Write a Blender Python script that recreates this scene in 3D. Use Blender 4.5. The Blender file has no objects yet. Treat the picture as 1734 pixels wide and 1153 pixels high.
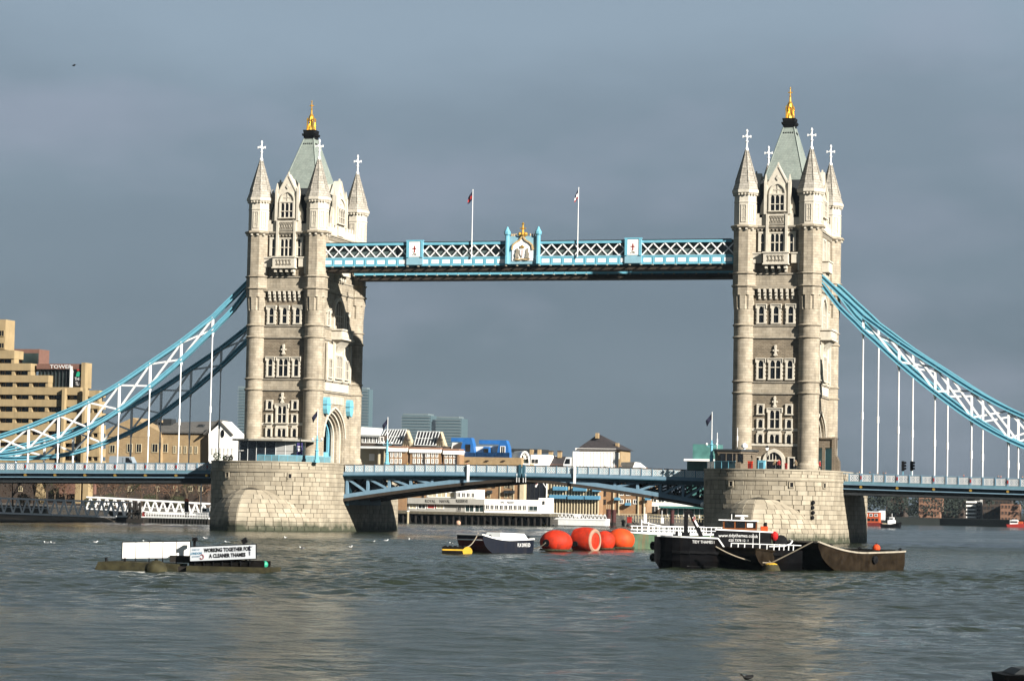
import bpy, bmesh, math, random
from mathutils import Vector, Matrix
random.seed(7)
scene = bpy.context.scene
R_ = math.radians

# ------------------------------------------------------------------ camera
IW, IH, FPX = 1734.0, 1153.0, 4219.11
CAM = Vector((111.804, -393.915, 5.392))
YAW, PITCH, ROLL = 0.28766, 0.06474, 0.0202
cF = Vector((-math.sin(YAW)*math.cos(PITCH), math.cos(YAW)*math.cos(PITCH), math.sin(PITCH)))
cR = Vector((math.cos(YAW), math.sin(YAW), 0))
cU = cR.cross(cF)
rR = cR*math.cos(ROLL) + cU*math.sin(ROLL)
rU = cU*math.cos(ROLL) - cR*math.sin(ROLL)
cam_d = bpy.data.cameras.new('camera')
cam_d.sensor_width = 36.0
cam_d.lens = FPX/IW*36.0
cam_d.clip_start, cam_d.clip_end = 1.0, 30000.0
cam = bpy.data.objects.new('camera', cam_d)
cam.matrix_world = Matrix(((rR.x, rU.x, -cF.x, CAM.x), (rR.y, rU.y, -cF.y, CAM.y), (rR.z, rU.z, -cF.z, CAM.z), (0, 0, 0, 1)))
scene.collection.objects.link(cam)
scene.camera = cam

# ------------------------------------------------------------------ sky and sun
SUN_AZ, SUN_EL = R_(61), R_(26)            # azimuth measured from the -Y side towards +X
world = bpy.data.worlds.new('World'); scene.world = world; world.use_nodes = True
wn = world.node_tree; wn.nodes.clear()
def wnode(t, **k):
    n = wn.nodes.new(t)
    for a, b in k.items(): setattr(n, a, b)
    return n
wo = wnode('ShaderNodeOutputWorld'); bg = wnode('ShaderNodeBackground'); bg.inputs[1].default_value = 0.1
sky = wnode('ShaderNodeTexSky', sky_type='NISHITA', sun_disc=False)
sky.sun_elevation = SUN_EL; sky.sun_rotation = math.pi - SUN_AZ
tc = wnode('ShaderNodeTexCoord'); sep = wnode('ShaderNodeSeparateXYZ')
wn.links.new(tc.outputs['Generated'], sep.inputs[0])
ramp = wnode('ShaderNodeValToRGB')
cr = ramp.color_ramp; cr.interpolation = 'EASE'
SKYC = [(0.0, (.27, .39, .53)), (0.045, (.36, .50, .67)), (0.07, (.44, .59, .77)), (0.10, (.54, .71, .90)), (0.14, (.67, .87, 1.08)), (0.195, (.96, 1.24, 1.52)), (0.42, (.52, .66, .76)), (1.0, (.38, .49, .56))]
while len(cr.elements) < len(SKYC): cr.elements.new(0.5)
for e, (p_, c_) in zip(cr.elements, SKYC): e.position = p_; e.color = (*c_, 1)
# stretched cloud noise: long soft banks
mp = wnode('ShaderNodeMapping'); mp.inputs['Scale'].default_value = (3.0, 3.0, 8.0)
wn.links.new(tc.outputs['Generated'], mp.inputs[0])
nz = wnode('ShaderNodeTexNoise'); nz.inputs['Scale'].default_value = 2.3; nz.inputs['Detail'].default_value = 5; nz.inputs['Roughness'].default_value = 0.5
wn.links.new(mp.outputs[0], nz.inputs['Vector'])
wob = wnode('ShaderNodeMath', operation='MULTIPLY_ADD'); wob.inputs[1].default_value = 0.075; wob.inputs[2].default_value = -0.0375
wn.links.new(nz.outputs['Fac'], wob.inputs[0])
addz = wnode('ShaderNodeMath', operation='ADD'); wn.links.new(sep.outputs['Z'], addz.inputs[0]); wn.links.new(wob.outputs[0], addz.inputs[1])
wn.links.new(addz.outputs[0], ramp.inputs[0])
mp2 = wnode('ShaderNodeMapping'); mp2.inputs['Scale'].default_value = (4.5, 4.5, 11.0); mp2.inputs['Location'].default_value = (1.3, 0.4, 0.2)
wn.links.new(tc.outputs['Generated'], mp2.inputs[0])
nz2 = wnode('ShaderNodeTexNoise'); nz2.inputs['Scale'].default_value = 1.7; nz2.inputs['Detail'].default_value = 4
wn.links.new(mp2.outputs[0], nz2.inputs['Vector'])
rp2 = wnode('ShaderNodeMapRange'); rp2.inputs[1].default_value = 0.5; rp2.inputs[2].default_value = 0.72; rp2.inputs[3].default_value = 0.0; rp2.inputs[4].default_value = 0.34
wn.links.new(nz2.outputs['Fac'], rp2.inputs[0])
mxp = wnode('ShaderNodeMix', data_type='RGBA'); mxp.inputs[7].default_value = (1.30, 1.36, 1.74, 1)     # mauve cloud patches
wn.links.new(rp2.outputs[0], mxp.inputs[0]); wn.links.new(ramp.outputs[0], mxp.inputs[6])
mxs = wnode('ShaderNodeMix', data_type='RGBA'); mxs.inputs[0].default_value = 0.97                   # thick cloud over the clear sky
wn.links.new(sky.outputs[0], mxs.inputs[6]); wn.links.new(mxp.outputs[2], mxs.inputs[7])
wn.links.new(mxs.outputs[2], bg.inputs[0]); wn.links.new(bg.outputs[0], wo.inputs[0])

sun_d = bpy.data.lights.new('sun', 'SUN'); sun_d.energy = 5.0; sun_d.angle = R_(0.5); sun_d.color = (1.0, 0.945, 0.86)
sun = bpy.data.objects.new('sun', sun_d); scene.collection.objects.link(sun)
S_dir = Vector((math.sin(SUN_AZ)*math.cos(SUN_EL), -math.cos(SUN_AZ)*math.cos(SUN_EL), math.sin(SUN_EL)))
sun.rotation_euler = S_dir.to_track_quat('Z', 'Y').to_euler(); sun.location = (120, -120, 140)
scene.view_settings.view_transform = 'Standard'; scene.view_settings.look = 'None'
scene.view_settings.exposure = 1.5; scene.view_settings.gamma = 1.0
scene.view_settings.use_curve_mapping = False
scene.cycles.use_denoising = True
scene.cycles.max_bounces = 6; scene.cycles.diffuse_bounces = 3; scene.cycles.glossy_bounces = 3; scene.cycles.volume_bounces = 0
scene.cycles.transparent_max_bounces = 8; scene.cycles.caustics_reflective = False; scene.cycles.caustics_refractive = False

# ------------------------------------------------------------------ helpers
C = bpy.context.scene.collection
def ray(px, py):
    u, v = (px-IW/2)/FPX, -(py-IH/2)/FPX
    return cF + rR*u + rU*v
def at(px, py, Y):                 # point of the world plane y = Y seen at a place of the photograph
    d = ray(px, py); return CAM + d*((Y-CAM.y)/d.y)
def wat(px, py, z=0.0):            # point of the level z seen at a place of the photograph
    d = ray(px, py); return CAM + d*((z-CAM.z)/d.z)

class MB:
    def __init__(s, o=(0, 0, 0)): s.v, s.f, s.o = [], [], Vector(o)
    def add(s, vs, fs):
        n = len(s.v); s.v += [Vector(p) for p in vs]; s.f += [[i+n for i in f] for f in fs]; return s
    def box(s, x0, x1, y0, y1, z0, z1):
        return s.add([(x0,y0,z0),(x1,y0,z0),(x1,y1,z0),(x0,y1,z0),(x0,y0,z1),(x1,y0,z1),(x1,y1,z1),(x0,y1,z1)],
                     [(0,3,2,1),(4,5,6,7),(0,1,5,4),(1,2,6,5),(2,3,7,6),(3,0,4,7)])
    def cbox(s, cx, cy, cz, sx, sy, sz): return s.box(cx-sx/2, cx+sx/2, cy-sy/2, cy+sy/2, cz-sz/2, cz+sz/2)
    def obox(s, c, u, v, w):           # centre and three half-axis vectors
        c, u, v, w = map(Vector, (c, u, v, w))
        return s.add([c-u-v-w, c+u-v-w, c+u+v-w, c-u+v-w, c-u-v+w, c+u-v+w, c+u+v+w, c-u+v+w],
                     [(0,3,2,1),(4,5,6,7),(0,1,5,4),(1,2,6,5),(2,3,7,6),(3,0,4,7)])
    def bar(s, p, q, w, h=None, up=(0, 0, 1)):
        p, q = Vector(p), Vector(q); d = q-p; L = d.length
        if L < 1e-6: return s
        d /= L; up = Vector(up)
        if abs(d.dot(up)) > .98: up = Vector((0, 1, 0)) if abs(d.y) < .9 else Vector((1, 0, 0))
        a = d.cross(up).normalized(); b = a.cross(d)
        return s.obox((p+q)/2, d*L/2, a*w/2, b*(h or w)/2)
    def tube(s, p, q, r, n=8, r2=None):
        p, q = Vector(p), Vector(q); d = (q-p).normalized()
        up = Vector((0, 0, 1)) if abs(d.z) < .98 else Vector((1, 0, 0))
        a = d.cross(up).normalized(); b = a.cross(d); r2 = r if r2 is None else r2
        vs = [p+(a*math.cos(t)+b*math.sin(t))*r for t in [2*math.pi*i/n for i in range(n)]] + \
             [q+(a*math.cos(t)+b*math.sin(t))*r2 for t in [2*math.pi*i/n for i in range(n)]]
        return s.add(vs, [(i, (i+1) % n, n+(i+1) % n, n+i) for i in range(n)] + [tuple(range(n))[::-1], tuple(range(n, 2*n))])
    def path(s, pts, r, n=6):
        for a, b in zip(pts, pts[1:]): s.tube(a, b, r, n)
        return s
    def prism(s, poly, z0, z1):
        n = len(poly)
        return s.add([(x, y, z0) for x, y in poly]+[(x, y, z1) for x, y in poly],
                     [(i, (i+1) % n, n+(i+1) % n, n+i) for i in range(n)]+[tuple(range(n))[::-1], tuple(range(n, 2*n))])
    def plate(s, poly, o, u, v, w):    # polygon (a,b) -> o+u*a+v*b, extruded by the vector w
        o, u, v, w = map(Vector, (o, u, v, w)); n = len(poly)
        b = [o+u*p+v*q for p, q in poly]
        if u.cross(v).dot(w) < 0: b = b[::-1]
        return s.add(b+[p+w for p in b], [(i, (i+1) % n, n+(i+1) % n, n+i) for i in range(n)]+[tuple(range(n))[::-1], tuple(range(n, 2*n))])
    def lathe(s, prof, n=16, cx=0, cy=0, ph=0.0):
        m = len(prof); vs = []
        for r, z in prof:
            for i in range(n):
                t = 2*math.pi*i/n+ph; vs.append((cx+r*math.cos(t), cy+r*math.sin(t), z))
        fs = [(k*n+i, k*n+(i+1) % n, (k+1)*n+(i+1) % n, (k+1)*n+i) for k in range(m-1) for i in range(n)]
        return s.add(vs, fs+[tuple(range(n))[::-1], tuple(range((m-1)*n, m*n))])
    def loft(s, rings, caps=True, closed=True):
        n = len(rings[0]); vs = [p for r in rings for p in r]; e = n if closed else n-1
        fs = [(k*n+i, k*n+(i+1) % n, (k+1)*n+(i+1) % n, (k+1)*n+i) for k in range(len(rings)-1) for i in range(e)]
        if caps: fs += [tuple(range(n))[::-1], tuple(range(len(vs)-n, len(vs)))]
        return s.add(vs, fs)
    def frustum(s, x, y, z0, z1, hx0, hy0, hx1, hy1):
        return s.loft([[(x-a, y-b, z), (x+a, y-b, z), (x+a, y+b, z), (x-a, y+b, z)] for a, b, z in ((hx0, hy0, z0), (hx1, hy1, z1))])
    def ball(s, c, r, n=14, m=8, sz=1.0):
        c = Vector(c)
        rings = [[c+Vector((r*math.sin(math.pi*k/m)*math.cos(2*math.pi*i/n), r*math.sin(math.pi*k/m)*math.sin(2*math.pi*i/n), -r*sz*math.cos(math.pi*k/m))) for i in range(n)] for k in range(m+1)]
        rings[0] = [c+Vector((1e-3*math.cos(2*math.pi*i/n), 1e-3*math.sin(2*math.pi*i/n), -r*sz)) for i in range(n)]
        rings[-1] = [c+Vector((1e-3*math.cos(2*math.pi*i/n), 1e-3*math.sin(2*math.pi*i/n), r*sz)) for i in range(n)]
        return s.loft(rings)
    def xf(s, M):                      # transform everything so far
        s.v = [M @ p for p in s.v]; return s
    def mesh(s, name, mat, smooth=False):
        me = bpy.data.meshes.new(name)
        me.from_pydata([tuple(p-s.o) for p in s.v], [], s.f); me.validate(); me.update()
        if mat is not None: me.materials.append(mat)
        if smooth:
            me.polygons.foreach_set('use_smooth', [True]*len(me.polygons)); me.set_sharp_from_angle(angle=R_(38))
        return me
    def build(s, name, mat, parent=None, smooth=False):
        o = bpy.data.objects.new(name, s.mesh(name, mat, smooth)); C.objects.link(o)
        if parent is not None: o.parent = parent
        return o

def tag(o, label, cat=None, group=None, kind=None):
    o['label'] = label
    if cat: o['category'] = cat
    if group: o['group'] = group
    if kind: o['kind'] = kind
    return o
def thing(name, label, cat, loc=(0, 0, 0), rz=0.0, group=None):
    o = bpy.data.objects.new(name, None); C.objects.link(o); o.empty_display_size = .5
    o.location = loc; o.rotation_euler = (0, 0, rz)
    return tag(o, label, cat, group)
def struct(o):
    o['kind'] = 'structure'; return o
def inst(src, name, loc, rz=0.0, parent=None, scale=None):     # another object on the same mesh data
    o = bpy.data.objects.new(name, src); C.objects.link(o); o.location = loc; o.rotation_euler = (0, 0, rz)
    if scale: o.scale = scale
    if parent is not None: o.parent = parent
    return o
def copy_tree(o, parent=None):
    c = o.copy(); C.objects.link(c); c.parent = parent
    for ch in list(o.children): copy_tree(ch, c)
    return c
def lettering(txt, size, mat, parent, o, u, v, name='lettering', ext=0.006, align='CENTER', sx=1.0, bold=0.0, arc=0.0):
    # raised letters in the plane o + u*a + v*b
    cu = bpy.data.curves.new(name, 'FONT'); cu.body = txt; cu.size = size; cu.align_x = align; cu.align_y = 'CENTER'
    cu.extrude = ext; cu.offset = bold; cu.resolution_u = 2
    t = bpy.data.objects.new(name, cu); C.objects.link(t)
    bpy.context.view_layer.update()
    me = bpy.data.meshes.new_from_object(t.evaluated_get(bpy.context.evaluated_depsgraph_get()))
    bpy.data.objects.remove(t); bpy.data.curves.remove(cu)
    o, u, v = Vector(o), Vector(u).normalized(), Vector(v).normalized(); w = u.cross(v)
    for p in me.vertices:
        a, b, c = p.co; a *= sx
        p.co = o+u*a+v*(b-arc*a*a)+w*c
    me.materials.clear(); me.materials.append(mat); me.name = name
    ob = bpy.data.objects.new(name, me); C.objects.link(ob)
    if parent is not None: ob.parent = parent
    return ob

# ------------------------------------------------------------------ materials
MATS = {}
KS = .55
PALE = {'white_paint', 'white_render', 'white_cloth', 'white_plumage', 'gilding', 'pale_metal', 'heraldic_panel', 'curtain_cloth', 'sign_green', 'skin'}
def kcol(name, c):
    k = 1.0 if name in PALE else KS
    return tuple(v*k for v in c)
def nodes(name):
    m = bpy.data.materials.new(name); m.use_nodes = True; nt = m.node_tree
    b = nt.nodes['Principled BSDF']; MATS[name] = m
    return m, nt, b
def NN(nt, t, **k):
    n = nt.nodes.new(t)
    for a, b in k.items(): setattr(n, a, b)
    return n
def mat(name, col, rough=.6, metal=0.0, var=.12, scale=1.5, bump=0.0, bscale=8.0, stain=0.0, stain_col=(.05, .045, .03), obj_var=0.0, spec=None, stretch=1.0, bdist=.05):
    """plain weathered material: two-scale colour noise, optional vertical stains, optional fine relief"""
    col, stain_col = kcol(name, col), kcol(name, stain_col); m, nt, b = nodes(name)
    b.inputs['Roughness'].default_value = rough; b.inputs['Metallic'].default_value = metal
    b.inputs['Specular IOR Level'].default_value = .2 if spec is None else spec
    tcn = NN(nt, 'ShaderNodeTexCoord'); co = tcn.outputs['Object']
    n1 = NN(nt, 'ShaderNodeTexNoise'); n1.inputs['Scale'].default_value = scale; n1.inputs['Detail'].default_value = 6
    nt.links.new(co, n1.inputs['Vector'])
    mr = NN(nt, 'ShaderNodeMapRange'); mr.inputs[1].default_value = .3; mr.inputs[2].default_value = .7
    mr.inputs[3].default_value = 1-var; mr.inputs[4].default_value = 1+var; nt.links.new(n1.outputs['Fac'], mr.inputs[0])
    val = mr.outputs[0]
    if obj_var:
        oi = NN(nt, 'ShaderNodeObjectInfo'); ge = NN(nt, 'ShaderNodeNewGeometry')
        ad = NN(nt, 'ShaderNodeMath', operation='ADD'); nt.links.new(oi.outputs['Random'], ad.inputs[0]); nt.links.new(ge.outputs['Random Per Island'], ad.inputs[1])
        fr = NN(nt, 'ShaderNodeMath', operation='FRACT'); nt.links.new(ad.outputs[0], fr.inputs[0])
        m2 = NN(nt, 'ShaderNodeMapRange'); m2.inputs[3].default_value = 1-obj_var; m2.inputs[4].default_value = 1+obj_var; nt.links.new(fr.outputs[0], m2.inputs[0])
        mu = NN(nt, 'ShaderNodeMath', operation='MULTIPLY'); nt.links.new(val, mu.inputs[0]); nt.links.new(m2.outputs[0], mu.inputs[1]); val = mu.outputs[0]
    sc_ = NN(nt, 'ShaderNodeVectorMath', operation='SCALE'); sc_.inputs[0].default_value = col; nt.links.new(val, sc_.inputs['Scale'])
    out = sc_.outputs[0]
    if stain:
        mpn = NN(nt, 'ShaderNodeMapping'); mpn.inputs['Scale'].default_value = (1.1, 1.1, .12); nt.links.new(co, mpn.inputs[0])
        n2 = NN(nt, 'ShaderNodeTexNoise'); n2.inputs['Scale'].default_value = 1.6*stretch; n2.inputs['Detail'].default_value = 7; nt.links.new(mpn.outputs[0], n2.inputs['Vector'])
        m3 = NN(nt, 'ShaderNodeMapRange'); m3.inputs[1].default_value = .48; m3.inputs[2].default_value = .78; m3.inputs[4].default_value = stain; nt.links.new(n2.outputs['Fac'], m3.inputs[0])
        mx = NN(nt, 'ShaderNodeMix', data_type='RGBA'); mx.inputs[7].default_value = (*stain_col, 1)
        nt.links.new(m3.outputs[0], mx.inputs[0]); nt.links.new(out, mx.inputs[6]); out = mx.outputs[2]
    nt.links.new(out, b.inputs['Base Color'])
    if bump:
        n3 = NN(nt, 'ShaderNodeTexNoise'); n3.inputs['Scale'].default_value = bscale; n3.inputs['Detail'].default_value = 5; nt.links.new(co, n3.inputs['Vector'])
        bp = NN(nt, 'ShaderNodeBump'); bp.inputs['Strength'].default_value = bump; bp.inputs['Distance'].default_value = bdist
        nt.links.new(n3.outputs['Fac'], bp.inputs['Height']); nt.links.new(bp.outputs[0], b.inputs['Normal'])
    return m
def masonry(name, col, col2, mortar, bw, bh, ms=.02, bump=.4, rough=.85, stain=.25, stain_col=(.09, .075, .05), face='auto', var=.1):
    """coursed stone too small to build piece by piece; courses follow z and the horizontal run of the wall"""
    col, col2, mortar, stain_col = (kcol(name, c) for c in (col, col2, mortar, stain_col)); m, nt, b = nodes(name); b.inputs['Roughness'].default_value = rough
    tcn = NN(nt, 'ShaderNodeTexCoord'); sp = NN(nt, 'ShaderNodeSeparateXYZ'); nt.links.new(tcn.outputs['Object'], sp.inputs[0])
    ad = NN(nt, 'ShaderNodeMath', operation='ADD'); nt.links.new(sp.outputs[0], ad.inputs[0]); nt.links.new(sp.outputs[1], ad.inputs[1])
    cb = NN(nt, 'ShaderNodeCombineXYZ'); nt.links.new(ad.outputs[0], cb.inputs[0]); nt.links.new(sp.outputs[2], cb.inputs[1])
    br = NN(nt, 'ShaderNodeTexBrick'); br.inputs['Scale'].default_value = 1.0; br.inputs['Brick Width'].default_value = bw; br.inputs['Row Height'].default_value = bh
    br.inputs['Mortar Size'].default_value = ms; br.inputs['Mortar Smooth'].default_value = .3; br.inputs['Bias'].default_value = 0
    br.inputs['Color1'].default_value = (*col, 1); br.inputs['Color2'].default_value = (*col2, 1); br.inputs['Mortar'].default_value = (*mortar, 1)
    nt.links.new(cb.outputs[0], br.inputs['Vector'])
    n1 = NN(nt, 'ShaderNodeTexNoise'); n1.inputs['Scale'].default_value = .8; n1.inputs['Detail'].default_value = 7; nt.links.new(tcn.outputs['Object'], n1.inputs['Vector'])
    mr = NN(nt, 'ShaderNodeMapRange'); mr.inputs[1].default_value = .3; mr.inputs[2].default_value = .7; mr.inputs[3].default_value = 1-var; mr.inputs[4].default_value = 1+var; nt.links.new(n1.outputs['Fac'], mr.inputs[0])
    sc_ = NN(nt, 'ShaderNodeVectorMath', operation='SCALE'); nt.links.new(br.outputs['Color'], sc_.inputs[0]); nt.links.new(mr.outputs[0], sc_.inputs['Scale'])
    mpn = NN(nt, 'ShaderNodeMapping'); mpn.inputs['Scale'].default_value = (1.2, 1.2, .14); nt.links.new(tcn.outputs['Object'], mpn.inputs[0])
    n2 = NN(nt, 'ShaderNodeTexNoise'); n2.inputs['Scale'].default_value = 1.3; n2.inputs['Detail'].default_value = 7; nt.links.new(mpn.outputs[0], n2.inputs['Vector'])
    m3 = NN(nt, 'ShaderNodeMapRange'); m3.inputs[1].default_value = .5; m3.inputs[2].default_value = .8; m3.inputs[4].default_value = stain; nt.links.new(n2.outputs['Fac'], m3.inputs[0])
    mx = NN(nt, 'ShaderNodeMix', data_type='RGBA'); mx.inputs[7].default_value = (*stain_col, 1)
    nt.links.new(m3.outputs[0], mx.inputs[0]); nt.links.new(sc_.outputs[0], mx.inputs[6]); nt.links.new(mx.outputs[2], b.inputs['Base Color'])
    bp = NN(nt, 'ShaderNodeBump'); bp.inputs['Strength'].default_value = bump; bp.inputs['Distance'].default_value = .05
    sb = NN(nt, 'ShaderNodeMath', operation='SUBTRACT'); nt.links.new(n1.outputs['Fac'], sb.inputs[0]); nt.links.new(br.outputs['Fac'], sb.inputs[1])
    nt.links.new(sb.outputs[0], bp.inputs['Height']); nt.links.new(bp.outputs[0], b.inputs['Normal'])
    return m

ASHLAR = masonry('ashlar', (.53, .46, .35), (.42, .355, .26), (.23, .19, .135), 1.1, .42, .02, .3, stain=.45, var=.2)
RUBBLE = masonry('rubble_stone', (.35, .285, .20), (.235, .185, .125), (.20, .16, .11), .55, .24, .035, .7, stain=.30, var=.2)
DRESS = mat('dressed_stone', (.80, .735, .61), .8, var=.10, scale=2.0, bump=.3, bscale=9, stain=.25, stain_col=(.22, .19, .14))
SPIRE = masonry('spire_stone', (.52, .48, .41), (.42, .385, .32), (.20, .18, .15), .8, .42, .03, .4, stain=.4, var=.18)
MOULD = mat('moulding_stone', (.44, .39, .31), .85, var=.15, scale=2.0, bump=.3, stain=.45, stain_col=(.10, .085, .06))
COPPER = masonry('roof_slate', (.33, .38, .335), (.27, .32, .285), (.19, .22, .2), .5, .3, .02, .25, rough=.7, stain=.3, stain_col=(.14, .2, .17))
LEAD = mat('dark_lead', (.035, .04, .043), .6, var=.2)
BLACK = mat('black_iron', (.012, .012, .013), .6, var=.2, spec=.05)
GOLD = mat('gilding', (.86, .50, .10), .32, metal=.85, var=.1, scale=4)
GLASS = mat('window_glass', (.012, .014, .017), .12, var=.3, spec=.5)
SKYBLUE = mat('sky_blue_paint', (.22, .59, .75), .45, var=.06, scale=2, stain=.12, stain_col=(.08, .2, .26))
PALEBLUE = mat('pale_blue_paint', (.34, .60, .72), .5, var=.06, scale=2, stain=.12, stain_col=(.2, .3, .33))
STEELBLUE = mat('grey_blue_paint', (.22, .36, .47), .5, var=.08, scale=1.5, stain=.2, stain_col=(.10, .15, .19))
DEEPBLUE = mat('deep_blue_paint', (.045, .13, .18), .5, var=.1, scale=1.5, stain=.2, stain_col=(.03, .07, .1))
WHITE = mat('white_paint', (.62, .62, .61), .5, var=.04, scale=2, stain=.10, stain_col=(.45, .42, .36))
RED = mat('red_paint', (.45, .04, .03), .5, var=.1)
UNDER = mat('brown_steel', (.055, .042, .030), .7, var=.2)
# ================================================================== WATER AND GROUND
def water_mat():
    m, nt, b = nodes('river_water')
    b.inputs['Base Color'].default_value = (.0125, .017, .0095, 1); b.inputs['Roughness'].default_value = .08; b.inputs['IOR'].default_value = 1.333
    tcn = NN(nt, 'ShaderNodeTexCoord')
    h = None
    for sc_, sx, amp, det, rot in ((.9, .45, .42, 4, 14), (2.6, .55, .20, 4, 28), (7.0, .7, .05, 3, 5)):
        mp_ = NN(nt, 'ShaderNodeMapping'); mp_.inputs['Scale'].default_value = (sx, 1, 1); mp_.inputs['Rotation'].default_value = (0, 0, R_(rot))
        nt.links.new(tcn.outputs['Object'], mp_.inputs[0])
        n = NN(nt, 'ShaderNodeTexNoise'); n.inputs['Scale'].default_value = sc_; n.inputs['Detail'].default_value = det; n.inputs['Roughness'].default_value = .55; n.inputs['Distortion'].default_value = .4
        nt.links.new(mp_.outputs[0], n.inputs['Vector'])
        mu = NN(nt, 'ShaderNodeMath', operation='MULTIPLY'); mu.inputs[1].default_value = amp; nt.links.new(n.outputs['Fac'], mu.inputs[0])
        if h is None: h = mu.outputs[0]
        else:
            ad = NN(nt, 'ShaderNodeMath', operation='ADD'); nt.links.new(h, ad.inputs[0]); nt.links.new(mu.outputs[0], ad.inputs[1]); h = ad.outputs[0]
    bp = NN(nt, 'ShaderNodeBump'); bp.inputs['Strength'].default_value = 1.0; bp.inputs['Distance'].default_value = .42
    nt.links.new(h, bp.inputs['Height']); nt.links.new(bp.outputs[0], b.inputs['Normal'])
    n = NN(nt, 'ShaderNodeTexNoise'); n.inputs['Scale'].default_value = .035; n.inputs['Detail'].default_value = 4; nt.links.new(tcn.outputs['Object'], n.inputs['Vector'])
    mr = NN(nt, 'ShaderNodeMapRange'); mr.inputs[1].default_value = .35; mr.inputs[2].default_value = .65; mr.inputs[3].default_value = .05; mr.inputs[4].default_value = .2; nt.links.new(n.outputs['Fac'], mr.inputs[0]); nt.links.new(mr.outputs[0], b.inputs['Roughness'])
    return m
WATER = water_mat()
import numpy as np
def make_river():
    """one sheet of water: a fine wave grid in the foreground reach, a coarser one to the far bank, flat beyond"""
    ex, ey = np.array([cR.x, cR.y]), np.array([-cR.y, cR.x]); base_ = np.array([CAM.x, CAM.y]); rg = np.random.default_rng(3)
    V, Fq = [], []
    off = 0
    def waves(P, lmin, u, v, fade):
        h = np.zeros(len(P)); n = 110
        lam = np.exp(rg.uniform(math.log(.95), math.log(5.0), n)); th = rg.normal(0.25, .62, n)+math.atan2(ey[1], ey[0]); ph = rg.uniform(0, 6.283, n); k = 6.283/lam
        g = .78+.30*np.sin(P@np.array([.021, .034])+1.0)+.26*np.sin(P@np.array([-.043, .027])+4)+.2*np.sin(P@np.array([.09, -.055])+2)
        g = np.clip(g, .25, 1.6)
        for i in range(n):
            if lam[i] < lmin: continue
            q = P@np.array([math.cos(th[i]), math.sin(th[i])])*k[i]+ph[i]
            a_ = SLOPE*math.sqrt(2/n)/k[i]*(1.25 if lam[i] < 4 else .8)
            h += a_*(np.sin(q)+.22*np.cos(2*q))*(g if lam[i] < 6 else 1)
        return h*fade
    SLOPE = .135
    for u0, u1, v0, v1, st in ((-80, 80, 60, 350, .34), (-170, 170, 350, 720, .95)):
        nu, nv = int((u1-u0)/st)+1, int((v1-v0)/st)+1
        U, W = np.meshgrid(np.linspace(u0, u1, nu), np.linspace(v0, v1, nv)); P = base_+U.reshape(-1, 1)*ex+W.reshape(-1, 1)*ey
        d = np.minimum(np.minimum(U-u0, u1-U), np.minimum(W-v0, v1-W)).ravel(); fade = np.clip(d/6, 0, 1)
        rg = np.random.default_rng(3); h = waves(P, st*3.2, U, W, fade)
        V.append(np.column_stack([P, h])); idx = np.arange(nu*nv).reshape(nv, nu)+off
        Fq.append(np.stack([idx[:-1, :-1], idx[:-1, 1:], idx[1:, 1:], idx[1:, :-1]], -1).reshape(-1, 4)); off += nu*nv
    def quad(pts):
        nonlocal off
        Q = [base_+a_*ex+b_*ey for a_, b_ in pts]; V.append(np.array([[q[0], q[1], 0.0] for q in Q])); Fq.append(np.arange(4).reshape(1, 4)+off); off += 4
    X = 1500
    for u0, u1, v0, v1 in ((-X, X, -150, 60), (-X, -80, 60, 350), (80, X, 60, 350), (-X, -170, 350, 720), (170, X, 350, 720), (-X, X, 720, 4300)): quad([(u0, v0), (u1, v0), (u1, v1), (u0, v1)])
    V, Fq = np.concatenate(V), np.concatenate(Fq)
    me = bpy.data.meshes.new('river'); me.vertices.add(len(V)); me.vertices.foreach_set('co', V.ravel()); me.loops.add(Fq.size); me.loops.foreach_set('vertex_index', Fq.ravel().astype(np.int32))
    me.polygons.add(len(Fq)); me.polygons.foreach_set('loop_start', np.arange(0, Fq.size, 4, dtype=np.int32)); me.polygons.foreach_set('use_smooth', np.ones(len(Fq), dtype=bool)); me.update(); me.validate()
    me.materials.append(WATER); o = bpy.data.objects.new('river', me); C.objects.link(o); return o
o = struct(make_river()); o['label'] = 'grey green rippled river water'

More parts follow.
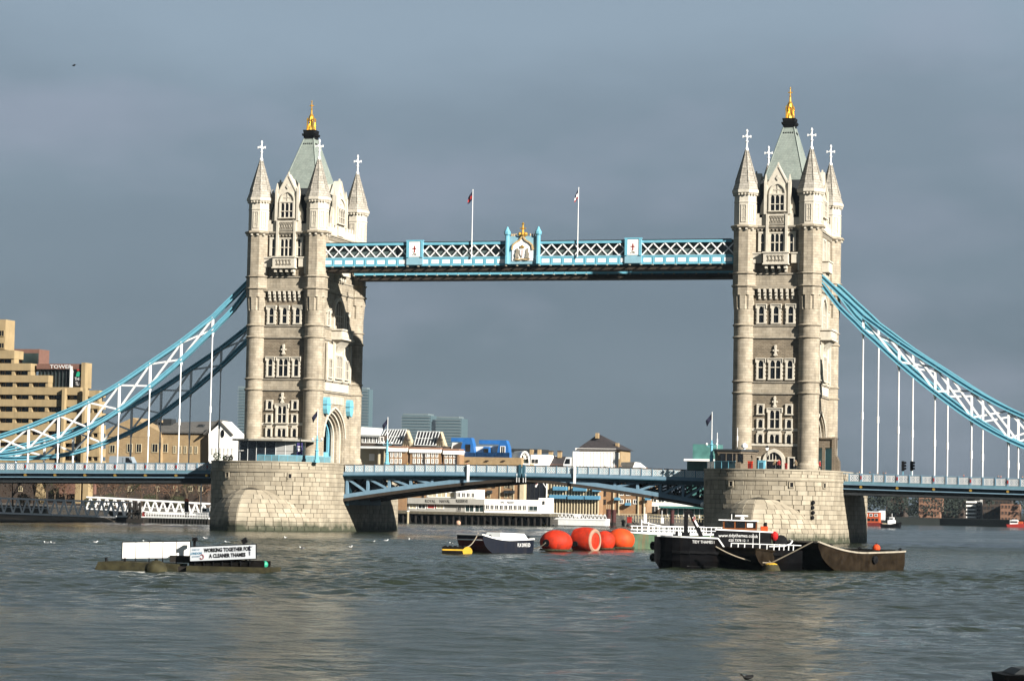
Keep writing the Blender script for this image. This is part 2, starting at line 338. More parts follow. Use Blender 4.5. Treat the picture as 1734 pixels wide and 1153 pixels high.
# ================================================================== PIERS
def granite():
    m, nt, b = nodes('granite'); b.inputs['Roughness'].default_value = .85
    tcn = NN(nt, 'ShaderNodeTexCoord'); sp = NN(nt, 'ShaderNodeSeparateXYZ'); nt.links.new(tcn.outputs['Object'], sp.inputs[0])
    oi = NN(nt, 'ShaderNodeObjectInfo'); ge = NN(nt, 'ShaderNodeNewGeometry')
    ad = NN(nt, 'ShaderNodeMath', operation='ADD'); nt.links.new(oi.outputs['Random'], ad.inputs[0]); nt.links.new(ge.outputs['Random Per Island'], ad.inputs[1])
    fr = NN(nt, 'ShaderNodeMath', operation='FRACT'); nt.links.new(ad.outputs[0], fr.inputs[0])
    rp = NN(nt, 'ShaderNodeValToRGB'); nt.links.new(fr.outputs[0], rp.inputs[0])
    rp.color_ramp.elements[0].color = (.205, .175, .127, 1); rp.color_ramp.elements[1].color = (.285, .25, .188, 1)
    e = rp.color_ramp.elements.new(.5); e.color = (.245, .212, .156, 1)
    n1 = NN(nt, 'ShaderNodeTexNoise'); n1.inputs['Scale'].default_value = .5; n1.inputs['Detail'].default_value = 8; nt.links.new(tcn.outputs['Object'], n1.inputs['Vector'])
    mr = NN(nt, 'ShaderNodeMapRange'); mr.inputs[1].default_value = .3; mr.inputs[2].default_value = .7; mr.inputs[3].default_value = .78; mr.inputs[4].default_value = 1.15; nt.links.new(n1.outputs['Fac'], mr.inputs[0])
    sc_ = NN(nt, 'ShaderNodeVectorMath', operation='SCALE'); nt.links.new(rp.outputs[0], sc_.inputs[0]); nt.links.new(mr.outputs[0], sc_.inputs['Scale'])
    # vertical weather stains
    mpn = NN(nt, 'ShaderNodeMapping'); mpn.inputs['Scale'].default_value = (1.0, 1.0, .09); nt.links.new(tcn.outputs['Object'], mpn.inputs[0])
    n2 = NN(nt, 'ShaderNodeTexNoise'); n2.inputs['Scale'].default_value = .9; n2.inputs['Detail'].default_value = 8; nt.links.new(mpn.outputs[0], n2.inputs['Vector'])
    m3 = NN(nt, 'ShaderNodeMapRange'); m3.inputs[1].default_value = .5; m3.inputs[2].default_value = .75; m3.inputs[4].default_value = .38; nt.links.new(n2.outputs['Fac'], m3.inputs[0])
    mx = NN(nt, 'ShaderNodeMix', data_type='RGBA'); mx.inputs[7].default_value = (.09, .073, .046, 1); nt.links.new(m3.outputs[0], mx.inputs[0]); nt.links.new(sc_.outputs[0], mx.inputs[6])
    # green weed above the water line, ragged
    n4 = NN(nt, 'ShaderNodeTexNoise'); n4.inputs['Scale'].default_value = .7; n4.inputs['Detail'].default_value = 6; nt.links.new(tcn.outputs['Object'], n4.inputs['Vector'])
    ms = NN(nt, 'ShaderNodeMath', operation='MULTIPLY_ADD'); ms.inputs[1].default_value = -2.6; nt.links.new(n4.outputs['Fac'], ms.inputs[0]); nt.links.new(sp.outputs[2], ms.inputs[2])
    m5 = NN(nt, 'ShaderNodeMapRange'); m5.inputs[1].default_value = -.75; m5.inputs[2].default_value = .55; m5.inputs[3].default_value = .95; m5.inputs[4].default_value = 0; nt.links.new(ms.outputs[0], m5.inputs[0])
    mx2 = NN(nt, 'ShaderNodeMix', data_type='RGBA'); mx2.inputs[7].default_value = (.02, .025, .01, 1); nt.links.new(m5.outputs[0], mx2.inputs[0]); nt.links.new(mx.outputs[2], mx2.inputs[6])
    nt.links.new(mx2.outputs[2], b.inputs['Base Color'])
    n3 = NN(nt, 'ShaderNodeTexNoise'); n3.inputs['Scale'].default_value = 5; n3.inputs['Detail'].default_value = 6; nt.links.new(tcn.outputs['Object'], n3.inputs['Vector'])
    bp = NN(nt, 'ShaderNodeBump'); bp.inputs['Strength'].default_value = .5; bp.inputs['Distance'].default_value = .05; nt.links.new(n3.outputs['Fac'], bp.inputs['Height']); nt.links.new(bp.outputs[0], b.inputs['Normal'])
    return m
GRANITE = granite()
JOINT = mat('mortar_joint', (.06, .052, .038), .9, var=.2)
PA, PB, PY0, PY1, PE = 10.65, 14.9, -7.6, 13.3, 2.6
def pier_outline():
    pts = []
    for i in range(121):                         # front arc from -X round to +X
        t = math.pi*i/120; c, s_ = math.cos(t), math.sin(t)
        pts.append((-PA*math.copysign(abs(c)**(2/PE), c), PY0-PB*abs(s_)**(2/PE)))
    nfront = len(pts)
    for i in range(121):
        t = math.pi*i/120; c, s_ = math.cos(t), math.sin(t)
        pts.append((PA*math.copysign(abs(c)**(2/PE), c), PY1+PB*abs(s_)**(2/PE)))
    return pts
class Path2:
    def __init__(s, pts, closed=True):
        s.p = [Vector((x, y)) for x, y in pts]
        if closed: s.p.append(s.p[0].copy())
        s.c = [0.0]
        for a, b in zip(s.p, s.p[1:]): s.c.append(s.c[-1]+(b-a).length)
        s.L = s.c[-1]
    def __call__(s, d):
        d = max(0, min(s.L-1e-6, d)); lo, hi = 0, len(s.c)-1
        while hi-lo > 1:
            m_ = (lo+hi)//2
            if s.c[m_] <= d: lo = m_
            else: hi = m_
        f = (d-s.c[lo])/max(1e-9, s.c[hi]-s.c[lo])
        return s.p[lo].lerp(s.p[hi], f)
def stone_block(a, b, c, d, g=.027, proud=.05):     # four corners (outer face, counter-clockwise seen from outside)
    a, b, c, d = map(Vector, (a, b, c, d)); m_ = (a+b+c+d)/4
    n = (c-a).cross(d-b)
    if n.length < 1e-6: return None
    n.normalize()
    def ins(p, k):
        q = m_-p; return p+q.normalized()*min(k*1.4, q.length*.4)
    A = [ins(p, g)-n*.12 for p in (a, b, c, d)]; B = [ins(p, g) for p in (a, b, c, d)]; D = [ins(p, g+.03)+n*proud for p in (a, b, c, d)]
    return (A+B+D, [(i, (i+1) % 4, 4+(i+1) % 4, 4+i) for i in range(4)]+[(4+i, 4+(i+1) % 4, 8+(i+1) % 4, 8+i) for i in range(4)]+[(8, 9, 10, 11)], m_, n)
CW_N, CW_A, CW_H = 28.2, 22.0, 9.4
def cut_s(z): return 1.0 if z <= 1.0 else math.sqrt(max(0, 1-((z-1)/6.0)**2))
def cut_pt(z, t):                                  # t in [-1,1]; 0 is the nose
    s_ = cut_s(z); k = abs(t)
    return Vector((math.copysign(CW_H*s_*(1-(1-k)**1.7), t), -(CW_A+(CW_N-CW_A)*s_)+14.0*s_*k**1.35, z))
def in_cut(x, y, z):
    if z > 6.9: return False
    best = None
    for i in range(33):
        q = cut_pt(z, i/32)
        if q.x >= abs(x): return y > q.y+.35
    return False
rnd = random.Random(11)
def make_pier(X, label):
    root = thing('bridge_pier', label, 'bridge pier', (X, 0, 0))
    out = Path2(pier_outline())
    core = MB(); inn = [(x*.985, y*.99) for x, y in pier_outline()]
    core.prism(inn, -2, 11.0)
    rings = []
    for k in range(15):
        z = -2 if k == 0 else 7.0*(k-1)/13*.999
        r = [cut_pt(max(z, 0), i/10-1) for i in range(21)]
        cen = Vector((0, -19.5, 0)); rings.append([Vector((p.x*.975, cen.y+(p.y-cen.y)*.975, z)) for p in r])
    core.loft(rings, caps=False, closed=False)
    core.build('core', JOINT, root)
    blocks = []
    zs = [-.6+.715*k for k in range(15)]           # .. 9.41
    courses = list(zip(zs, zs[1:])) + [(9.95, 10.45), (10.45, 10.95)]
    for ci, (z0, z1) in enumerate(courses):
        d = -rnd.random()*1.5
        while d < out.L:
            w_ = rnd.uniform(1.1, 1.9); a, b = max(d, 0), min(d+w_, out.L)
            d += w_
            if b-a < .15: continue
            p, q = out(a), out(b); mid = out((a+b)/2)
            if in_cut(mid.x, mid.y, (z0+z1)/2) and z1 < 6.6: continue
            r = stone_block((p.x, p.y, z0), (q.x, q.y, z0), (q.x, q.y, z1), (p.x, p.y, z1), proud=rnd.uniform(.03, .075))
            if r: blocks.append(r)
    czs = [-.6+.715*k for k in range(11)]
    for z0, z1 in zip(czs, czs[1:]):
        z1 = min(z1, 6.9)
        Lside = 18.0*cut_s(max((z0+z1)/2, 0)); n = max(2, int(Lside/1.45))
        for sgn in (-1, 1):
            off = rnd.random()*.5
            ts = [0]+[min(1, (i+off)/n) for i in range(1, n+1)]
            for a, b in zip(ts, ts[1:]):
                if b-a < .02: continue
                lo, hi = (a, b) if sgn > 0 else (-b, -a)
                c4 = [cut_pt(max(z0, 0), lo), cut_pt(max(z0, 0), hi), cut_pt(max(z1, 0), hi), cut_pt(max(z1, 0), lo)]
                if z0 < 0: c4[0].z = c4[1].z = z0
                r = stone_block(*c4, proud=rnd.uniform(.02, .05))
                if r: blocks.append(r)
    view = (CAM-Vector((X, 0, 0))); scored = []
    for r in blocks:
        n, m_ = r[3], r[2]; v = (CAM-(m_+Vector((X, 0, 0)))).normalized(); c = max(0, n.dot(v))
        A = (r[0][9]-r[0][8]).length*(r[0][11]-r[0][8]).length*c
        scored.append((A if m_.z > .2 else 0, r))
    scored.sort(key=lambda t: -t[0])
    for A, r in scored[:290]:
        MB().add(r[0], r[1]).build('stone_block', GRANITE, root)
    rest = MB()
    for A, r in scored[290:]: rest.add(r[0], r[1])
    rest.build('stone_coursing', GRANITE, root)['kind'] = 'stuff'
    # string course and coping follow the outline
    def ring(name, z0, z1, off, m_):
        mb = MB(); P = [Vector((x, y)) for x, y in pier_outline()]; n = len(P); A = []
        for i in range(n):
            tn = (P[(i+1) % n]-P[i-1]); nn = Vector((tn.y, -tn.x)).normalized(); A.append(P[i]+nn*off)
        mb.loft([[(p.x*.97, p.y*.97, z0) for p in P], [(p.x, p.y, z0) for p in A], [(p.x, p.y, z1) for p in A], [(p.x*.97, p.y*.97, z1) for p in P]], caps=False)
        return mb.build(name, m_, root)
    ring('string_course', 9.43, 9.60, .16, GRANITE); ring('string_course', 9.62, 9.93, .07, GRANITE); ring('coping', 10.97, 11.18, .14, GRANITE)
    MB().prism([(x*.96, y*.96) for x, y in pier_outline()], 10.6, 11.0).build('paving', GRANITE, root)
    # square drain openings
    for t in (.20, .40, .62, .80) if X > 0 else (.22, .40, .66):
        i = int(120*t); P = pier_outline(); p = Vector(P[i]); tn = (Vector(P[i+1])-Vector(P[i-1])).normalized(); nn = Vector((tn.y, -tn.x))
        if nn.y > 0: nn = -nn
        f = MB(); c = Vector((p.x, p.y, 8.85)); u = Vector((tn.x, tn.y, 0)); n3 = Vector((nn.x, nn.y, 0))
        for du, dz, wu, wz in ((-.32, 0, .08, .42), (.32, 0, .08, .42), (0, .42, .4, .08), (0, -.42, .4, .08)):
            f.obox(c+u*du+Vector((0, 0, dz))+n3*.08, u*wu, Vector((0, 0, wz)), n3*.12)
        d_ = f.build('drain_opening', GRANITE, root)
        MB().obox(c+n3*.055, u*.25, Vector((0, 0, .35)), n3*.02).build('drain_dark_plate', BLACK, d_)  # black plate in place of the dark depth of the drain
    return root
pierL = make_pier(-41.15, 'tan granite bridge pier under the tower nearer the left edge')
pierR = make_pier(41.15, 'tan granite bridge pier behind the black work boats')
for k in range(4):
    MB().ball((7.75+.08*(k % 2), -19.75, 4.0+.75*k), .32, 8, 5).build('fender', BLACK, pierR)
MB().ball((4.0, -28, 2), .01, 4, 3)
bl = MB().ball((-10.2, -14.6, 5.6), .42, 10, 6).build('marker_ball', WHITE, pierR)

# ================================================================== TOWERS
ZP = 11.1
TX, TY = 5.15, 9.3
class Face:
    def __init__(s, o, u, n): s.o, s.u, s.n = Vector(o), Vector(u), Vector(n)
    def p(s, a, z, d=0): return s.o+s.u*a+s.n*d+Vector((0, 0, z))
    def box(s, mb, a0, a1, z0, z1, d0, d1):
        mb.obox(s.p((a0+a1)/2, (z0+z1)/2, (d0+d1)/2), s.u*(a1-a0)/2, s.n*(d1-d0)/2, Vector((0, 0, (z1-z0)/2))); return mb
    def poly(s, mb, pts, d0, d1):
        mb.plate(pts, s.o+s.n*d0, s.u, (0, 0, 1), s.n*(d1-d0)); return mb
def head_fill(F, mb, a0, a1, z, h, d0, d1):      # solid spandrels leaving a pointed opening below
    c = (a0+a1)/2
    F.poly(mb, [(a0, z-h), (a0+(c-a0)*.35, z-h*.38), (c, z), (a0, z)], d0, d1)
    F.poly(mb, [(a1, z-h), (a1, z), (c, z), (a1-(a1-c)*.35, z-h*.38)], d0, d1)
def window(F, root, uc, z0, z1, w, n=1, fr=.26, trans=.55, pointed=True, depth=.24, quoin=True, sill=True, hood=False, m=None, o=None):
    m = m or DRESS; f = MB(o or (0, 0, ZP)); a0, a1 = uc-w/2, uc+w/2
    F.box(f, a0-fr, a0, z0, z1, -.1, depth); F.box(f, a1, a1+fr, z0, z1, -.1, depth)
    F.box(f, a0-fr, a1+fr, z1, z1+fr*.8, -.1, depth+.02)
    if sill: F.box(f, a0-fr-.06, a1+fr+.06, z0-.18, z0, -.1, depth+.08)
    if hood: F.box(f, a0-fr-.15, a1+fr+.15, z1+fr*.8, z1+fr*.8+.13, -.1, depth+.16); F.box(f, a0-fr-.15, a0-fr-.02, z1-.35, z1+fr*.8, -.1, depth+.12); F.box(f, a1+fr+.02, a1+fr+.15, z1-.35, z1+fr*.8, -.1, depth+.12)
    if quoin:
        k = 0; z = z0
        while z < z1-.1:
            if k % 2 == 0:
                F.box(f, a0-fr-.13, a0-fr, z, z+.3, -.1, depth-.06); F.box(f, a1+fr, a1+fr+.13, z, z+.3, -.1, depth-.06)
            z += .3; k += 1
    lw = (w-.13*(n-1))/n
    for i in range(n):
        l0 = a0+i*(lw+.13)
        if i: F.box(f, l0-.13, l0, z0, z1, -.05, depth-.06)
        if pointed: head_fill(F, f, l0, l0+lw, z1, lw*.6, 0, depth-.06)
    if trans: zt = z0+(z1-z0)*trans; F.box(f, a0, a1, zt-.06, zt+.06, -.05, depth-.08)
    ob = f.build('window', m, root)
    for i in range(n):
        l0 = a0+i*(lw+.13)
        segs = [(z0, zt-.06), (zt+.06, z1)] if trans else [(z0, z1)]
        for s0, s1 in segs: F.box(MB(o or (0, 0, ZP)), l0, l0+lw, s0, s1, .01, .04).build('pane', GLASS, ob)
    return ob
STR = [23.12, 24.9, 31.82, 33.73, 39.88, 41.85]
def oct_pts(r, z, cx, cy, ph=22.5):
    r = r/math.cos(R_(22.5)); return [(cx+r*math.cos(R_(ph+45*i)), cy+r*math.sin(R_(ph+45*i)), z) for i in range(8)]
def arch_pts(hw, zs, za, n=9, e=.35):
    """pointed arch from (-hw,zs) over the apex to (hw,zs)"""
    ee = e*hw; R0 = hw+ee; top = math.sqrt(R0*R0-ee*ee); out = []
    for i in range(n+1):
        t = math.acos(ee/R0)*i/n; out.append((-(R0*math.cos(t)-ee), zs+(za-zs)*R0*math.sin(t)/top))
    return out+[(-a, b) for a, b in out[::-1][1:]]
def turret(root, cx, cy):
    O = (0, 0, ZP); r = 1.66
    prof = [(r+.35, ZP-.05), (r+.35, 11.7), (r+.2, 11.75), (r+.2, 12.1), (r+.05, 12.3), (r, 12.5)]
    for z in STR[:4]: prof += [(r, z-.16), (r+.10, z-.10), (r+.2, z), (r+.2, z+.1), (r, z+.22)]
    prof += [(r, 36.3)]
    t = MB(O); t.lathe(prof, 24, cx, cy)
    # broach: grooves open at the eight corners and close under the octagon
    def ringz(z, rr, g):
        out = []
        for k in range(8):
            a = 22.5+45*k; R8 = rr/math.cos(R_(22.5))
            for da, rad in ((-9, None), (0, g), (9, None)):
                if rad is None: rad = rr/math.cos(R_(22.5-9))
                out.append((cx+rad*math.cos(R_(a+da)), cy+rad*math.sin(R_(a+da)), z))
            out.append((cx+rr*math.cos(R_(a+22.5)), cy+rr*math.sin(R_(a+22.5)), z))
        return out
    t.loft([ringz(36.25, r, r), ringz(38.5, 1.80, 1.50)])
    ro = 1.80
    z8 = [(ro, 38.5), (ro, 39.72), (ro+.12, 39.78), (ro+.22, 39.88), (ro+.22, 39.98), (ro, 40.1), (ro, 41.7), (ro+.1, 41.75), (ro+.2, 41.85), (ro+.2, 41.95), (ro-.04, 42.08), (ro-.04, 48.75), (ro+.2, 48.95), (ro+.42, 49.15), (ro+.42, 49.4), (ro-.02, 49.55)]
    z9 = [(ro-.1, 49.5), (ro-.1, 53.0), (ro-.02, 53.05), (ro-.02, 53.2), (ro-.1, 53.25), (ro-.1, 54.2), (ro+.1, 54.4), (ro+.28, 54.6), (ro+.28, 55.05)]
    t.loft([oct_pts(a, z, cx, cy) for a, z in z8])
    tw = t.build('turret', ASHLAR, root, smooth=True)
    MB(O).loft([oct_pts(a, z, cx, cy) for a, z in z9]).build('turret_stage', DRESS, tw)
    d = MB(O)
    for k in range(24):
        a = R_(15*k+7.5); d.cbox(cx+1.95*math.cos(a), cy+1.95*math.sin(a), 54.35, .22, .22, .3)
    for k in range(12):
        a = R_(30*k+15); d.cbox(cx+1.98*math.cos(a), cy+1.98*math.sin(a), 48.85, .3, .3, .28)
    d.build('corbel_ring', DRESS, tw)
    for k in (-90, -45, 0, 45, 180):             # tall blind panels of the top stage
        u = Vector((-math.sin(R_(k)), math.cos(R_(k)), 0)); n = Vector((math.cos(R_(k)), math.sin(R_(k)), 0)); F = Face((cx+1.70*n.x, cy+1.70*n.y, 0), u, n)
        p = MB(O)
        F.box(p, -.42, -.30, 50.1, 52.6, 0, .09); F.box(p, .30, .42, 50.1, 52.6, 0, .09); F.box(p, -.42, .42, 52.6, 52.75, 0, .1); F.box(p, -.42, .42, 49.95, 50.1, 0, .1)
        F.box(p, -.06, .06, 50.1, 52.6, 0, .06); F.box(p, -.3, .3, 51.9, 52.0, 0, .06); F.box(p, -.3, .3, 50.6, 50.7, 0, .06)
        p.build('blind_panel', DRESS, tw)
    s_ = MB(O); s_.loft([oct_pts(a, z, cx, cy) for a, z in ((2.0, 55.05), (1.9, 55.4), (1.62, 56.3), (.22, 61.5))])
    sp = s_.build('spire', SPIRE, root)
    ribs = MB(O)
    for k in range(8):
        a = oct_pts(1.64, 56.3, cx, cy)[k]; b = oct_pts(.24, 61.4, cx, cy)[k]; ribs.bar(a, b, .12)
    for z in (57.2, 58.4, 59.6, 60.6):
        q = 1.62-(z-56.3)/5.2*1.4; ribs.loft([oct_pts(q+.05, z, cx, cy), oct_pts(q+.05, z+.1, cx, cy)])
    ribs.build('rib', SPIRE, sp)
    c = MB(O)
    c.lathe([(.24, 61.35), (.3, 61.5), (.3, 61.7), (.15, 61.9), (.13, 62.7), (.24, 62.8), (.24, 62.95), (.12, 63.05), (.11, 64.3), (.2, 64.45), (.15, 64.65), (.02, 64.85)], 8, cx, cy)
    for a in (0, math.pi/2):
        u = Vector((math.cos(a), math.sin(a), 0)); o3 = Vector((cx, cy, 63.65)); c.bar(o3-u*.62, o3+u*.62, .19)
        for s2 in (-1, 1): c.obox(o3+u*s2*.6, (.09, 0, 0), (0, .09, 0), (0, 0, .19))
    c.build('stone_cross', WHITE, sp)
    return tw
def make_tower(X, inner, label):
    O = (0, 0, ZP); root = thing('bridge_tower', label, 'bridge tower', (X, 0, ZP))
    for sx in (-1, 1):
        for sy in (-1, 1): turret(root, sx*TX, sy*TY)
    WY, WX = TY+.55, TX+.4
    FR = Face((0, -WY, 0), (1, 0, 0), (0, -1, 0)); BK = Face((0, WY, 0), (-1, 0, 0), (0, 1, 0))
    RT = Face((WX, 0, 0), (0, 1, 0), (1, 0, 0)); LT = Face((-WX, 0, 0), (0, -1, 0), (-1, 0, 0))
    for F, hw in ((FR, 3.9), (BK, 3.9)):
        m = MB(O); F.box(m, -hw, hw, ZP, 49.3, -.8, 0); m.build('wall', RUBBLE, root)
    AH = 5.0
    for F in (RT, LT):
        m = MB(O); ap = arch_pts(AH, 15.6, 20.5)
        F.poly(m, [(-8.0, ZP-.05)]+[(-AH, ZP-.05)]+ap+[(AH, ZP-.05), (8.0, ZP-.05), (8.0, 49.3), (-8.0, 49.3)], -.8, 0)
        m.build('wall', ASHLAR, root)
        for k in range(4):                        # receding arch orders
            h1, h0 = AH-.42*k, AH-.42*(k+1); z1, z0 = 20.5-.4*k, 20.5-.4*(k+1); d = -.12-.42*k
            A, B = arch_pts(h1+.02, 15.6, z1+.02), arch_pts(h0, 15.6, z0); o2 = MB(O)
            A = [(-h1-.02, ZP-.05)]+A+[(h1+.02, ZP-.05)]; B = [(-h0, ZP-.05)]+B+[(h0, ZP-.05)]
            for i in range(len(A)-1): F.poly(o2, [A[i], A[i+1], B[i+1], B[i]], d-.44, d)
            o2.build('arch_order', DRESS if k % 2 else ASHLAR, root)
        hm = MB(O); A, B = arch_pts(AH+.28, 15.6, 20.85), arch_pts(AH, 15.6, 20.5)
        for i in range(len(A)-1): F.poly(hm, [A[i], A[i+1], B[i+1], B[i]], -.02, .14)
        hm.build('hood_mould', DRESS, root)
    # passage through the tower with painted steel ribs
    p = MB(O)
    for sy in (-1, 1): p.box(-3.9, 3.9, sy*3.9-.15, sy*3.9+.15, ZP, 19)
    p.box(-3.9, 3.9, -4.0, 4.0, 18.9, 19.2); p.build('passage_lining', LEAD, root)
    for i, x in enumerate((-3.2, -1.1, 1.1, 3.2)):
        rb = MB(O); A = [(-3.3, ZP)]+arch_pts(3.3, 15.4, 18.7)+[(3.3, ZP)]
        for a, b in zip(A, A[1:]): rb.bar((x, a[0], a[1]), (x, b[0], b[1]), .4, .45)
        rb.build('passage_rib', SKYBLUE, root)
    g = MB(O)
    for y in (-2.2, 0, 2.2): g.box(3.3, 3.4, y-1.0, y+1.0, ZP, 13.2)
    g.build('passage_gate', SKYBLUE, root)
    # string courses and pale bands on the four walls
    for F, hw in ((FR, 3.9), (BK, 3.9), (RT, 7.9), (LT, 7.9)):
        for z in STR:
            s_ = MB(O); F.box(s_, -hw, hw, z-.1, z+.1, -.05, .22); F.box(s_, -hw, hw, z-.2, z-.1, -.05, .1); s_.build('string_course', MOULD, root)
        for a, b in ((STR[0], STR[1]), (STR[2], STR[3]), (STR[4], STR[5])):
            F.box(MB(O), -hw, hw, a+.1, b-.2, -.05, .07).build('stone_band', ASHLAR, root)
        c_ = MB(O); F.box(c_, -hw, hw, 48.9, 49.15, -.1, .3); F.box(c_, -hw, hw, 49.15, 49.4, -.1, .48)
        a = -hw+.3
        while a < hw: F.box(c_, a-.12, a+.12, 48.6, 48.9, -.05, .26); a += .6
        c_.build('cornice', MOULD, root)
    # ---------------- front face
    F = FR
    # door
    d = MB(O); A, B = arch_pts(1.75, 12.6, 14.55), arch_pts(1.25, 12.6, 14.0)
    A = [(-1.75, ZP)]+A+[(1.75, ZP)]; B = [(-1.25, ZP)]+B+[(1.25, ZP)]
    for i in range(len(A)-1): F.poly(d, [A[i], A[i+1], B[i+1], B[i]], -.05, .4)
    F.box(d, -1.25, 1.25, 12.55, 12.8, 0, .22)
    for a in (-.75, -.25, .25, .75): F.box(d, a-.05, a+.05, 12.8, 13.85, 0, .16)
    dd = d.build('doorway', DRESS, root)
    F.poly(MB(O), B, .01, .05).build('dark_opening', GLASS, dd)
    for s_ in (-1, 1): window(F, root, s_*2.75, ZP+.15, 13.1, .75, 1, .24, 0, False, .3, False, False)
    for a, b in ((14.93, 15.30), (17.28, 17.69)): F.box(MB(O), -3.9, 3.9, a, b, -.05, .10).build('stone_band', DRESS, root)
    window(F, root, 0, 17.72, 20.5, 1.5, 2, .34, .5, True, .3, False, True, True)
    window(F, root, 0, 15.45, 16.75, 1.5, 2, .34, 0, True, .3, False, False)
    F.box(MB(O), -1.0, 1.0, 16.98, 17.25, 0, .22).build('carved_panel', DRESS, root)
    for s_ in (-1, 1):
        window(F, root, s_*2.25, 17.75, 19.05, .72, 1, .22, 0, True, .26, False); window(F, root, s_*2.25, 15.4, 16.75, .72, 1, .22, 0, True, .26, False, False)
        F.box(MB(O), s_*2.25-.45, s_*2.25+.45, 16.95, 17.25, 0, .16).build('carved_panel', DRESS, root)
        window(F, root, s_*2.25, 19.95, 21.3, .72, 1, .24, 0, True, .26, False)
    for z0 in (20.95, 28.95):                     # crocketed crosses over the middle windows
        c = MB(O); F.box(c, -.14, .14, z0, z0+1.75, 0, .3); F.box(c, -.42, .42, z0+.75, z0+1.0, 0, .26); F.box(c, -.28, .28, z0+.1, z0+.3, 0, .32); F.box(c, -.2, .2, z0+1.35, z0+1.5, 0, .32)
        c.build('stone_finial', DRESS, root)
    window(F, root, 0, 25.4, 28.3, 1.62, 2, .27, .62, True, .28, True, True, True)
    for s_ in (-1, 1): window(F, root, s_*2.3, 25.4, 28.3, .8, 1, .28, .62, True, .28, True, True, True)
    for s_ in (-1, 0, 1): window(F, root, s_*2.32, 34.15, 36.75, .82, 1, .32, .5, True, .28, True, True, True)
    for k in range(7):
        c = MB(O); a = (k-3)*.88; F.box(c, a-.2, a+.2, 38.9, 39.5, 0, .62); F.box(c, a-.2, a+.2, 38.4, 38.9, 0, .42); F.box(c, a-.16, a+.16, 37.9, 38.4, 0, .24); c.build('corbel', DRESS, root)
    F.box(MB(O), -3.9, 3.9, 39.45, 39.78, 0, .6).build('corbel_lintel', ASHLAR, root)
    # oriel balcony
    bal = MB(O)
    F.poly(bal, [(-1.95, 43.35), (1.95, 43.35), (1.95, 45.0), (-1.95, 45.0)], 0, 1.25); F.box(bal, -2.1, 2.1, 45.0, 45.2, 0, 1.4); F.box(bal, -2.05, 2.05, 43.2, 43.4, 0, 1.4)
    for s_ in (-1, 1): F.box(bal, s_*3.1-.75, s_*3.1+.75, 43.5, 44.95, 0, .5); F.box(bal, s_*3.1-.8, s_*3.1+.8, 44.95, 45.15, 0, .62); F.box(bal, s_*3.55-.2, s_*3.55+.2, 42.4, 43.5, 0, .4)
    ba = bal.build('balcony', DRESS, root)
    cp = MB(O)
    for k in range(5):
        a = (k-2)*.56; F.box(cp, a-.04, a+.04, 43.7, 44.7, 1.25, 1.34); cp.bar(F.p(a-.25, 43.75, 1.28), F.p(a+.25, 44.65, 1.28), .07); cp.bar(F.p(a+.25, 43.75, 1.28), F.p(a-.25, 44.65, 1.28), .07)
    cp.build('carved_tracery', MOULD, ba)
    for k in range(4):
        c = MB(O); a = -1.5+k*1.0; F.poly(c, [(a-.2, 43.2), (a-.2, 42.75), (a-.17, 42.1), (a+.17, 42.1), (a+.2, 42.75), (a+.2, 43.2)], 0, .35); F.box(c, a-.2, a+.2, 42.6, 43.2, .35, 1.1); c.build('bracket', DRESS, ba)
    window(F, root, 0, 45.35, 48.15, 2.0, 3, .28, .5, True, .3, False, False)
    for s_ in (-1, 1):
        window(F, root, s_*2.3, 45.35, 48.15, .52, 1, .4, .5, True, .25, False, False)
        F.box(MB(O), s_*1.52-.2, s_*1.52+.2, 45.2, 51.2, 0, .55).build('pilaster', DRESS, root)
    # parapet, crenels, carved panel
    for FF, hw in ((FR, 3.75), (BK, 3.75), (RT, 7.7), (LT, 7.7)):
        pr = MB(O); FF.box(pr, -hw, hw, 49.4, 50.7, -.4, .12)
        a = -hw+.45
        while a < hw-.3: FF.box(pr, a-.4, a+.4, 50.7, 51.35, -.4, .12); a += 1.35
        FF.box(pr, -1.35, 1.35, 49.55, 51.2, .12, .4); pr.build('parapet', DRESS, root)
    c = MB(O); F.box(c, -1.1, 1.1, 50.85, 50.98, .4, .5); F.box(c, -1.1, 1.1, 49.75, 49.88, .4, .5)
    for k in range(5): a = (k-2)*.44; c.bar(F.p(a-.2, 49.9, .45), F.p(a+.2, 50.85, .45), .09); c.bar(F.p(a+.2, 49.9, .45), F.p(a-.2, 50.85, .45), .09)
    c.build('carved_tracery', MOULD, root)
    # gables on front and right-hand faces (and plain ones behind)
    def gable(FF, hw, full=True):
        g = MB(O)
        FF.poly(g, [(-hw, 51.2), (hw, 51.2), (hw, 55.9), (hw*.75, 56.3), (0, 58.75), (-hw*.75, 56.3), (-hw, 55.9)], -1.2, .12)
        FF.poly(g, [(-hw*.8, 55.9), (0, 58.5), (hw*.8, 55.9)], -3.6, -1.2)
        go = g.build('gable', DRESS, root)
        e = MB(O)
        for s_ in (-1, 1):
            e.bar(FF.p(s_*hw*.85, 56.0, -.45), FF.p(0, 58.95, -.45), 1.35, .22, up=(0, 0, 1))
            FF.box(e, s_*(hw+.05)-.22, s_*(hw+.05)+.22, 51.2, 56.2, -.3, .4); q = FF.p(s_*(hw+.05), 0, .05)
            e.frustum(q.x, q.y, 56.2, 57.5, .24, .24, .05, .05)
            FF.poly(e, [(s_*(hw+.2), 51.2), (s_*(hw+.95), 51.2), (s_*(hw+.85), 52.6), (s_*(hw+.2), 54.4)], -.5, 0)
        q = FF.p(0, 0, -.2); e.frustum(q.x, q.y, 58.8, 59.4, .16, .16, .1, .1)
        e.build('gable_coping', DRESS, go)
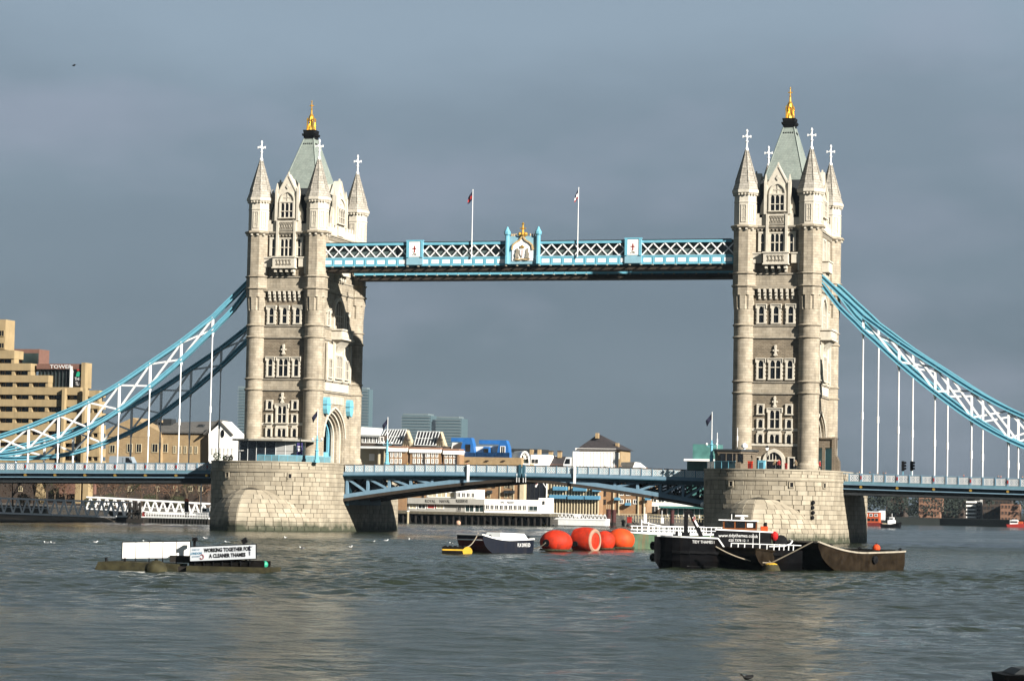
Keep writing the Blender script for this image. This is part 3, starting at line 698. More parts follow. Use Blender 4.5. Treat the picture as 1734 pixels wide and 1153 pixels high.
        if full:
            G2 = Face(FF.o+FF.n*.12, FF.u, FF.n); window(G2, root, 0, 51.75, 54.2, hw*1.15, 3, .3, .42, True, .34, False, True)
            t = MB(O); A, B = arch_pts(hw*.74, 54.4, 56.2), arch_pts(hw*.74-.22, 54.4, 55.95)
            for i in range(len(A)-1): FF.poly(t, [A[i], A[i+1], B[i+1], B[i]], .12, .34)
            FF.box(t, -.08, .08, 54.5, 55.8, .12, .2); FF.box(t, -.6, .6, 55.0, 55.12, .12, .2)
            FF.poly(t, [(-.3, 56.9), (0, 56.5), (.3, 56.9), (0, 57.4)], .12, .26)
            t.build('gable_tracery', DRESS, go)
    gable(FR, 1.85); gable(BK, 1.85, False); gable(RT, 2.6); gable(LT, 2.6, False)
    # roofs
    lr = MB(O); lr.frustum(0, 0, 49.5, 57.2, 4.6, 8.6, 3.5, 5.4); lr.build('lower_roof', LEAD, root)
    rf = MB(O); rf.loft([[(-a, -b, z), (a, -b, z), (a, b, z), (-a, b, z)] for a, b, z in ((3.9, 6.0, 54.6), (3.25, 4.8, 57.2), (.86, .95, 66.3))]); ro = rf.build('roof', COPPER, root)
    hp = MB(O)
    for sx in (-1, 1):
        for sy in (-1, 1): hp.bar((sx*3.25, sy*4.8, 57.2), (sx*.86, sy*.95, 66.3), .16); hp.bar((sx*3.9, sy*6.0, 54.6), (sx*3.25, sy*4.8, 57.2), .16)
    hp.build('hip_roll', COPPER, ro)
    fr_ = MB(O)
    for k in range(5):
        a = (k-2)*.36
        for s_ in (-1, 1): fr_.cbox(a, s_*1.36, 65.3, .16, .12, .35); fr_.cbox(s_*1.13, a, 65.3, .12, .16, .35)
    fr_.build('vent', BLACK, ro)
    ri = MB(O); ri.frustum(0, 0, 66.2, 66.7, .9, 1.0, .95, 1.05); ri.frustum(0, 0, 66.7, 67.1, 1.1, 1.2, 1.2, 1.3); ri.frustum(0, 0, 67.1, 67.75, .95, 1.05, 1.05, 1.15); ri.build('black_cresting', BLACK, ro)
    cw = MB(O); cw.lathe([(.8, 67.7), (.75, 68.1), (.45, 68.7), (.34, 69.6), (.28, 70.2), (.36, 70.35), (.2, 70.6), (.14, 71.3), (.2, 71.45), (.1, 71.6), (.08, 72.6), (.14, 72.7), (.03, 72.95)], 8)
    for k in range(4):
        a = R_(45+90*k); x, y = .72*math.cos(a), .72*math.sin(a); cw.frustum(x, y, 67.7, 69.5, .13, .13, .08, .08); cw.frustum(x, y, 69.5, 69.9, .16, .16, .04, .04)
        a = R_(90*k); cw.bar((.2*math.cos(a), .2*math.sin(a), 70.5), (.75*math.cos(a), .75*math.sin(a), 69.2), .14)
    cw.box(-.36, .36, -.07, .07, 71.95, 72.12); cw.box(-.07, .07, -.36, .36, 71.95, 72.12)
    cw.build('gilded_finial', GOLD, ro)
    # ---------------- right-hand face (river side on the left tower, land side on the other)
    F = RT
    if inner > 0:
        for y in (-4.95, 6.05):
            b = MB(O); F.poly(b, [(y-.55, 22.2), (y+.55, 22.2), (y+.95, 21.7), (y+.95, 20.2), (y+.35, 19.3), (y-.5, 19.5), (y-.8, 20.2), (y-.8, 21.7)], 0, .75)
            F.box(b, y-.95, y+1.0, 21.0, 21.15, 0, .85); b.build('blue_boss', SKYBLUE, root)
        for k in range(9): a = (k-4)*.72+.4; F.box(MB(O), a-.2, a+.2, 21.2, 22.5, 0, .22).build('carved_shield', DRESS, root)
    bay = MB(O)
    F.box(bay, -5.6, 5.6, 25.0, 31.2, 0, .35); F.box(bay, -5.6, 5.6, 23.3, 24.7, 0, .3)
    for a in (-5.5, -2.3, 2.3, 5.5): F.box(bay, a-.25, a+.25, 25.0, 31.4, .35, .65)
    b2 = bay.build('carved_bay', DRESS, root)
    F2 = Face((WX+.35, 0, 0), (0, 1, 0), (1, 0, 0))
    window(F2, root, 0, 25.6, 29.3, 3.0, 4, .3, .5, True, .3, False)
    for s_ in (-1, 1): window(F2, root, s_*3.95, 25.6, 28.6, 1.5, 2, .25, .5, True, .25, False)
    cb = MB(O)
    rings = []
    for k in range(7):
        t = k/6; z = 29.4+2.6*t; d = .35+1.6*t**1.7; h = .3+2.4*math.sin(t*math.pi/2)
        rings.append([F.p(-h, z, .3), F.p(-h*.8, z, d), F.p(h*.8, z, d), F.p(h, z, .3)])
    cb.loft(rings); F.box(cb, -2.9, 2.9, 31.95, 32.2, 0, 2.15); F.box(cb, -2.7, 2.7, 32.2, 33.5, 0, 1.9); F.box(cb, -2.9, 2.9, 33.5, 33.75, 0, 2.1)
    for k in range(6): a = (k-2.5)*.9; F.box(cb, a-.3, a+.3, 32.4, 33.35, 1.9, 1.98)
    cb.build('corbelled_balcony', DRESS, root)
    gw = MB(O); A, B = arch_pts(2.6, 36.6, 39.2), arch_pts(2.15, 36.6, 38.7)
    A = [(-2.6, 33.8)]+A+[(2.6, 33.8)]; B = [(-2.15, 33.8)]+B+[(2.15, 33.8)]
    for i in range(len(A)-1): F.poly(gw, [A[i], A[i+1], B[i+1], B[i]], 0, .5)
    for a in (-1.05, 0, 1.05): F.box(gw, a-.08, a+.08, 33.8, 38.3, 0, .3)
    F.box(gw, -2.1, 2.1, 36.0, 36.15, 0, .28); F.box(gw, -2.1, 2.1, 34.9, 35.0, 0, .28)
    g2 = gw.build('great_window', DRESS, root)
    for a in (-1.6, -.53, .53, 1.6): F.box(MB(O), a-.45, a+.45, 33.8, 38.0 if abs(a) > 1 else 38.5, .01, .05).build('pane', GLASS, g2)
    for s_ in (-1, 1): window(F, root, s_*4.5, 34.2, 36.6, .9, 1, .4, .5, True, .3, False, True, True)
    # top storey
    window(F, root, 0, 44.8, 48.0, 2.6, 4, .35, .5, True, .35, False)
    for s_ in (-1, 1):
        window(F, root, s_*4.4, 44.8, 48.0, .9, 1, .3, .5, True, .3, False)
    tb = MB(O); F.box(tb, -1.9, 1.9, 43.0, 44.5, 0, 1.3); F.box(tb, -2.1, 2.1, 44.5, 44.7, 0, 1.45); F.box(tb, -2.0, 2.0, 42.8, 43.0, 0, 1.4)
    for a in (-1.6, -.5, .5, 1.6): F.box(tb, a-.2, a+.2, 41.95, 42.8, 0, .8)
    tb.build('balcony', DRESS, root)
    return root
towerL = make_tower(-41.15, 1, 'gothic stone bridge tower nearer the left edge, glass pavilion at its foot')
towerR = make_tower(41.15, -1, 'gothic stone bridge tower behind the black work boats, low stone cabin at its foot')
# ================================================================== PARAPET PANEL (shared by the road spans)
def panel_mesh(w, h, back, name):
    m1 = MB(); m1.box(-w/2, w/2, -.03, .03, 0, h); base = m1.mesh('parapet_panel', back)
    m2 = MB(); y0, y1 = -.075, -.03; t = .05
    n = 2; cw = (w-.16)/n
    def bar2(a, b): m2.bar((a[0], -.055, a[1]), (b[0], -.055, b[1]), .045, t, up=(0, 1, 0)) if False else m2.obox(((a[0]+b[0])/2, -.055, (a[1]+b[1])/2), ((b[0]-a[0])/2, 0, (b[1]-a[1])/2), Vector((-(b[1]-a[1]), 0, b[0]-a[0])).normalized()*t/2, (0, .024, 0))
    for i in range(n):
        x0 = -w/2+.08+i*cw; x1 = x0+cw; xm, zm = (x0+x1)/2, h/2; a, b = .12, h-.12
        for p, q in (((x0, a), (x1, b)), ((x1, a), (x0, b)), ((xm, a), (x1, zm)), ((x1, zm), (xm, b)), ((xm, b), (x0, zm)), ((x0, zm), (xm, a))): bar2(p, q)
        bar2((x0, a), (x0, b)); bar2((x1, a), (x1, b))
    bar2((-w/2, .1), (w/2, .1)); bar2((-w/2, h-.1), (w/2, h-.1))
    return base, m2.mesh('lattice', WHITE)
def put_panel(meshes, root, x, y, z, slope, face):
    for i, me in enumerate(meshes):
        o = bpy.data.objects.new('parapet_panel' if i == 0 else 'lattice', me); C.objects.link(o)
        if i == 0:
            o.parent = root; o.location = (x, y, z); o.rotation_euler = (0, -slope if face > 0 else slope, 0 if face > 0 else math.pi); base = o
        else: o.parent = base
MIDBLUE = mat('mid_blue_paint', (.12, .22, .30), .5, var=.1, scale=1.5, stain=.25, stain_col=(.06, .1, .13))
GREYBLUE = mat('grey_blue_panel', (.20, .27, .34), .55, var=.08)
TEALBLUE = mat('teal_blue_paint', (.16, .30, .36), .5, var=.1, scale=1.5, stain=.25, stain_col=(.06, .1, .13))
WEBSHADE = mat('web_shade_blue', (.012, .03, .042), .5, var=.2)  # near-black blue holds the shade of the recessed girder web
ROAD = mat('asphalt', (.05, .05, .052), .9, var=.2, bump=.3)
# ================================================================== SIDE SPANS
def make_side_span(sg, label):
    x0, x1 = 51.6, (112 if sg < 0 else 96); sl = -.0135
    root = thing('side_span', label, 'bridge deck', (sg*x0, 0, 0))
    def Z(x): return 10.93+sl*(x-x0)
    def P(x, y, z): return Vector((sg*(x-x0), y, z))
    def beam(name, y0, y1, a, b, m_):
        mb = MB(); ya, yb = y0, y1
        mb.add([P(x0, ya, Z(x0)+a), P(x0, yb, Z(x0)+a), P(x0, yb, Z(x0)+b), P(x0, ya, Z(x0)+b), P(x1, ya, Z(x1)+a), P(x1, yb, Z(x1)+a), P(x1, yb, Z(x1)+b), P(x1, ya, Z(x1)+b)],
               [(0, 1, 2, 3), (7, 6, 5, 4), (0, 4, 5, 1), (1, 5, 6, 2), (2, 6, 7, 3), (3, 7, 4, 0)])
        bm = mb.build(name, m_, root); return bm
    beam('roadway', -8.4, 8.4, -1.75, -1.35, ROAD)
    beam('soffit', -8.2, 8.2, -3.3, -3.0, UNDER)
    for s_ in (-1, 1):
        y = s_*9.0
        lo, hi = min(y, y-s_*.5), max(y, y-s_*.5)
        f = 1 if s_ > 0 else -1
        def fb(name, d0, d1, a, b, m_): beam(name, *sorted((y+f*d0, y+f*d1)), a, b, m_)
        fb('handrail', -.14, .14, -.12, 0, STEELBLUE)
        fb('plinth', -.16, .2, -1.62, -1.25, TEALBLUE)
        fb('cornice', -.16, .36, -1.80, -1.64, STEELBLUE)
        fb('girder_web', -.5, -.25, -2.34, -1.81, WEBSHADE)
        fb('lower_flange', -.5, .3, -2.50, -2.35, STEELBLUE)
        fb('girder_skirt', -.5, -.2, -3.35, -2.51, LEAD)
    W_ = 5.58/3; pm = panel_mesh(W_-.22, 1.12, GREYBLUE, 'p')
    n = int((x1-x0)/W_)
    for s_ in (-1, 1):
        for k in range(n):
            xc = 54.6-5.58+W_*(k+.5)
            if xc-W_/2 < x0: continue
            put_panel(pm, root, sg*(xc-x0), s_*9.0, Z(xc)-1.245, math.atan(sl)*sg*-1, -s_)
            xp = xc-W_/2; main = (k % 3 == 0)
            pw = .17 if main else .10
            q = MB(); q.obox(P(xp, s_*9.0, Z(xp)-.65), (pw, 0, 0), (0, .18, 0), (0, 0, .66)); po = q.build('post', STEELBLUE, root)
            if main:
                MB().obox(P(xp, s_*9.0+s_*.2, Z(xp)-.62), (.1, 0, 0), (0, .03, 0), (0, 0, .26)).build('red_badge', RED, po)
                b = MB(); b.tube(P(xp, s_*8.7, Z(xp)-2.08), P(xp, s_*9.42, Z(xp)-2.08), .2, 10); b.build('gilded_boss', GOLD, po)
    return root
spanL = make_side_span(-1, 'blue painted side span of the bridge running off the left edge')
spanR = make_side_span(1, 'blue painted side span of the bridge running off the right edge')

# ================================================================== SUSPENSION CHAINS
HX = [54.6+5.58*k for k in range(10)]
UP = [35.3, 31.2, 27.6, 24.0, 21.0, 18.7, 16.6, 14.8, 13.4, 12.4]
LO = [33.0, 28.0, 23.5, 19.5, 16.4, 14.2, 12.5, 11.7, 11.4, 11.5]
def make_chain(sg, sy, label):
    y = 8.5*sy; root = thing('suspension_chain', label, 'bridge chain', (sg*47.0, y, 0), group='suspension chains of the side spans')
    def P(x, z, dy=0): return Vector((sg*(x-47.0), dy, z))
    n = 10 if sg < 0 else 8
    for nm, A, z0 in (('upper_chord', UP, 42.1), ('lower_chord', LO, 41.2)):
        xs = [47.0, 50.8]+HX[:n]; za = [z0, (z0+A[0])/2+(.15 if nm == 'upper_chord' else -.35)]+A[:n]
        pts = []
        for i in range(len(xs)-1):                     # smooth the run between joints
            for k in range(3):
                t = k/3; p0 = za[max(i-1, 0)]; p1, p2 = za[i], za[i+1]; p3 = za[min(i+2, len(za)-1)]
                zz = .5*((2*p1)+(-p0+p2)*t+(2*p0-5*p1+4*p2-p3)*t*t+(-p0+3*p1-3*p2+p3)*t**3)
                pts.append((xs[i]+(xs[i+1]-xs[i])*t, zz))
        pts.append((xs[-1], za[-1]))
        for part, dz0, dz1, hy, m_ in ((nm, -.15, .15, .12, SKYBLUE), ('flange', .16, .36, .40, SKYBLUE), ('flange', -.36, -.16, .40, SKYBLUE)):
            mb = MB(); rings = []
            for i, (x, z) in enumerate(pts):
                a = pts[max(i-1, 0)]; b = pts[min(i+1, len(pts)-1)]; t = Vector((b[0]-a[0], 0, b[1]-a[1])).normalized(); nn = Vector((-t.z, 0, t.x))
                def q(dy, d): v = Vector((x, 0, z))+nn*d; return P(v.x, v.z, dy)
                rings.append([q(-hy, dz0), q(hy, dz0), q(hy, dz1), q(-hy, dz1)])
            mb.loft(rings)
            o_ = mb.build(part, m_, root if part == nm else chord)
            if part == nm: chord = o_
    for k in range(n):
        x = HX[k]; u, l = UP[k], LO[k]
        MB().bar(P(x, l), P(x, u), .34, .34).build('strut', WHITE, root)
        if k: # crossing braces of the bay
            MB().bar(P(HX[k], l+.2), P(HX[k-1], UP[k-1]-.2), .22, .3).build('brace', WHITE, root)
            MB().bar(P(HX[k], u-.2, .12), P(HX[k-1], LO[k-1]+.2, .12), .22, .3).build('brace', WHITE, root)
        zd = 10.93-.0135*(x-51.6)-.6
        if l-zd > .7:
            h = MB(); h.tube(P(x, l-.3), P(x, zd), .115, 8); h.tube(P(x, l-.3), P(x, l-1.05), .32, 8, .13); zm = zd+(l-zd)*.42
            h.tube(P(x, zm-.55), P(x, zm+.55), .19, 8); h.build('hanger', WHITE, root)
    return root
make_chain(-1, -1, 'blue and white suspension chain at the left, nearer the camera'); make_chain(-1, 1, 'blue and white suspension chain at the left, in shade behind the nearer one')
make_chain(1, -1, 'blue and white suspension chain at the right, nearer the camera'); make_chain(1, 1, 'blue and white suspension chain at the right, behind the nearer one')

# ================================================================== BASCULES
def make_bascule(sg, label):
    L = 30.4; root = thing('bascule', label, 'bridge deck', (sg*30.5, 0, 0))
    def P(x, y, z): return Vector((sg*(x-30.5), y, z))        # x = distance from the middle of the river
    def Zt(x): return 11.36-.34*(x/30.5)**2
    def Zb(x): return 9.38-3.8*(x/30.5)**1.3
    N = 16; xs = [.12+(30.5-.12)*i/N for i in range(N+1)]
    def strip(name, y0, y1, f0, f1, m_, xs_=xs, par=None):
        mb = MB(); mb.loft([[P(x, y0, f0(x)), P(x, y1, f0(x)), P(x, y1, f1(x)), P(x, y0, f1(x))] for x in xs_]); return mb.build(name, m_, par or root)
    strip('roadway', -8.3, 8.3, lambda x: Zt(x)-1.75, lambda x: Zt(x)-1.35, ROAD)
    strip('soffit', -7.6, 7.6, lambda x: Zb(x)+.1, lambda x: Zb(x)+.3, UNDER)
    for s_ in (-1, 1):
        y = s_*9.0
        strip('handrail', y-.13, y+.13, lambda x: Zt(x)-.11, lambda x: Zt(x), UNDER)
        strip('fascia', y-.2, y+.2, lambda x: Zt(x)-1.75, lambda x: Zt(x)-1.26, STEELBLUE)
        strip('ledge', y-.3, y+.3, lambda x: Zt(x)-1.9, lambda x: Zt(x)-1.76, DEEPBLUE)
    for gy in (-8.3, -2.8, 2.8, 8.3):
        front = abs(gy) > 8
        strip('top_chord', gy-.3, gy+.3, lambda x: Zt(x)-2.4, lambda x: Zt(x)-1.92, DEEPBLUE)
        bc = strip('bottom_chord', gy-.36, gy+.36, lambda x: Zb(x)-.1, lambda x: Zb(x)+.55, STEELBLUE)
        strip('bottom_plate', gy-.5, gy+.5, lambda x: Zb(x)-.62, lambda x: Zb(x)-.11, UNDER)
        bays = [30.0, 26.4, 22.7, 19.0, 15.3, 11.6, 8.2]
        for i, x in enumerate(bays):
            if Zt(x)-2.4 > Zb(x)+.6: MB().bar(P(x, gy, Zb(x)+.3), P(x, gy, Zt(x)-2.2), .42, .42).build('post', STEELBLUE, root)
            if i+1 < len(bays) and Zt(bays[i+1])-2.4 > Zb(bays[i+1])+.7: MB().bar(P(x, gy, Zt(x)-2.3), P(bays[i+1]+.3, gy, Zb(bays[i+1])+.4), .34, .34).build('diagonal', STEELBLUE, root)
    for x in (29, 24, 19, 14):                               # sway bracing between the girders
        for a, b in ((-8.3, -2.8), (-2.8, 2.8), (2.8, 8.3)):
            MB().bar(P(x, a, Zt(x)-2.2), P(x, b, Zb(x)+.4), .16, .16).build('sway_brace', UNDER, root); MB().bar(P(x, b, Zt(x)-2.2), P(x, a, Zb(x)+.4), .16, .16).build('sway_brace', UNDER, root)
    W_ = 1.745; pm = panel_mesh(W_-.14, 1.12, PALEBLUE, 'p')
    for s_ in (-1, 1):
        for k in range(17):
            xc = .6+W_*(k+.5); slope = -.68*xc/30.5**2
            put_panel(pm, root, sg*(xc-30.5), s_*9.0, Zt(xc)-1.235, math.atan(slope)*sg*-1, -s_)
            MB().obox(P(xc-W_/2, s_*9.0, Zt(xc)-.66), (.07, 0, 0), (0, .14, 0), (0, 0, .62)).build('post', STEELBLUE, root)
    MB().box(sg*(8.9-30.5)-.19, sg*(8.9-30.5)+.19, -9.45, -9.3, 8.55, 11.3).build('white_marker', WHITE, root)
    e = MB(); e.obox(P(.3, -9.0, 10.4), (.16, 0, 0), (0, .3, 0), (0, 0, 1.05)); e.build('nose_post', DEEPBLUE, root)
    for dx in (.35, .75): MB().bar(P(dx, -9.25, 8.6), P(dx, -9.25, 10.0), .08).build('nose_lug', WHITE, root)
    # dark box standing in for the shadow where the leaf meets the pier
    MB().obox(P(30.3, 0, 6.4), (.5, 0, 0), (0, 8.0, 0), (0, 0, 2.0)).build('hinge_shade_box', DEEPBLUE, root)
    return root
make_bascule(-1, 'grey blue bascule leaf hinged on the pier nearer the left edge'); make_bascule(1, 'grey blue bascule leaf hinged on the pier behind the work boats')

# ================================================================== HIGH LEVEL WALKWAYS
ARMS_CH = mat('heraldic_panel', (.78, .77, .74), .6, var=.08, scale=4)
def make_walkway(y, front, label):
    x0, x1 = -34.8, 34.3; root = thing('high_walkway', label, 'walkway', (0, y, 43), group='high level walkways between the towers')
    O = (0, 0, 43); w = 1.75
    def B(name, a, b, y0, y1, z0, z1, m_, par=None): return MB(O).box(a, b, y0, y1, z0, z1).build(name, m_, par or root)
    B('underside', x0+.3, x1-.3, -w+.2, w-.2, 42.72, 43.35, UNDER)
    B('soffit_girder', x0+.2, x1-.2, -w+.05, w-.05, 43.36, 43.55, DEEPBLUE)
    B('floor', x0, x1, -w, w, 43.56, 43.7, DEEPBLUE)
    B('roof', x0+.5, x1-.5, -w-.1, w+.1, 47.36, 47.5, LEAD)
    B('glazing', x0+.5, x1-.5, -w+.75, w-.75, 43.8, 47.3, mat('walkway_glazing' if front else 'walkway_glazing_back', (.13, .17, .165), .3, var=.5, scale=.6))
    for s_ in (-1, 1):
        f = s_*w; lo, hi = sorted((f, f+s_*.16))
        B('ledge', x0, x1, lo-.05, hi+.05, 43.52, 43.66, SKYBLUE); B('rail', x0, x1, lo, hi+.02, 44.72, 44.86, SKYBLUE)
        B('fascia', x0, x1, lo+.03, hi-.05, 43.66, 44.72, SKYBLUE)
        B('top_chord', x0+.4, x1-.4, lo, hi, 46.95, 47.35, SKYBLUE); B('bottom_chord', x0+.4, x1-.4, lo, hi, 44.87, 45.0, PALEBLUE)
    # white panels of the fascia, one per bay
    pm = MB(); pm.box(-.62, .62, -.05, 0, 0, .62); pme = pm.mesh('fascia_panel', ARMS_CH)
    rm = MB(); rm.box(-.78, -.72, -.07, 0, -.2, .82); rme = rm.mesh('fascia_rib', SKYBLUE)
    bm_ = MB(); bm_.box(-.11, .11, -.5, 0, 0, .16); bme = bm_.mesh('bracket', MOULD)
    n = 37; W_ = (x1-x0)/n
    for k in range(n):
        xc = x0+W_*(k+.5)
        for s_ in ((-1,) if not front else (-1, 1)):
            rz = 0 if s_ < 0 else math.pi
            inst(pme, 'fascia_panel', (xc, s_*(w+.11), .9), rz, root); inst(rme, 'fascia_rib', (xc-W_/2*s_*-1+.75, s_*(w+.11), .85), rz, root); inst(bme, 'bracket', (xc-W_/2, s_*(w+.1), .36), rz, root)
    # lattice crosses
    lm = MB(); b = W_*.5; wd = .2
    for a0, a1 in (((-b, 0), (b, 1.96)), ((b, 0), (-b, 1.96))):
        d = Vector((a1[0]-a0[0], 0, a1[1]-a0[1])); nn = Vector((-d.z, 0, d.x)).normalized()*wd/2
        lm.obox(((a0[0]+a1[0])/2, -.04 if a0[0] < 0 else -.10, (a0[1]+a1[1])/2), d/2, nn, (0, .03, 0))
    lme = lm.mesh('lattice_cross', WHITE)
    for k in range(n):
        xc = x0+W_*(k+.5)
        if xc < x0+.9 or xc > x1-.9: continue
        if front and (abs(xc+18.6) < 1.4 or abs(xc-18.0) < 1.4 or abs(xc) < 3.0): pass
        for s_ in ((-1, 1) if front else (-1,)): inst(lme, 'lattice_cross', (xc, s_*(w-.02), 1.98), 0 if s_ < 0 else math.pi, root)
    if not front: return root
    yf = -w-.2
    for xa, xb in ((-20.05, -17.25), (16.65, 19.35)):       # framed badges
        B_ = MB(O).box(xa, xb, yf-.2, yf+.1, 43.7, 47.75).build('badge_frame', PALEBLUE, root)
        e = MB(O); e.box(xa-.08, xb+.08, yf-.3, yf+.1, 47.55, 47.75)
        for x in (xa+.2, xb-.2): e.box(x-.2, x+.2, yf-.32, yf-.2, 44.9, 47.55)
        e.build('badge_pilaster', SKYBLUE, B_)
        xm = (xa+xb)/2
        MB(O).box(xa+.45, xb-.45, yf-.26, yf-.2, 45.0, 47.45).build('badge_panel', ARMS_CH, B_)
        MB(O).plate([(-.42, .3), (0, -.25), (.42, .3), (.42, 1.15), (-.42, 1.15)], (xm, yf-.26, 45.7), (1, 0, 0), (0, 0, 1), (0, -.05, 0)).build('shield', ARMS_CH, B_)
        MB(O).box(xm-.1, xm+.1, yf-.34, yf-.3, 45.7, 46.8).box(xm-.32, xm+.32, yf-.34, yf-.3, 46.25, 46.42).build('red_emblem', RED, B_)
        MB(O).plate([(-.4, 0), (-.15, .25), (.3, .12), (.4, .3), (.1, .45), (-.3, .3)], (xm, yf-.26, 45.15), (1, 0, 0), (0, 0, 1), (0, -.06, 0)).build('scroll', MOULD, B_)
    # coat of arms in the middle
    xa, xb = -3.2, 2.6; xm = (xa+xb)/2
    ar = MB(O).box(xa+.6, xb-.6, yf-.2, yf+.1, 43.7, 48.2).build('arms_frame', PALEBLUE, root)
    for x in (xa+.3, xb-.3):
        c = MB(O); c.lathe([(.42, 43.7), (.42, 44.9), (.36, 45.0), (.36, 48.3), (.52, 48.5), (.55, 48.9), (.4, 49.1), (.25, 49.4), (.12, 49.7), (.02, 49.75)], 8, x, yf-.25, R_(22.5)); c.build('arms_column', SKYBLUE, ar)
    og = [(-1.75, 45.9), (-1.6, 46.7), (-1.1, 47.15), (-.5, 47.45), (0, 48.2), (.5, 47.45), (1.1, 47.15), (1.6, 46.7), (1.75, 45.9)]
    MB(O).plate([(-1.75, 44.2)]+[(a, b) for a, b in og]+[(1.75, 44.2)], (xm, yf-.2, 0), (1, 0, 0), (0, 0, 1), (0, -.1, 0)).build('arms_panel', ARMS_CH, ar)
    m_ = MB(O)
    for p, q in zip(og, og[1:]): m_.bar((xm+p[0], yf-.36, p[1]+.06), (xm+q[0], yf-.36, q[1]+.06), .24, .24, up=(0, 1, 0))
    m_.build('ogee_mould', GOLDSTONE, ar)
    # low relief: shield, crown, two supporters, scroll
    def rel(name, pts, m2, d=.1): MB(O).plate(pts, (xm, yf-.3, 44.3), (1, 0, 0), (0, 0, 1), (0, -d, 0)).build(name, m2, ar)
    rel('shield', [(-.38, 1.0), (0, .45), (.38, 1.0), (.38, 1.75), (-.38, 1.75)], ARMS_CH, .16)
    rel('shield_cross', [(-.05, .6), (.05, .6), (.05, 1.7), (-.05, 1.7)], RED, .19); rel('crown', [(-.3, 1.95), (.3, 1.95), (.38, 2.3), (.15, 2.15), (0, 2.5), (-.15, 2.15), (-.38, 2.3)], GOLD, .16)
    for s_ in (-1, 1):
        rel('supporter', [(s_*a, b) for a, b in ((.5, .35), (.7, .9), (.55, 1.3), (.62, 1.75), (.85, 1.95), (1.05, 1.75), (1.0, 1.35), (1.2, 1.0), (1.1, .5), (1.3, .2), (.9, .25), (.85, .6), (.75, .3))], MOULD, .2)
    rel('scroll', [(-1.3, .1), (-.6, -.02), (0, .1), (.6, -.02), (1.3, .1), (1.2, .3), (.6, .18), (0, .3), (-.6, .18), (-1.2, .3)], GOLDSTONE, .14)
    f = MB(O); f.lathe([(.3, 48.2), (.42, 48.4), (.25, 48.75), (.18, 49.3), (.3, 49.4), (.18, 49.5), (.14, 50.0), (.24, 50.2), (.03, 50.45)], 8, xm, yf-.25)
    f.bar((xm-.5, yf-.25, 49.45), (xm+.5, yf-.25, 49.45), .2)
    for s_ in (-1, 1): f.ball((xm+s_*.5, yf-.25, 48.5), .34, 8, 6)
    f.build('gilded_finial', GOLD, ar)
    for k in range(6):
        x = xm+(-1.9+.35*k if k < 3 else 1.2+.35*(k-3)); MB(O).lathe([(.1, 48.2), (.12, 48.45), (.02, 48.65)], 6, x, yf-.1).build('cresting_bud', GOLDSTONE, ar)
    return root
GOLDSTONE = mat('gilded_stone', (.72, .52, .27), .6, var=.15, scale=3)
make_walkway(7.6, False, 'shaded high walkway between the towers, the farther of the two')
make_walkway(-7.85, True, 'blue high walkway with white lattice and coat of arms, the nearer of the two')
NAVY = mat('navy_cloth', (.02, .022, .05), .8, var=.2); CREAMC = mat('white_cloth', (.7, .68, .66), .8); REDC = mat('red_cloth', (.4, .03, .03), .8)
def flagpole(loc, h, label, cols, cat='flagpole', r=.09, fl=1.6, drop=2.3, sgn=-1, drift=.45, fold=.16):
    root = thing('flagpole', label, cat, loc)
    p = MB(); p.tube((0, 0, 0), (0, 0, h), r, 8, r*.6); p.ball((0, 0, h+.06), r*1.1, 8, 5); p.build('pole', WHITE, root)
    # drooping cloth in folds
    n, m_ = 8, 8; V = []; 
    for j in range(n+1):
        for i in range(m_+1):
            a, b = i/m_, j/n
            V.append((sgn*(r+a*fl*drift*(1-.35*b)+b*a*.25), math.sin(a*9+b*2)*fold*a, h-.15-b*drop*.62-a*drop*(.42-.1*b)))
    q = n*m_
    ax = {c: MB() for c in range(len(cols))}
    for j in range(n):
        for i in range(m_):
            c = (j*len(cols))//n; F = [j*(m_+1)+i, j*(m_+1)+i+1, (j+1)*(m_+1)+i+1, (j+1)*(m_+1)+i]; ax[c].add([V[k] for k in F], [(0, 1, 2, 3)])
    for c, mt in enumerate(cols): ax[c].build('flag' if c == 0 else 'flag_stripe', mt, root)
    return root
flagpole((-8.92, -10.0, 44.75), 11.0, 'white flagpole with dark limp flag on the walkway, left of the coat of arms', [NAVY, REDC, NAVY])
flagpole((8.85, -10.0, 44.75), 11.05, 'white flagpole with pale limp flag on the walkway, right of the coat of arms', [NAVY, CREAMC, REDC], drift=.28)
# ================================================================== BANKS
EARTH = mat('river_mud', (.075, .062, .045), .9, var=.3, scale=.3, bump=.4, bscale=2)
PAVE = mat('quay_paving', (.20, .185, .16), .9, var=.2, scale=.4)
QUAY = masonry('quay_wall', (.10, .09, .075), (.07, .065, .055), (.04, .035, .03), 1.6, .6, .04, .6, stain=.5, stain_col=(.025, .03, .018))
bank = [(-900, 56), (-104, 56), (-98, 66), (-92, 110), (-92, 172), (-80, 190), (-52, 198), (-36, 205), (-18, 226), (-6, 300), (-40, 420), (-60, 545), (-900, 545)]
b = MB(); b.prism(bank, -2, 2.7); o = struct(b.build('north_bank', QUAY)); o['label'] = 'dark stone river wall and quay ground behind the bridge'
b = MB(); b.prism([(-898, 57), (-105, 57), (-99, 67), (-93, 111), (-93, 173), (-81, 191.5), (-53, 199.5), (-37, 206.5), (-19, 227.5), (-7, 300), (-41, 420), (-61, 545), (-898, 545)], 2.5, 2.71); struct(b.build('quay', PAVE))
b = MB(); b.prism([(-900, 546), (-60, 546), (0, 560), (60, 530), (400, 470), (3000, 300), (3000, 4800), (-3000, 4800), (-3000, 546)], -2, 2.6); o = struct(b.build('far_bank', mat('far_earth', (.022, .027, .024), .9, var=.3, scale=.1))); o['label'] = 'dark low river bank in the far distance'

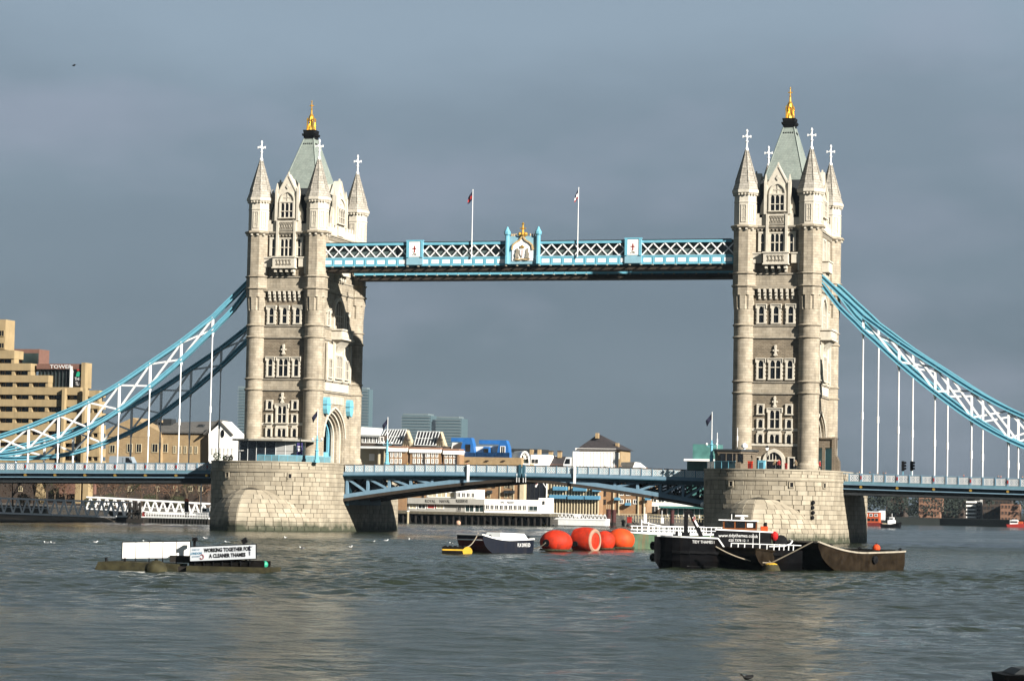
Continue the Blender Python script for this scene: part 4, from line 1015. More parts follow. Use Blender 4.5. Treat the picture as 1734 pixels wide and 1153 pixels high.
def boxpx(root, pxl, pxr, pyt, pyb, Y, depth, m_, name, dy=0.0):
    ym, xm = (pyt+pyb)/2, (pxl+pxr)/2
    mb = MB(root.matrix_basis.translation if root.parent is None else root.parent.location)
    mb.box(at(pxl, ym, Y+dy).x, at(pxr, ym, Y+dy).x, Y+dy, Y+dy+depth, at(xm, pyb, Y+dy).z, at(xm, pyt, Y+dy).z)
    return mb.build(name, m_, root)
def polypx(root, pts, Y, depth, m_, name):
    mb = MB(root.location if root.parent is None else root.parent.location); P = [at(a, b, Y) for a, b in pts]
    mb.plate([(p.x, p.z) for p in P], (0, Y, 0), (1, 0, 0), (0, 0, 1), (0, depth, 0)); return mb.build(name, m_, root)
def win_row(root, pxl, pxr, pyt, pyb, Y, n, frac, fm, gm=None, name='window', frame=.12):
    """n separate windows: a frame proud of the wall with its pane a little behind"""
    gm = gm or GLASS; o = root.location if root.parent is None else root.parent.location
    a, c = at(pxl, (pyt+pyb)/2, Y), at(pxr, (pyt+pyb)/2, Y); z1, z0 = at((pxl+pxr)/2, pyt, Y).z, at((pxl+pxr)/2, pyb, Y).z
    W_ = (c.x-a.x)/n; w = W_*frac
    f = MB(); f.box(-w/2-frame, -w/2, -.12, .1, z0, z1); f.box(w/2, w/2+frame, -.12, .1, z0, z1); f.box(-w/2-frame, w/2+frame, -.14, .1, z0-frame, z0); f.box(-w/2-frame, w/2+frame, -.12, .1, z1, z1+frame)
    f.box(-.03, .03, -.08, .1, z0, z1)
    fm_ = f.mesh(name, fm); g = MB().box(-w/2, w/2, -.03, .05, z0, z1).mesh('pane', gm)
    for k in range(n):
        i = inst(fm_, name, (a.x+W_*(k+.5)-o.x, Y-o.y, -o.z), 0, root); inst(g, 'pane', (0, 0, 0), 0, i)
def base(px, Y, z=2.7):
    p = at(px, 800, Y); return (p.x, Y, z)

CONC = mat('tan_concrete', (.47, .355, .195), .9, var=.12, scale=.5, bump=.2, stain=.35, stain_col=(.2, .16, .1))
BRWN = mat('brown_metal', (.24, .13, .10), .6, var=.1)
GRNGL = mat('green_glass', (.05, .075, .072), .15, var=.5, scale=.25)
BRICK = masonry('orange_brick', (.46, .25, .10), (.38, .19, .075), (.32, .25, .17), .6, .2, .03, .3, stain=.2)
BRICK2 = masonry('yellow_brick', (.52, .36, .17), (.44, .29, .13), (.36, .29, .2), .6, .2, .03, .3, stain=.2)
BRICKR = masonry('red_brick', (.36, .17, .09), (.30, .13, .07), (.27, .21, .16), .6, .2, .03, .3, stain=.2)
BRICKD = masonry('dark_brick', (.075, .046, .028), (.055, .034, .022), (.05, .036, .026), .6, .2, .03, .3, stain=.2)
WREND = mat('white_render', (.80, .78, .73), .8, var=.05, scale=.6, stain=.12, stain_col=(.5, .45, .38))
CREAM = mat('cream_paint', (.70, .60, .40), .7, var=.08)
DKSLATE = mat('dark_slate', (.055, .048, .05), .8, var=.25, bump=.3, bscale=4)
SLATE = masonry('grey_slate', (.15, .14, .125), (.12, .115, .105), (.08, .075, .07), .8, .4, .03, .3, stain=.3)
PALEMET = mat('pale_metal', (.52, .53, .52), .45, var=.08)
BRBLUE = mat('bright_blue_panel', (.03, .17, .50), .45, var=.12, scale=.8)
DKBLUE = mat('dark_blue_screen', (.012, .045, .12), .3, var=.3, scale=1)
GREENGL = mat('sea_green_glass', (.10, .26, .24), .3, var=.3, scale=.5)

# ================================================================== HOTEL (far left)
YH = 60
hotel = thing('hotel', 'stepped tan concrete hotel with long window strips at the left edge', 'building', base(75, YH))
prev = 593
for i, (w0, w1, pr) in enumerate([(607, 615, 38), (627, 635, 66), (647, 655, 96), (668, 676, 150), (688, 697, 150), (708, 716, 150), (729, 736, 150), (749, 756, 150), (770, 778, 150)]):
    pl = -70
    st = boxpx(hotel, pl, pr-14, prev, w0, YH, 4, CONC, 'storey_parapet')
    boxpx(hotel, pl, pr-14.5, w0-.5, w1+.5, YH, 2.6, BLACK if i % 3 else LEAD, 'window_recess', 1.3)
    n = max(1, int((pr-pl)/25)); W_ = (pr-pl)/n
    for k in range(n):
        x1 = pr-14-W_*k; boxpx(hotel, x1-5, x1, w0, w1, YH, 2, CONC, 'pier', .2)
        if x1 > -5: boxpx(hotel, x1-W_+2, x1-6, w0+.6, w1, YH, .1, GLASS, 'window', 1.1); boxpx(hotel, x1-W_+10, x1-W_+11, w0+.6, w1, YH, .12, CONC, 'mullion', 1.0)
    prev = w1
boxpx(hotel, -70, 136, 778, 812, YH, 4, CONC, 'storey_parapet')
for px in (60, 127, 140):
    boxpx(hotel, px, px+9, 812, 852, YH, 2.2, CONC, 'column', .3)
for pr, y0, y1 in ((104, 657, 800), (139, 657, 800)): boxpx(hotel, pr-1, pr+3.5, y0, y1, YH, 1.2, CONC, 'buttress', -.9)
boxpx(hotel, -70, 9, 541, 592, YH+3, 4, CONC, 'top_tower')
for a, b_ in ((560, 569), (581, 589)): win_row(hotel, -40, 9, a, b_, YH+3, 4, .62, CONC)
boxpx(hotel, -20, 66, 591, 625, YH+7, 4.5, BRWN, 'plant_room'); boxpx(hotel, 38, 64, 598, 616, YH+7, .3, GRNGL, 'window', -.4)
gb = boxpx(hotel, 65, 137, 625, 657, YH+2, 3, GRNGL, 'glass_storey'); boxpx(hotel, 62, 137, 616, 625, YH+1.4, 3, BRWN, 'roof_fascia'); boxpx(hotel, 137.5, 144, 614, 657, YH+1, 3, CONC, 'end_fin')
for k in range(9): boxpx(hotel, 68+k*6.2, 68.6+k*6.2, 625, 657, YH+2, .3, LEAD, 'glazing_bar', -.3)
boxpx(hotel, 118, 122, 620, 657, YH+1.6, .8, PALEMET, 'glazing_fin', -.3)
p = at(103, 621.2, YH+1.3); lettering('TOWER', 1.05, WHITE, hotel, p-Vector(hotel.location), (1, 0, 0), (0, 0, 1), sx=1.3)
sg = boxpx(hotel, 126.5, 136.5, 627, 655, YH+1.6, .3, BLACK, 'sign_board', -.2)
for t, y_, s_ in (('THIS', 642, 1.0), ('TLE', 650, 1.0)): p = at(131.7, y_, YH+1.33); lettering(t, .95, WHITE, sg, p-Vector(hotel.location), (1, 0, 0), (0, 0, 1), sx=.72)
p = at(132, 633, YH+1.3)-Vector(hotel.location); MB().plate([(-.45, -.5), (.3, -.55), (.5, .1), (.2, .5), (-.2, .4)], p, (1, 0, 0), (0, 0, 1), (0, -.05, 0)).build('sign_leaf', mat('sign_green', (.02, .25, .15), .5), sg); MB().cbox(p.x, p.y, p.z+.75, .5, .06, .35).build('sign_flower', RED, sg)
wing = thing('hotel_wing', 'tan concrete hotel wing right of the tall block, behind the chains', 'building', base(165, YH+5))
prev = 661
for w0, w1 in ((672, 679), (692, 699), (712, 719), (733, 740), (752, 759), (773, 780)):
    boxpx(wing, 146, 168, prev, w0, YH+6, 3, CONC, 'storey_parapet'); boxpx(wing, 146, 167, w0, w1, YH+6, 2, LEAD, 'window_recess', 1.0)
    for px in (146, 155, 165): boxpx(wing, px, px+2.5, w0, w1, YH+6, 1.4, CONC, 'pier', .1)
    for px in (149, 159): boxpx(wing, px, px+5, w0+.5, w1, YH+6, .1, GLASS, 'window', .8)
    prev = w1
boxpx(wing, 146, 168, 780, 815, YH+6, 3, CONC, 'storey_parapet')
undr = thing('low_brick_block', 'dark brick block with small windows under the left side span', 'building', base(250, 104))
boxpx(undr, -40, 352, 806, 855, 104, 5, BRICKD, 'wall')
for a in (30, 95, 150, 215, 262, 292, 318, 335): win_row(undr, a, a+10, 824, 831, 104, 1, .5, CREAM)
boxpx(undr, 100, 160, 818, 836, 102, 1, BRWN, 'canopy')

# ================================================================== BRICK WAREHOUSE WITH WHITE GABLE
YW = 112
wh = thing('warehouse', 'yellow brick warehouse with grey roof and white gable end behind the chains', 'building', base(290, YW))
boxpx(wh, 178, 272, 740, 830, YW, 20, BRICK2, 'brick_wall'); polypx(wh, [(178, 740.5), (178, 728), (224.5, 707), (271, 731), (271, 740.5)], YW, 20, BRICK2, 'brick_gable')
boxpx(wh, 272, 354, 735, 830, YW+1, 18, BRICK2, 'brick_wall'); boxpx(wh, 271, 354, 730.5, 735.2, YW+1.6, 16, BLACK, 'eaves_strip')
mb = MB(wh.location); q = [at(252, 716, YW+9), at(377, 712.5, YW+9), at(355, 731, YW+.6), at(270, 730, YW+.6)]; mb.add(q+[p+Vector((0, 0, -.4)) for p in q], [(3, 2, 1, 0), (4, 5, 6, 7), (0, 1, 5, 4), (1, 2, 6, 5), (2, 3, 7, 6), (3, 0, 4, 7)]); rf = mb.build('roof', SLATE, wh)
mb = MB(wh.location); q2 = [q[0], q[1], q[1]+Vector((0, 9, -2.4)), q[0]+Vector((0, 9, -2.4))]; mb.add(q2+[p+Vector((0, 0, -.4)) for p in q2], [(0, 1, 2, 3), (7, 6, 5, 4), (0, 4, 5, 1), (1, 5, 6, 2), (2, 6, 7, 3), (3, 7, 4, 0)]); mb.build('roof', SLATE, wh)
for a, b_, c, d in ((258, 716, 266, 710), (276, 719, 290, 709)): boxpx(rf, a, c, d, b_+3, YW+6, 2.5, LEAD, 'roof_plant')
p = at(338, 722, YW+4)-Vector(wh.location); MB().plate([(-1.2, -.6), (1.2, -.6), (.6, .5), (-.2, .5)], p, (1, 0, 0), (0, 0, 1), (0, 2, 0)).build('dormer', LEAD, rf)
polypx(wh, [(353, 830), (353, 734), (377, 713), (400, 736), (400, 830)], YW-.4, 5, WREND, 'white_gable')
mb = MB(wh.location)
for a, c in (((352, 735.5), (377.3, 712)), ((377.3, 712), (401.5, 737.5))): mb.bar(at(*a, YW+1.8), at(*c, YW+1.8), 5, .3, up=(0, 0, 1))
mb.build('gable_verge', SLATE, wh)
win_row(wh, 357, 397, 758.5, 769, YW-.4, 6, .28, WREND, frame=.05)
p = at(377, 734, YW-.45)-Vector(wh.location); t = MB(); t.plate([(.42*math.cos(R_(30*i)), .9*math.sin(R_(30*i))) for i in range(12)], p, (1, 0, 0), (0, 0, 1), (0, -.06, 0)); r_ = t.build('round_window', GLASS, wh)
win_row(wh, 212, 243, 752, 765, YW, 2, .5, CREAM); win_row(wh, 256, 287, 752, 765, YW-.0, 2, .5, CREAM) if False else win_row(wh, 255, 270, 752, 765, YW, 1, .6, CREAM)
win_row(wh, 274, 286, 752, 765, YW+1, 1, .6, CREAM); win_row(wh, 291, 337, 756, 767, YW+1, 5, .35, CREAM); win_row(wh, 184, 197, 754, 766, YW, 1, .6, CREAM)

# ================================================================== LONG BRICK BUILDING WITH GLASS ROOFS
YB = 232
lb = thing('wharf_building', 'long orange brick building with white cornice and sloping glass roofs', 'building', base(690, YB))
segs = [(606, 655, 757.5), (655, 689, 758.5), (693, 746, 760.5), (750, 777, 763)]
for i, (a, c, y_) in enumerate(segs):
    if i: boxpx(lb, a, c, y_+6, 880, YB, 14, BRICK, 'brick_wall'); boxpx(lb, a, c, y_, y_+6, YB, 14, WREND, 'cornice', -.4); boxpx(lb, a, c, y_-3.5, y_, YB, 12, BRICKR, 'parapet', .3)
boxpx(lb, 606, 655, 755.5, 759, YB-1.5, 14, PALEMET, 'canopy'); boxpx(lb, 606, 655, 759, 790, YB+4, 8, CREAM, 'portico_wall'); boxpx(lb, 625, 634, 768, 780, YB+3.9, .3, WREND, 'doorway')
for px in (640, 650): boxpx(lb, px, px+2.5, 759, 790, YB, 1, CREAM, 'portico_column')
for a in (689, 746): boxpx(lb, a, a+4, 755, 880, YB+2, 10, BRICKD, 'recess')
for a, n in ((660, 3), (698, 4), (722, 3), (752, 3)):
    win_row(lb, a, a+9.5*n*.75, 766, 773, YB, n, .42, WREND); win_row(lb, a, a+9.5*n*.75, 777, 784, YB, n, .42, WREND)
for a in (655, 717, 772): boxpx(lb, a, a+1, 764, 880, YB, .4, BRICKD, 'downpipe', -.35)
def glass_roof(pts, n):
    a, b_, c, d = [at(x, y, Y) for x, y, Y in pts]; mb = MB(lb.location); mb.add([a, b_, c, d]+[p+Vector((0, .3, -.3)) for p in (a, b_, c, d)], [(0, 1, 2, 3), (7, 6, 5, 4), (0, 4, 5, 1), (1, 5, 6, 2), (2, 6, 7, 3), (3, 7, 4, 0)])
    r = mb.build('glass_roof', mat('roof_glazing', (.035, .035, .04), .2, var=.3) if 'roof_glazing' not in MATS else MATS['roof_glazing'], lb)
    for k in range(n+1):
        t = k/n; MB(lb.location).bar(a.lerp(b_, t)+Vector((0, -.15, .12)), d.lerp(c, t)+Vector((0, -.15, .12)), .16).build('glazing_bar', PALEMET, r)
    for s_ in (0, .5, 1): MB(lb.location).bar(a.lerp(d, s_)+Vector((0, -.15, .12)), b_.lerp(c, s_)+Vector((0, -.15, .12)), .14).build('glazing_bar', PALEMET, r)
glass_roof([(653, 728, YB+9), (689, 728, YB+9), (679, 752, YB+1), (640, 751, YB+1)], 8); glass_roof([(708, 731, YB+9), (745, 731.5, YB+9), (738, 755, YB+1), (702, 754, YB+1)], 7)
for xs in ((680, 689, 699), (736, 746, 754)):
    polypx(lb, [(xs[0], 755), (xs[1], 728+3*(xs[1] > 700)), (xs[2], 755)], YB+2, 2, CREAM, 'glazed_gable')
    mb = MB(lb.location)
    for k in range(4): mb.bar(at(xs[0]+k*4+2, 754, YB+1.8), at(xs[1], 733, YB+1.8), .12)
    mb.bar(at(xs[0]+3, 744, YB+1.8), at(xs[2]-3, 744, YB+1.8), .12); mb.build('gable_bars', BRICKD, lb)
mb = MB(lb.location); q = [at(612, 722.5, YB+8), at(648, 725, YB+8), at(643, 737, YB+1), at(606, 736, YB+1)]; mb.add(q+[p+Vector((0, .3, -.4)) for p in q], [(3, 2, 1, 0), (4, 5, 6, 7), (0, 1, 5, 4), (1, 2, 6, 5), (2, 3, 7, 6), (3, 0, 4, 7)]); mb.build('metal_roof', PALEMET, lb)
boxpx(lb, 606, 652, 737, 755, YB+2, 8, BRICKD, 'upper_storey'); win_row(lb, 613, 650, 740, 749, YB+2, 6, .8, WREND)

# ================================================================== BLUE ROOFED BUILDING
YU = 236
bb = thing('blue_roofed_building', 'yellow brick building with bright blue panelled mansard roofs', 'building', base(820, YU))
boxpx(bb, 777, 882, 774, 880, YU, 14, BRICK2, 'brick_wall')
polypx(bb, [(777, 775.5), (782, 752), (786, 741.5), (798, 741.5), (801, 752), (804.5, 775.5)], YU+1, 2.6, BRBLUE, 'mansard'); polypx(bb, [(839.5, 777), (844, 754), (847, 746), (857, 746), (860.5, 757), (862.5, 777)], YU+1, 2.6, BRBLUE, 'mansard'); polypx(bb, [(816, 776), (818.5, 756), (828, 756), (830.5, 776)], YU+1.4, 2.6, BRBLUE, 'mansard')
boxpx(bb, 764, 798, 741, 748, YU+9, 2, BRBLUE, 'roof_plant'); boxpx(bb, 811, 857, 745, 752, YU+9, 2, BRBLUE, 'roof_plant')
polypx(bb, [(764, 760), (766, 749), (785, 750), (781, 766), (764, 765)], YU+3, 6, PALEMET, 'metal_roof'); polypx(bb, [(800, 776), (803, 756), (842, 755), (839, 776)], YU+3, 6, PALEMET, 'metal_roof')
for a, c in ((777, 805), (805, 840), (840, 863)): boxpx(bb, a, c-.5, 766, 776, YU, .15, DKBLUE, 'balcony_screen', .2)
win_row(bb, 787, 798, 753, 764, YU+1, 1, .6, LEAD); win_row(bb, 846, 857, 756, 767, YU+1, 1, .6, WREND); win_row(bb, 818, 828, 760, 766, YU+1.4, 1, .6, LEAD)
for a in (790, 822, 850): boxpx(bb, a, a+5, 779, 780.5, YU, .6, BRICKD, 'bracket', -.4)
# barrel roofed hall with white arched gable
bh = thing('barrel_roofed_hall', 'hall with curved roof and white spoked arch gable, right of the blue roofs', 'building', base(888, YU+4))
c0 = at(888.5, 785, YU+2); rr = at(897, 785, YU+2).x-c0.x; zt = at(888.5, 763.5, YU+2).z
def arc(k, rx, rz, n=12): return [(math.cos(math.pi*i/n)*rx*k, math.sin(math.pi*i/n)*rz*k) for i in range(n+1)]
rz_ = zt-c0.z
mb = MB(bh.location); A = arc(1, rr, rz_); Bk = arc(.86, rr, rz_)
for i in range(12): mb.plate([A[i], A[i+1], Bk[i+1], Bk[i]], (c0.x, c0.y-.3, c0.z), (1, 0, 0), (0, 0, 1), (0, .5, 0))
for i in (2, 4, 6, 8, 10): mb.bar((c0.x, c0.y-.1, c0.z+rz_*.35), (c0.x+A[i][0], c0.y-.1, c0.z+A[i][1]), .16)
mb.box(c0.x-rr, c0.x+rr, c0.y-.3, c0.y+.2, c0.z-.3, c0.z+.1); mb.build('arch_gable', WREND, bh)
MB(bh.location).plate(A, (c0.x, c0.y+.25, c0.z), (1, 0, 0), (0, 0, 1), (0, .2, 0)).build('glazing', GRNGL, bh)
mb = MB(bh.location); c1 = at(872, 786, YU+12); mb.loft([[(c0.x+a*1.02, c0.y+.6, c0.z+b_*1.02) for a, b_ in A], [(c1.x+a*1.05, c1.y, c0.z+b_*1.02) for a, b_ in A]]); mb.build('barrel_roof', PALEMET, bh)
boxpx(bh, 880, 897, 785, 880, YU+2.5, 10, BRICK2, 'brick_wall')
wb = thing('white_block', 'small plain white block behind the bridge, right of the arched gable', 'building', base(912, YU+6))
boxpx(wb, 898, 927, 770, 880, YU+6, 8, WREND, 'wall'); boxpx(wb, 866, 916, 760, 766, YU+14, 8, LEAD, 'flat_roof'); win_row(wb, 900, 912, 778, 783, YU+6, 2, .5, LEAD)
for a in (897, 910): boxpx(wb, a, a+5, 761, 770, YU+9, 1.2, BRICK2, 'chimney')
hs = thing('slate_house', 'dark slate roofed house with brick chimneys left of the lorry', 'building', base(942, YU+8))
boxpx(hs, 927, 962, 786, 880, YU+8, 10, BRICKR, 'wall'); mb = MB(hs.location); q = [at(926, 788, YU+7.6), at(963, 788, YU+7.6), at(961, 773, YU+12), at(928, 773, YU+12)]; mb.add(q+[p+Vector((0, .4, -.4)) for p in q], [(0, 1, 2, 3), (7, 6, 5, 4), (0, 4, 5, 1), (1, 5, 6, 2), (2, 6, 7, 3), (3, 7, 4, 0)]); mb.build('roof', DKSLATE, hs)
for a in (929, 944): boxpx(hs, a, a+6, 765, 775, YU+11, 1.2, BRICK2, 'chimney'); boxpx(hs, a-.5, a+6.5, 763, 765, YU+10.9, 1.5, BRICKD, 'chimney_cap')
# hipped brick house behind the lorry
hh = thing('hipped_house', 'tall brick house with dark hipped roof and chimney behind the lorry', 'building', base(1015, YU+16))
boxpx(hh, 980, 1050, 760, 880, YU+16, 11, BRICK2, 'wall')
a, c, ap = at(976, 760.5, YU+15), at(1054, 761.5, YU+15), at(1013, 736, YU+21); mb = MB(hh.location)
mb.add([a, c, c+Vector((0, 13, 0)), a+Vector((0, 13, 0)), ap+Vector((-.3, 0, 0)), ap+Vector((.6, 0, 0))], [(0, 1, 5, 4), (1, 2, 5), (2, 3, 4, 5), (3, 0, 4), (3, 2, 1, 0)]); rf = mb.build('roof', DKSLATE, hh)
boxpx(rf, 1008, 1013, 733, 742, YU+18, 1.3, BRICK2, 'chimney'); boxpx(rf, 1042, 1047, 750, 762, YU+16.5, 1.3, BRICK2, 'chimney')
boxpx(hh, 974, 1043, 759, 763, YU+15.3, .6, WREND, 'eaves_board'); win_row(hh, 1044, 1049, 767, 776, YU+16, 1, .6, WREND)
sh = thing('white_gabled_house', 'small house with white gable beyond the right bascule', 'building', base(1068, YU+10))
boxpx(sh, 1050, 1084, 790, 880, YU+10, 8, BRICKR, 'wall'); polypx(sh, [(1050, 791), (1052, 782.5), (1073, 782), (1071, 791)], YU+9.6, 8, SLATE, 'roof'); polypx(sh, [(1071, 792), (1075, 782.5), (1086, 791.5)], YU+9.5, 6, WREND, 'white_gable')

# ================================================================== LOWER WATERSIDE (seen under the bascules)
YR = 168
rn = thing('naval_building', 'grey low waterside building lettered ROYAL NAVAL RESERVE', 'building', base(755, YR))
GREYP = mat('grey_cladding', (.52, .50, .45), .7, var=.06, stain=.2, stain_col=(.3, .27, .2))
boxpx(rn, 690, 820, 843.5, 853.5, YR-.5, 9, GREYP, 'fascia'); boxpx(rn, 690, 820, 853.5, 866.5, YR+.3, 8, GREYP, 'wall')
for k in range(4): win_row(rn, 692+k*15.5, 706+k*15.5, 854.5, 860.5, YR+.3, 1, .8, WREND, CREAM if k != 1 else LEAD)
boxpx(rn, 724, 738, 854.5, 860, YR+.2, .2, RED, 'red_banner'); win_row(rn, 787, 820, 854.5, 866, YR+.3, 2, .85, WREND, GRNGL); win_row(rn, 775, 781, 858, 864, YR+.3, 1, .8, GREYP)
boxpx(rn, 722, 772, 829.5, 843.5, YR+2, 6, GREYP, 'upper_storey'); win_row(rn, 724, 771, 833.5, 841, YR+2, 3, .85, WREND, CREAM)
boxpx(rn, 772, 806, 828.5, 844, YR+1, 7, WREND, 'upper_storey'); win_row(rn, 773, 805, 834.5, 841.5, YR+1, 4, .62, WREND)
for t, px, w in (('ROYAL', 728.5, 1.15), ('NAVAL', 753, 1.15), ('RESERVE', 782, 1.1)): p = at(px, 848.6, YR-.53); lettering(t, 1.0, BLACK, rn, p-Vector(rn.location), (1, 0, 0), (0, 0, 1), sx=w*.72, bold=.012)
hm = thing('white_waterside_building', 'white low waterside building with nine square windows', 'building', base(868, YR))
boxpx(hm, 820, 915, 845.5, 869.5, YR, 9, WREND, 'wall'); boxpx(hm, 912, 924, 843, 869, YR+1, 7, WREND, 'wall'); boxpx(hm, 918, 922, 848, 854, YR+1, .3, LEAD, 'window', -.2)
win_row(hm, 821.5, 892, 855.5, 862.5, YR, 9, .68, WREND); win_row(hm, 895, 911, 857, 864, YR, 1, .85, PALEMET, GRNGL)
p = at(850.5, 850.5, YR-.02); lettering('HMS', .78, NAVY, hm, p-Vector(hm.location), (1, 0, 0), (0, 0, 1), sx=.6); p = at(864.5, 850.7, YR-.02); lettering('PRESIDENT', .78, NAVY, hm, p-Vector(hm.location), (1, 0, 0), (0, 0, 1), sx=.46)
# timber jetty in front
jt = thing('jetty', 'dark timber jetty on piles below the white waterside buildings', 'jetty', (at(800, 870, YR).x, YR-2, 0))
boxpx(jt, 655, 930, 867, 871.5, YR-4, 12, mat('weathered_timber', (.16, .14, .10), .9, var=.3), 'deck')
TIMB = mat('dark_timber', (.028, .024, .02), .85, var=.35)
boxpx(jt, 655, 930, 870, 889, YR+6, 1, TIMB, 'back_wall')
for k in range(26): px = 660+k*10.6; boxpx(jt, px, px+2.2, 871, 890, YR-3.6, .4, TIMB, 'pile')
for k in range(12): px = 660+k*22; mb = MB(jt.location); mb.bar(at(px, 873, YR-3), at(px+18, 886, YR-3), .22); mb.build('brace', TIMB, jt)
ym = thing('marker_post', 'pale timber post standing in the water before the jetty', 'post', (at(690.5, 886, 160).x, 160, 0)); boxpx(ym, 689.5, 691.8, 866, 887, 160, .3, CREAM, 'post'); boxpx(ym, 689, 692.3, 864.6, 866, 160, .4, WREND, 'cap', -.05)
# brick flats
bf = thing('brick_flats', 'orange brick flats with small balconies behind the white waterside building', 'building', base(835, 214))
boxpx(bf, 770, 881, 808, 868, 214, 12, BRICK, 'wall')
for a in (797, 806, 818, 833, 846, 858, 869): boxpx(bf, a, a+1, 808, 868, 214, .3, CREAM, 'pilaster', -.25) if a in (797, 846, 869) else win_row(bf, a, a+6, 818, 825, 214, 1, .6, BRICKD)
for a in (803, 825, 854, 863): win_row(bf, a, a+6, 818, 825.5, 214, 1, .6, CREAM); win_row(bf, a, a+6, 836, 842, 214, 1, .6, CREAM); boxpx(bf, a-1, a+7, 830, 835, 214, .9, LEAD, 'balcony', -.9)
boxpx(bf, 880, 887, 808, 850, 213.6, 8, CREAM, 'end_pier')
db = thing('black_clad_building', 'black clad building with a white flagstaff before it', 'building', base(905, 216)); boxpx(db, 887, 927, 806, 850, 216, 12, mat('black_cladding', (.012, .014, .022), .5, var=.2), 'wall')
for k in range(5): boxpx(db, 889+k*8, 889.6+k*8, 806, 850, 216, .2, LEAD, 'cladding_joint', -.1)
fs = thing('flagstaff', 'white flagstaff with yard and red and white ensign by the waterside', 'flagpole', (at(925, 875, 172).x, 172, 2.7)); boxpx(fs, 924.6, 926.2, 812, 872, 172, .25, WHITE, 'pole')
MB(fs.location).bar(at(925, 826, 172), at(916, 812, 172), .14).build('gaff', WHITE, fs); polypx(fs, [(908, 815), (912, 811), (911, 819), (908, 825), (906, 824)], 172, .06, CREAMC, 'ensign'); polypx(fs, [(907.6, 818), (911.5, 813.5), (911, 817), (908, 821)], 171.9, .05, REDC, 'ensign_cross')
# flats with blue balconies
YF = 216
bf2 = thing('balcony_flats', 'cream framed brick flats with bright blue balconies', 'building', base(970, YF))
boxpx(bf2, 926, 1015, 806, 874, YF, 12, BRICK, 'wall')
for k in range(18): boxpx(bf2, 927+k*5, 928.7+k*5, 812, 872, YF, .5, CREAM, 'frame_post', -.6)
LBLU = mat('balcony_blue', (.13, .36, .55), .5, var=.1)
for a, c, y0 in ((936, 959, 823.5), (970, 992, 824.5), (1003, 1016, 825.5), (930, 958, 837.5), (961, 988, 838.5), (990, 1015, 839)): boxpx(bf2, a, c, y0, y0+6.5, YF, 1.2, LBLU, 'balcony', -1.6)
for y0 in (832, 848, 858): win_row(bf2, 929, 1012, y0, y0+5, YF, 9, .5, CREAM)
bf3 = thing('square_brick_flats', 'plain tan brick flats right of the blue balconies', 'building', base(1050, YF+4))
boxpx(bf3, 1010, 1095, 815, 876, YF+4, 12, BRICK, 'wall')
for y0 in (832, 846): win_row(bf3, 1015, 1030, y0, y0+7, YF+4, 1, .4, BRICKD); win_row(bf3, 1046, 1082, y0, y0+6, YF+4, 3, .5, WREND)
for a in (1038, 1047, 1080, 1090): boxpx(bf3, a, a+1.6, 820, 874, YF+4, .4, CREAM, 'frame_post', -.35)
for a, y0 in ((1040, 842), (1092, 842), (1058, 851)): boxpx(bf3, a, a+9, y0, y0+4.5, YF+4, 1.0, LBLU, 'balcony', -1.2)
mw = thing('pale_pavilion', 'pale modern building with green glass canopy left of the shaded pier', 'building', base(1140, YF+10))
boxpx(mw, 1095, 1260, 838, 876, YF+10, 10, WREND, 'wall'); win_row(mw, 1100, 1180, 843, 850, YF+10, 6, .7, WREND, GRNGL); win_row(mw, 1102, 1130, 857, 873, YF+10, 2, .75, WREND, LEAD)
boxpx(mw, 1115, 1260, 857.5, 861, YF+3, 7, GREENGL, 'canopy'); boxpx(mw, 1130, 1260, 861, 876, YF+5, .3, GREENGL, 'glass_screen')
for k in range(12): boxpx(mw, 1130+k*9, 1131+k*9, 861, 877, YF+4.5, .3, WREND, 'canopy_post')
# river wall railing with lifebuoys
qr = thing('quay_railing', 'pale quay railing before the brick flats', 'railing', (at(1110, 880, 205).x, 205, 2.7))
for k in range(34): px = 1044+k*4.6; boxpx(qr, px, px+.7, 871.5, 884, 205+.1*k, .1, CREAM, 'baluster')
for y0 in (871, 876.5): boxpx(qr, 1042, 1200, y0, y0+1, 206, .15, CREAM, 'rail')
lbx = thing('lifebuoy_cabinet', 'red lifebuoy cabinet on the quay railing', 'cabinet', (at(1065, 878, 204).x, 204, 2.7)); boxpx(lbx, 1062, 1069, 876, 885, 204, .4, RED, 'cabinet'); boxpx(lbx, 1061.5, 1069.5, 874.8, 876, 204, .6, RED, 'hood', -.1)
for px, h in ((1092, 862), (1121, 868)):
    k_ = thing('white_bollard', 'white rounded post on the quay, %s' % ('the taller one' if px < 1100 else 'nearer the shaded pier'), 'bollard', (at(px, 882, 203).x, 203, 2.7), group='white quay posts'); boxpx(k_, px-2, px+2, h+8, 886, 203, .6, WHITE, 'body'); boxpx(k_, px-.4, px+.4, h-4, h+8, 203.2, .15, WHITE, 'mast')
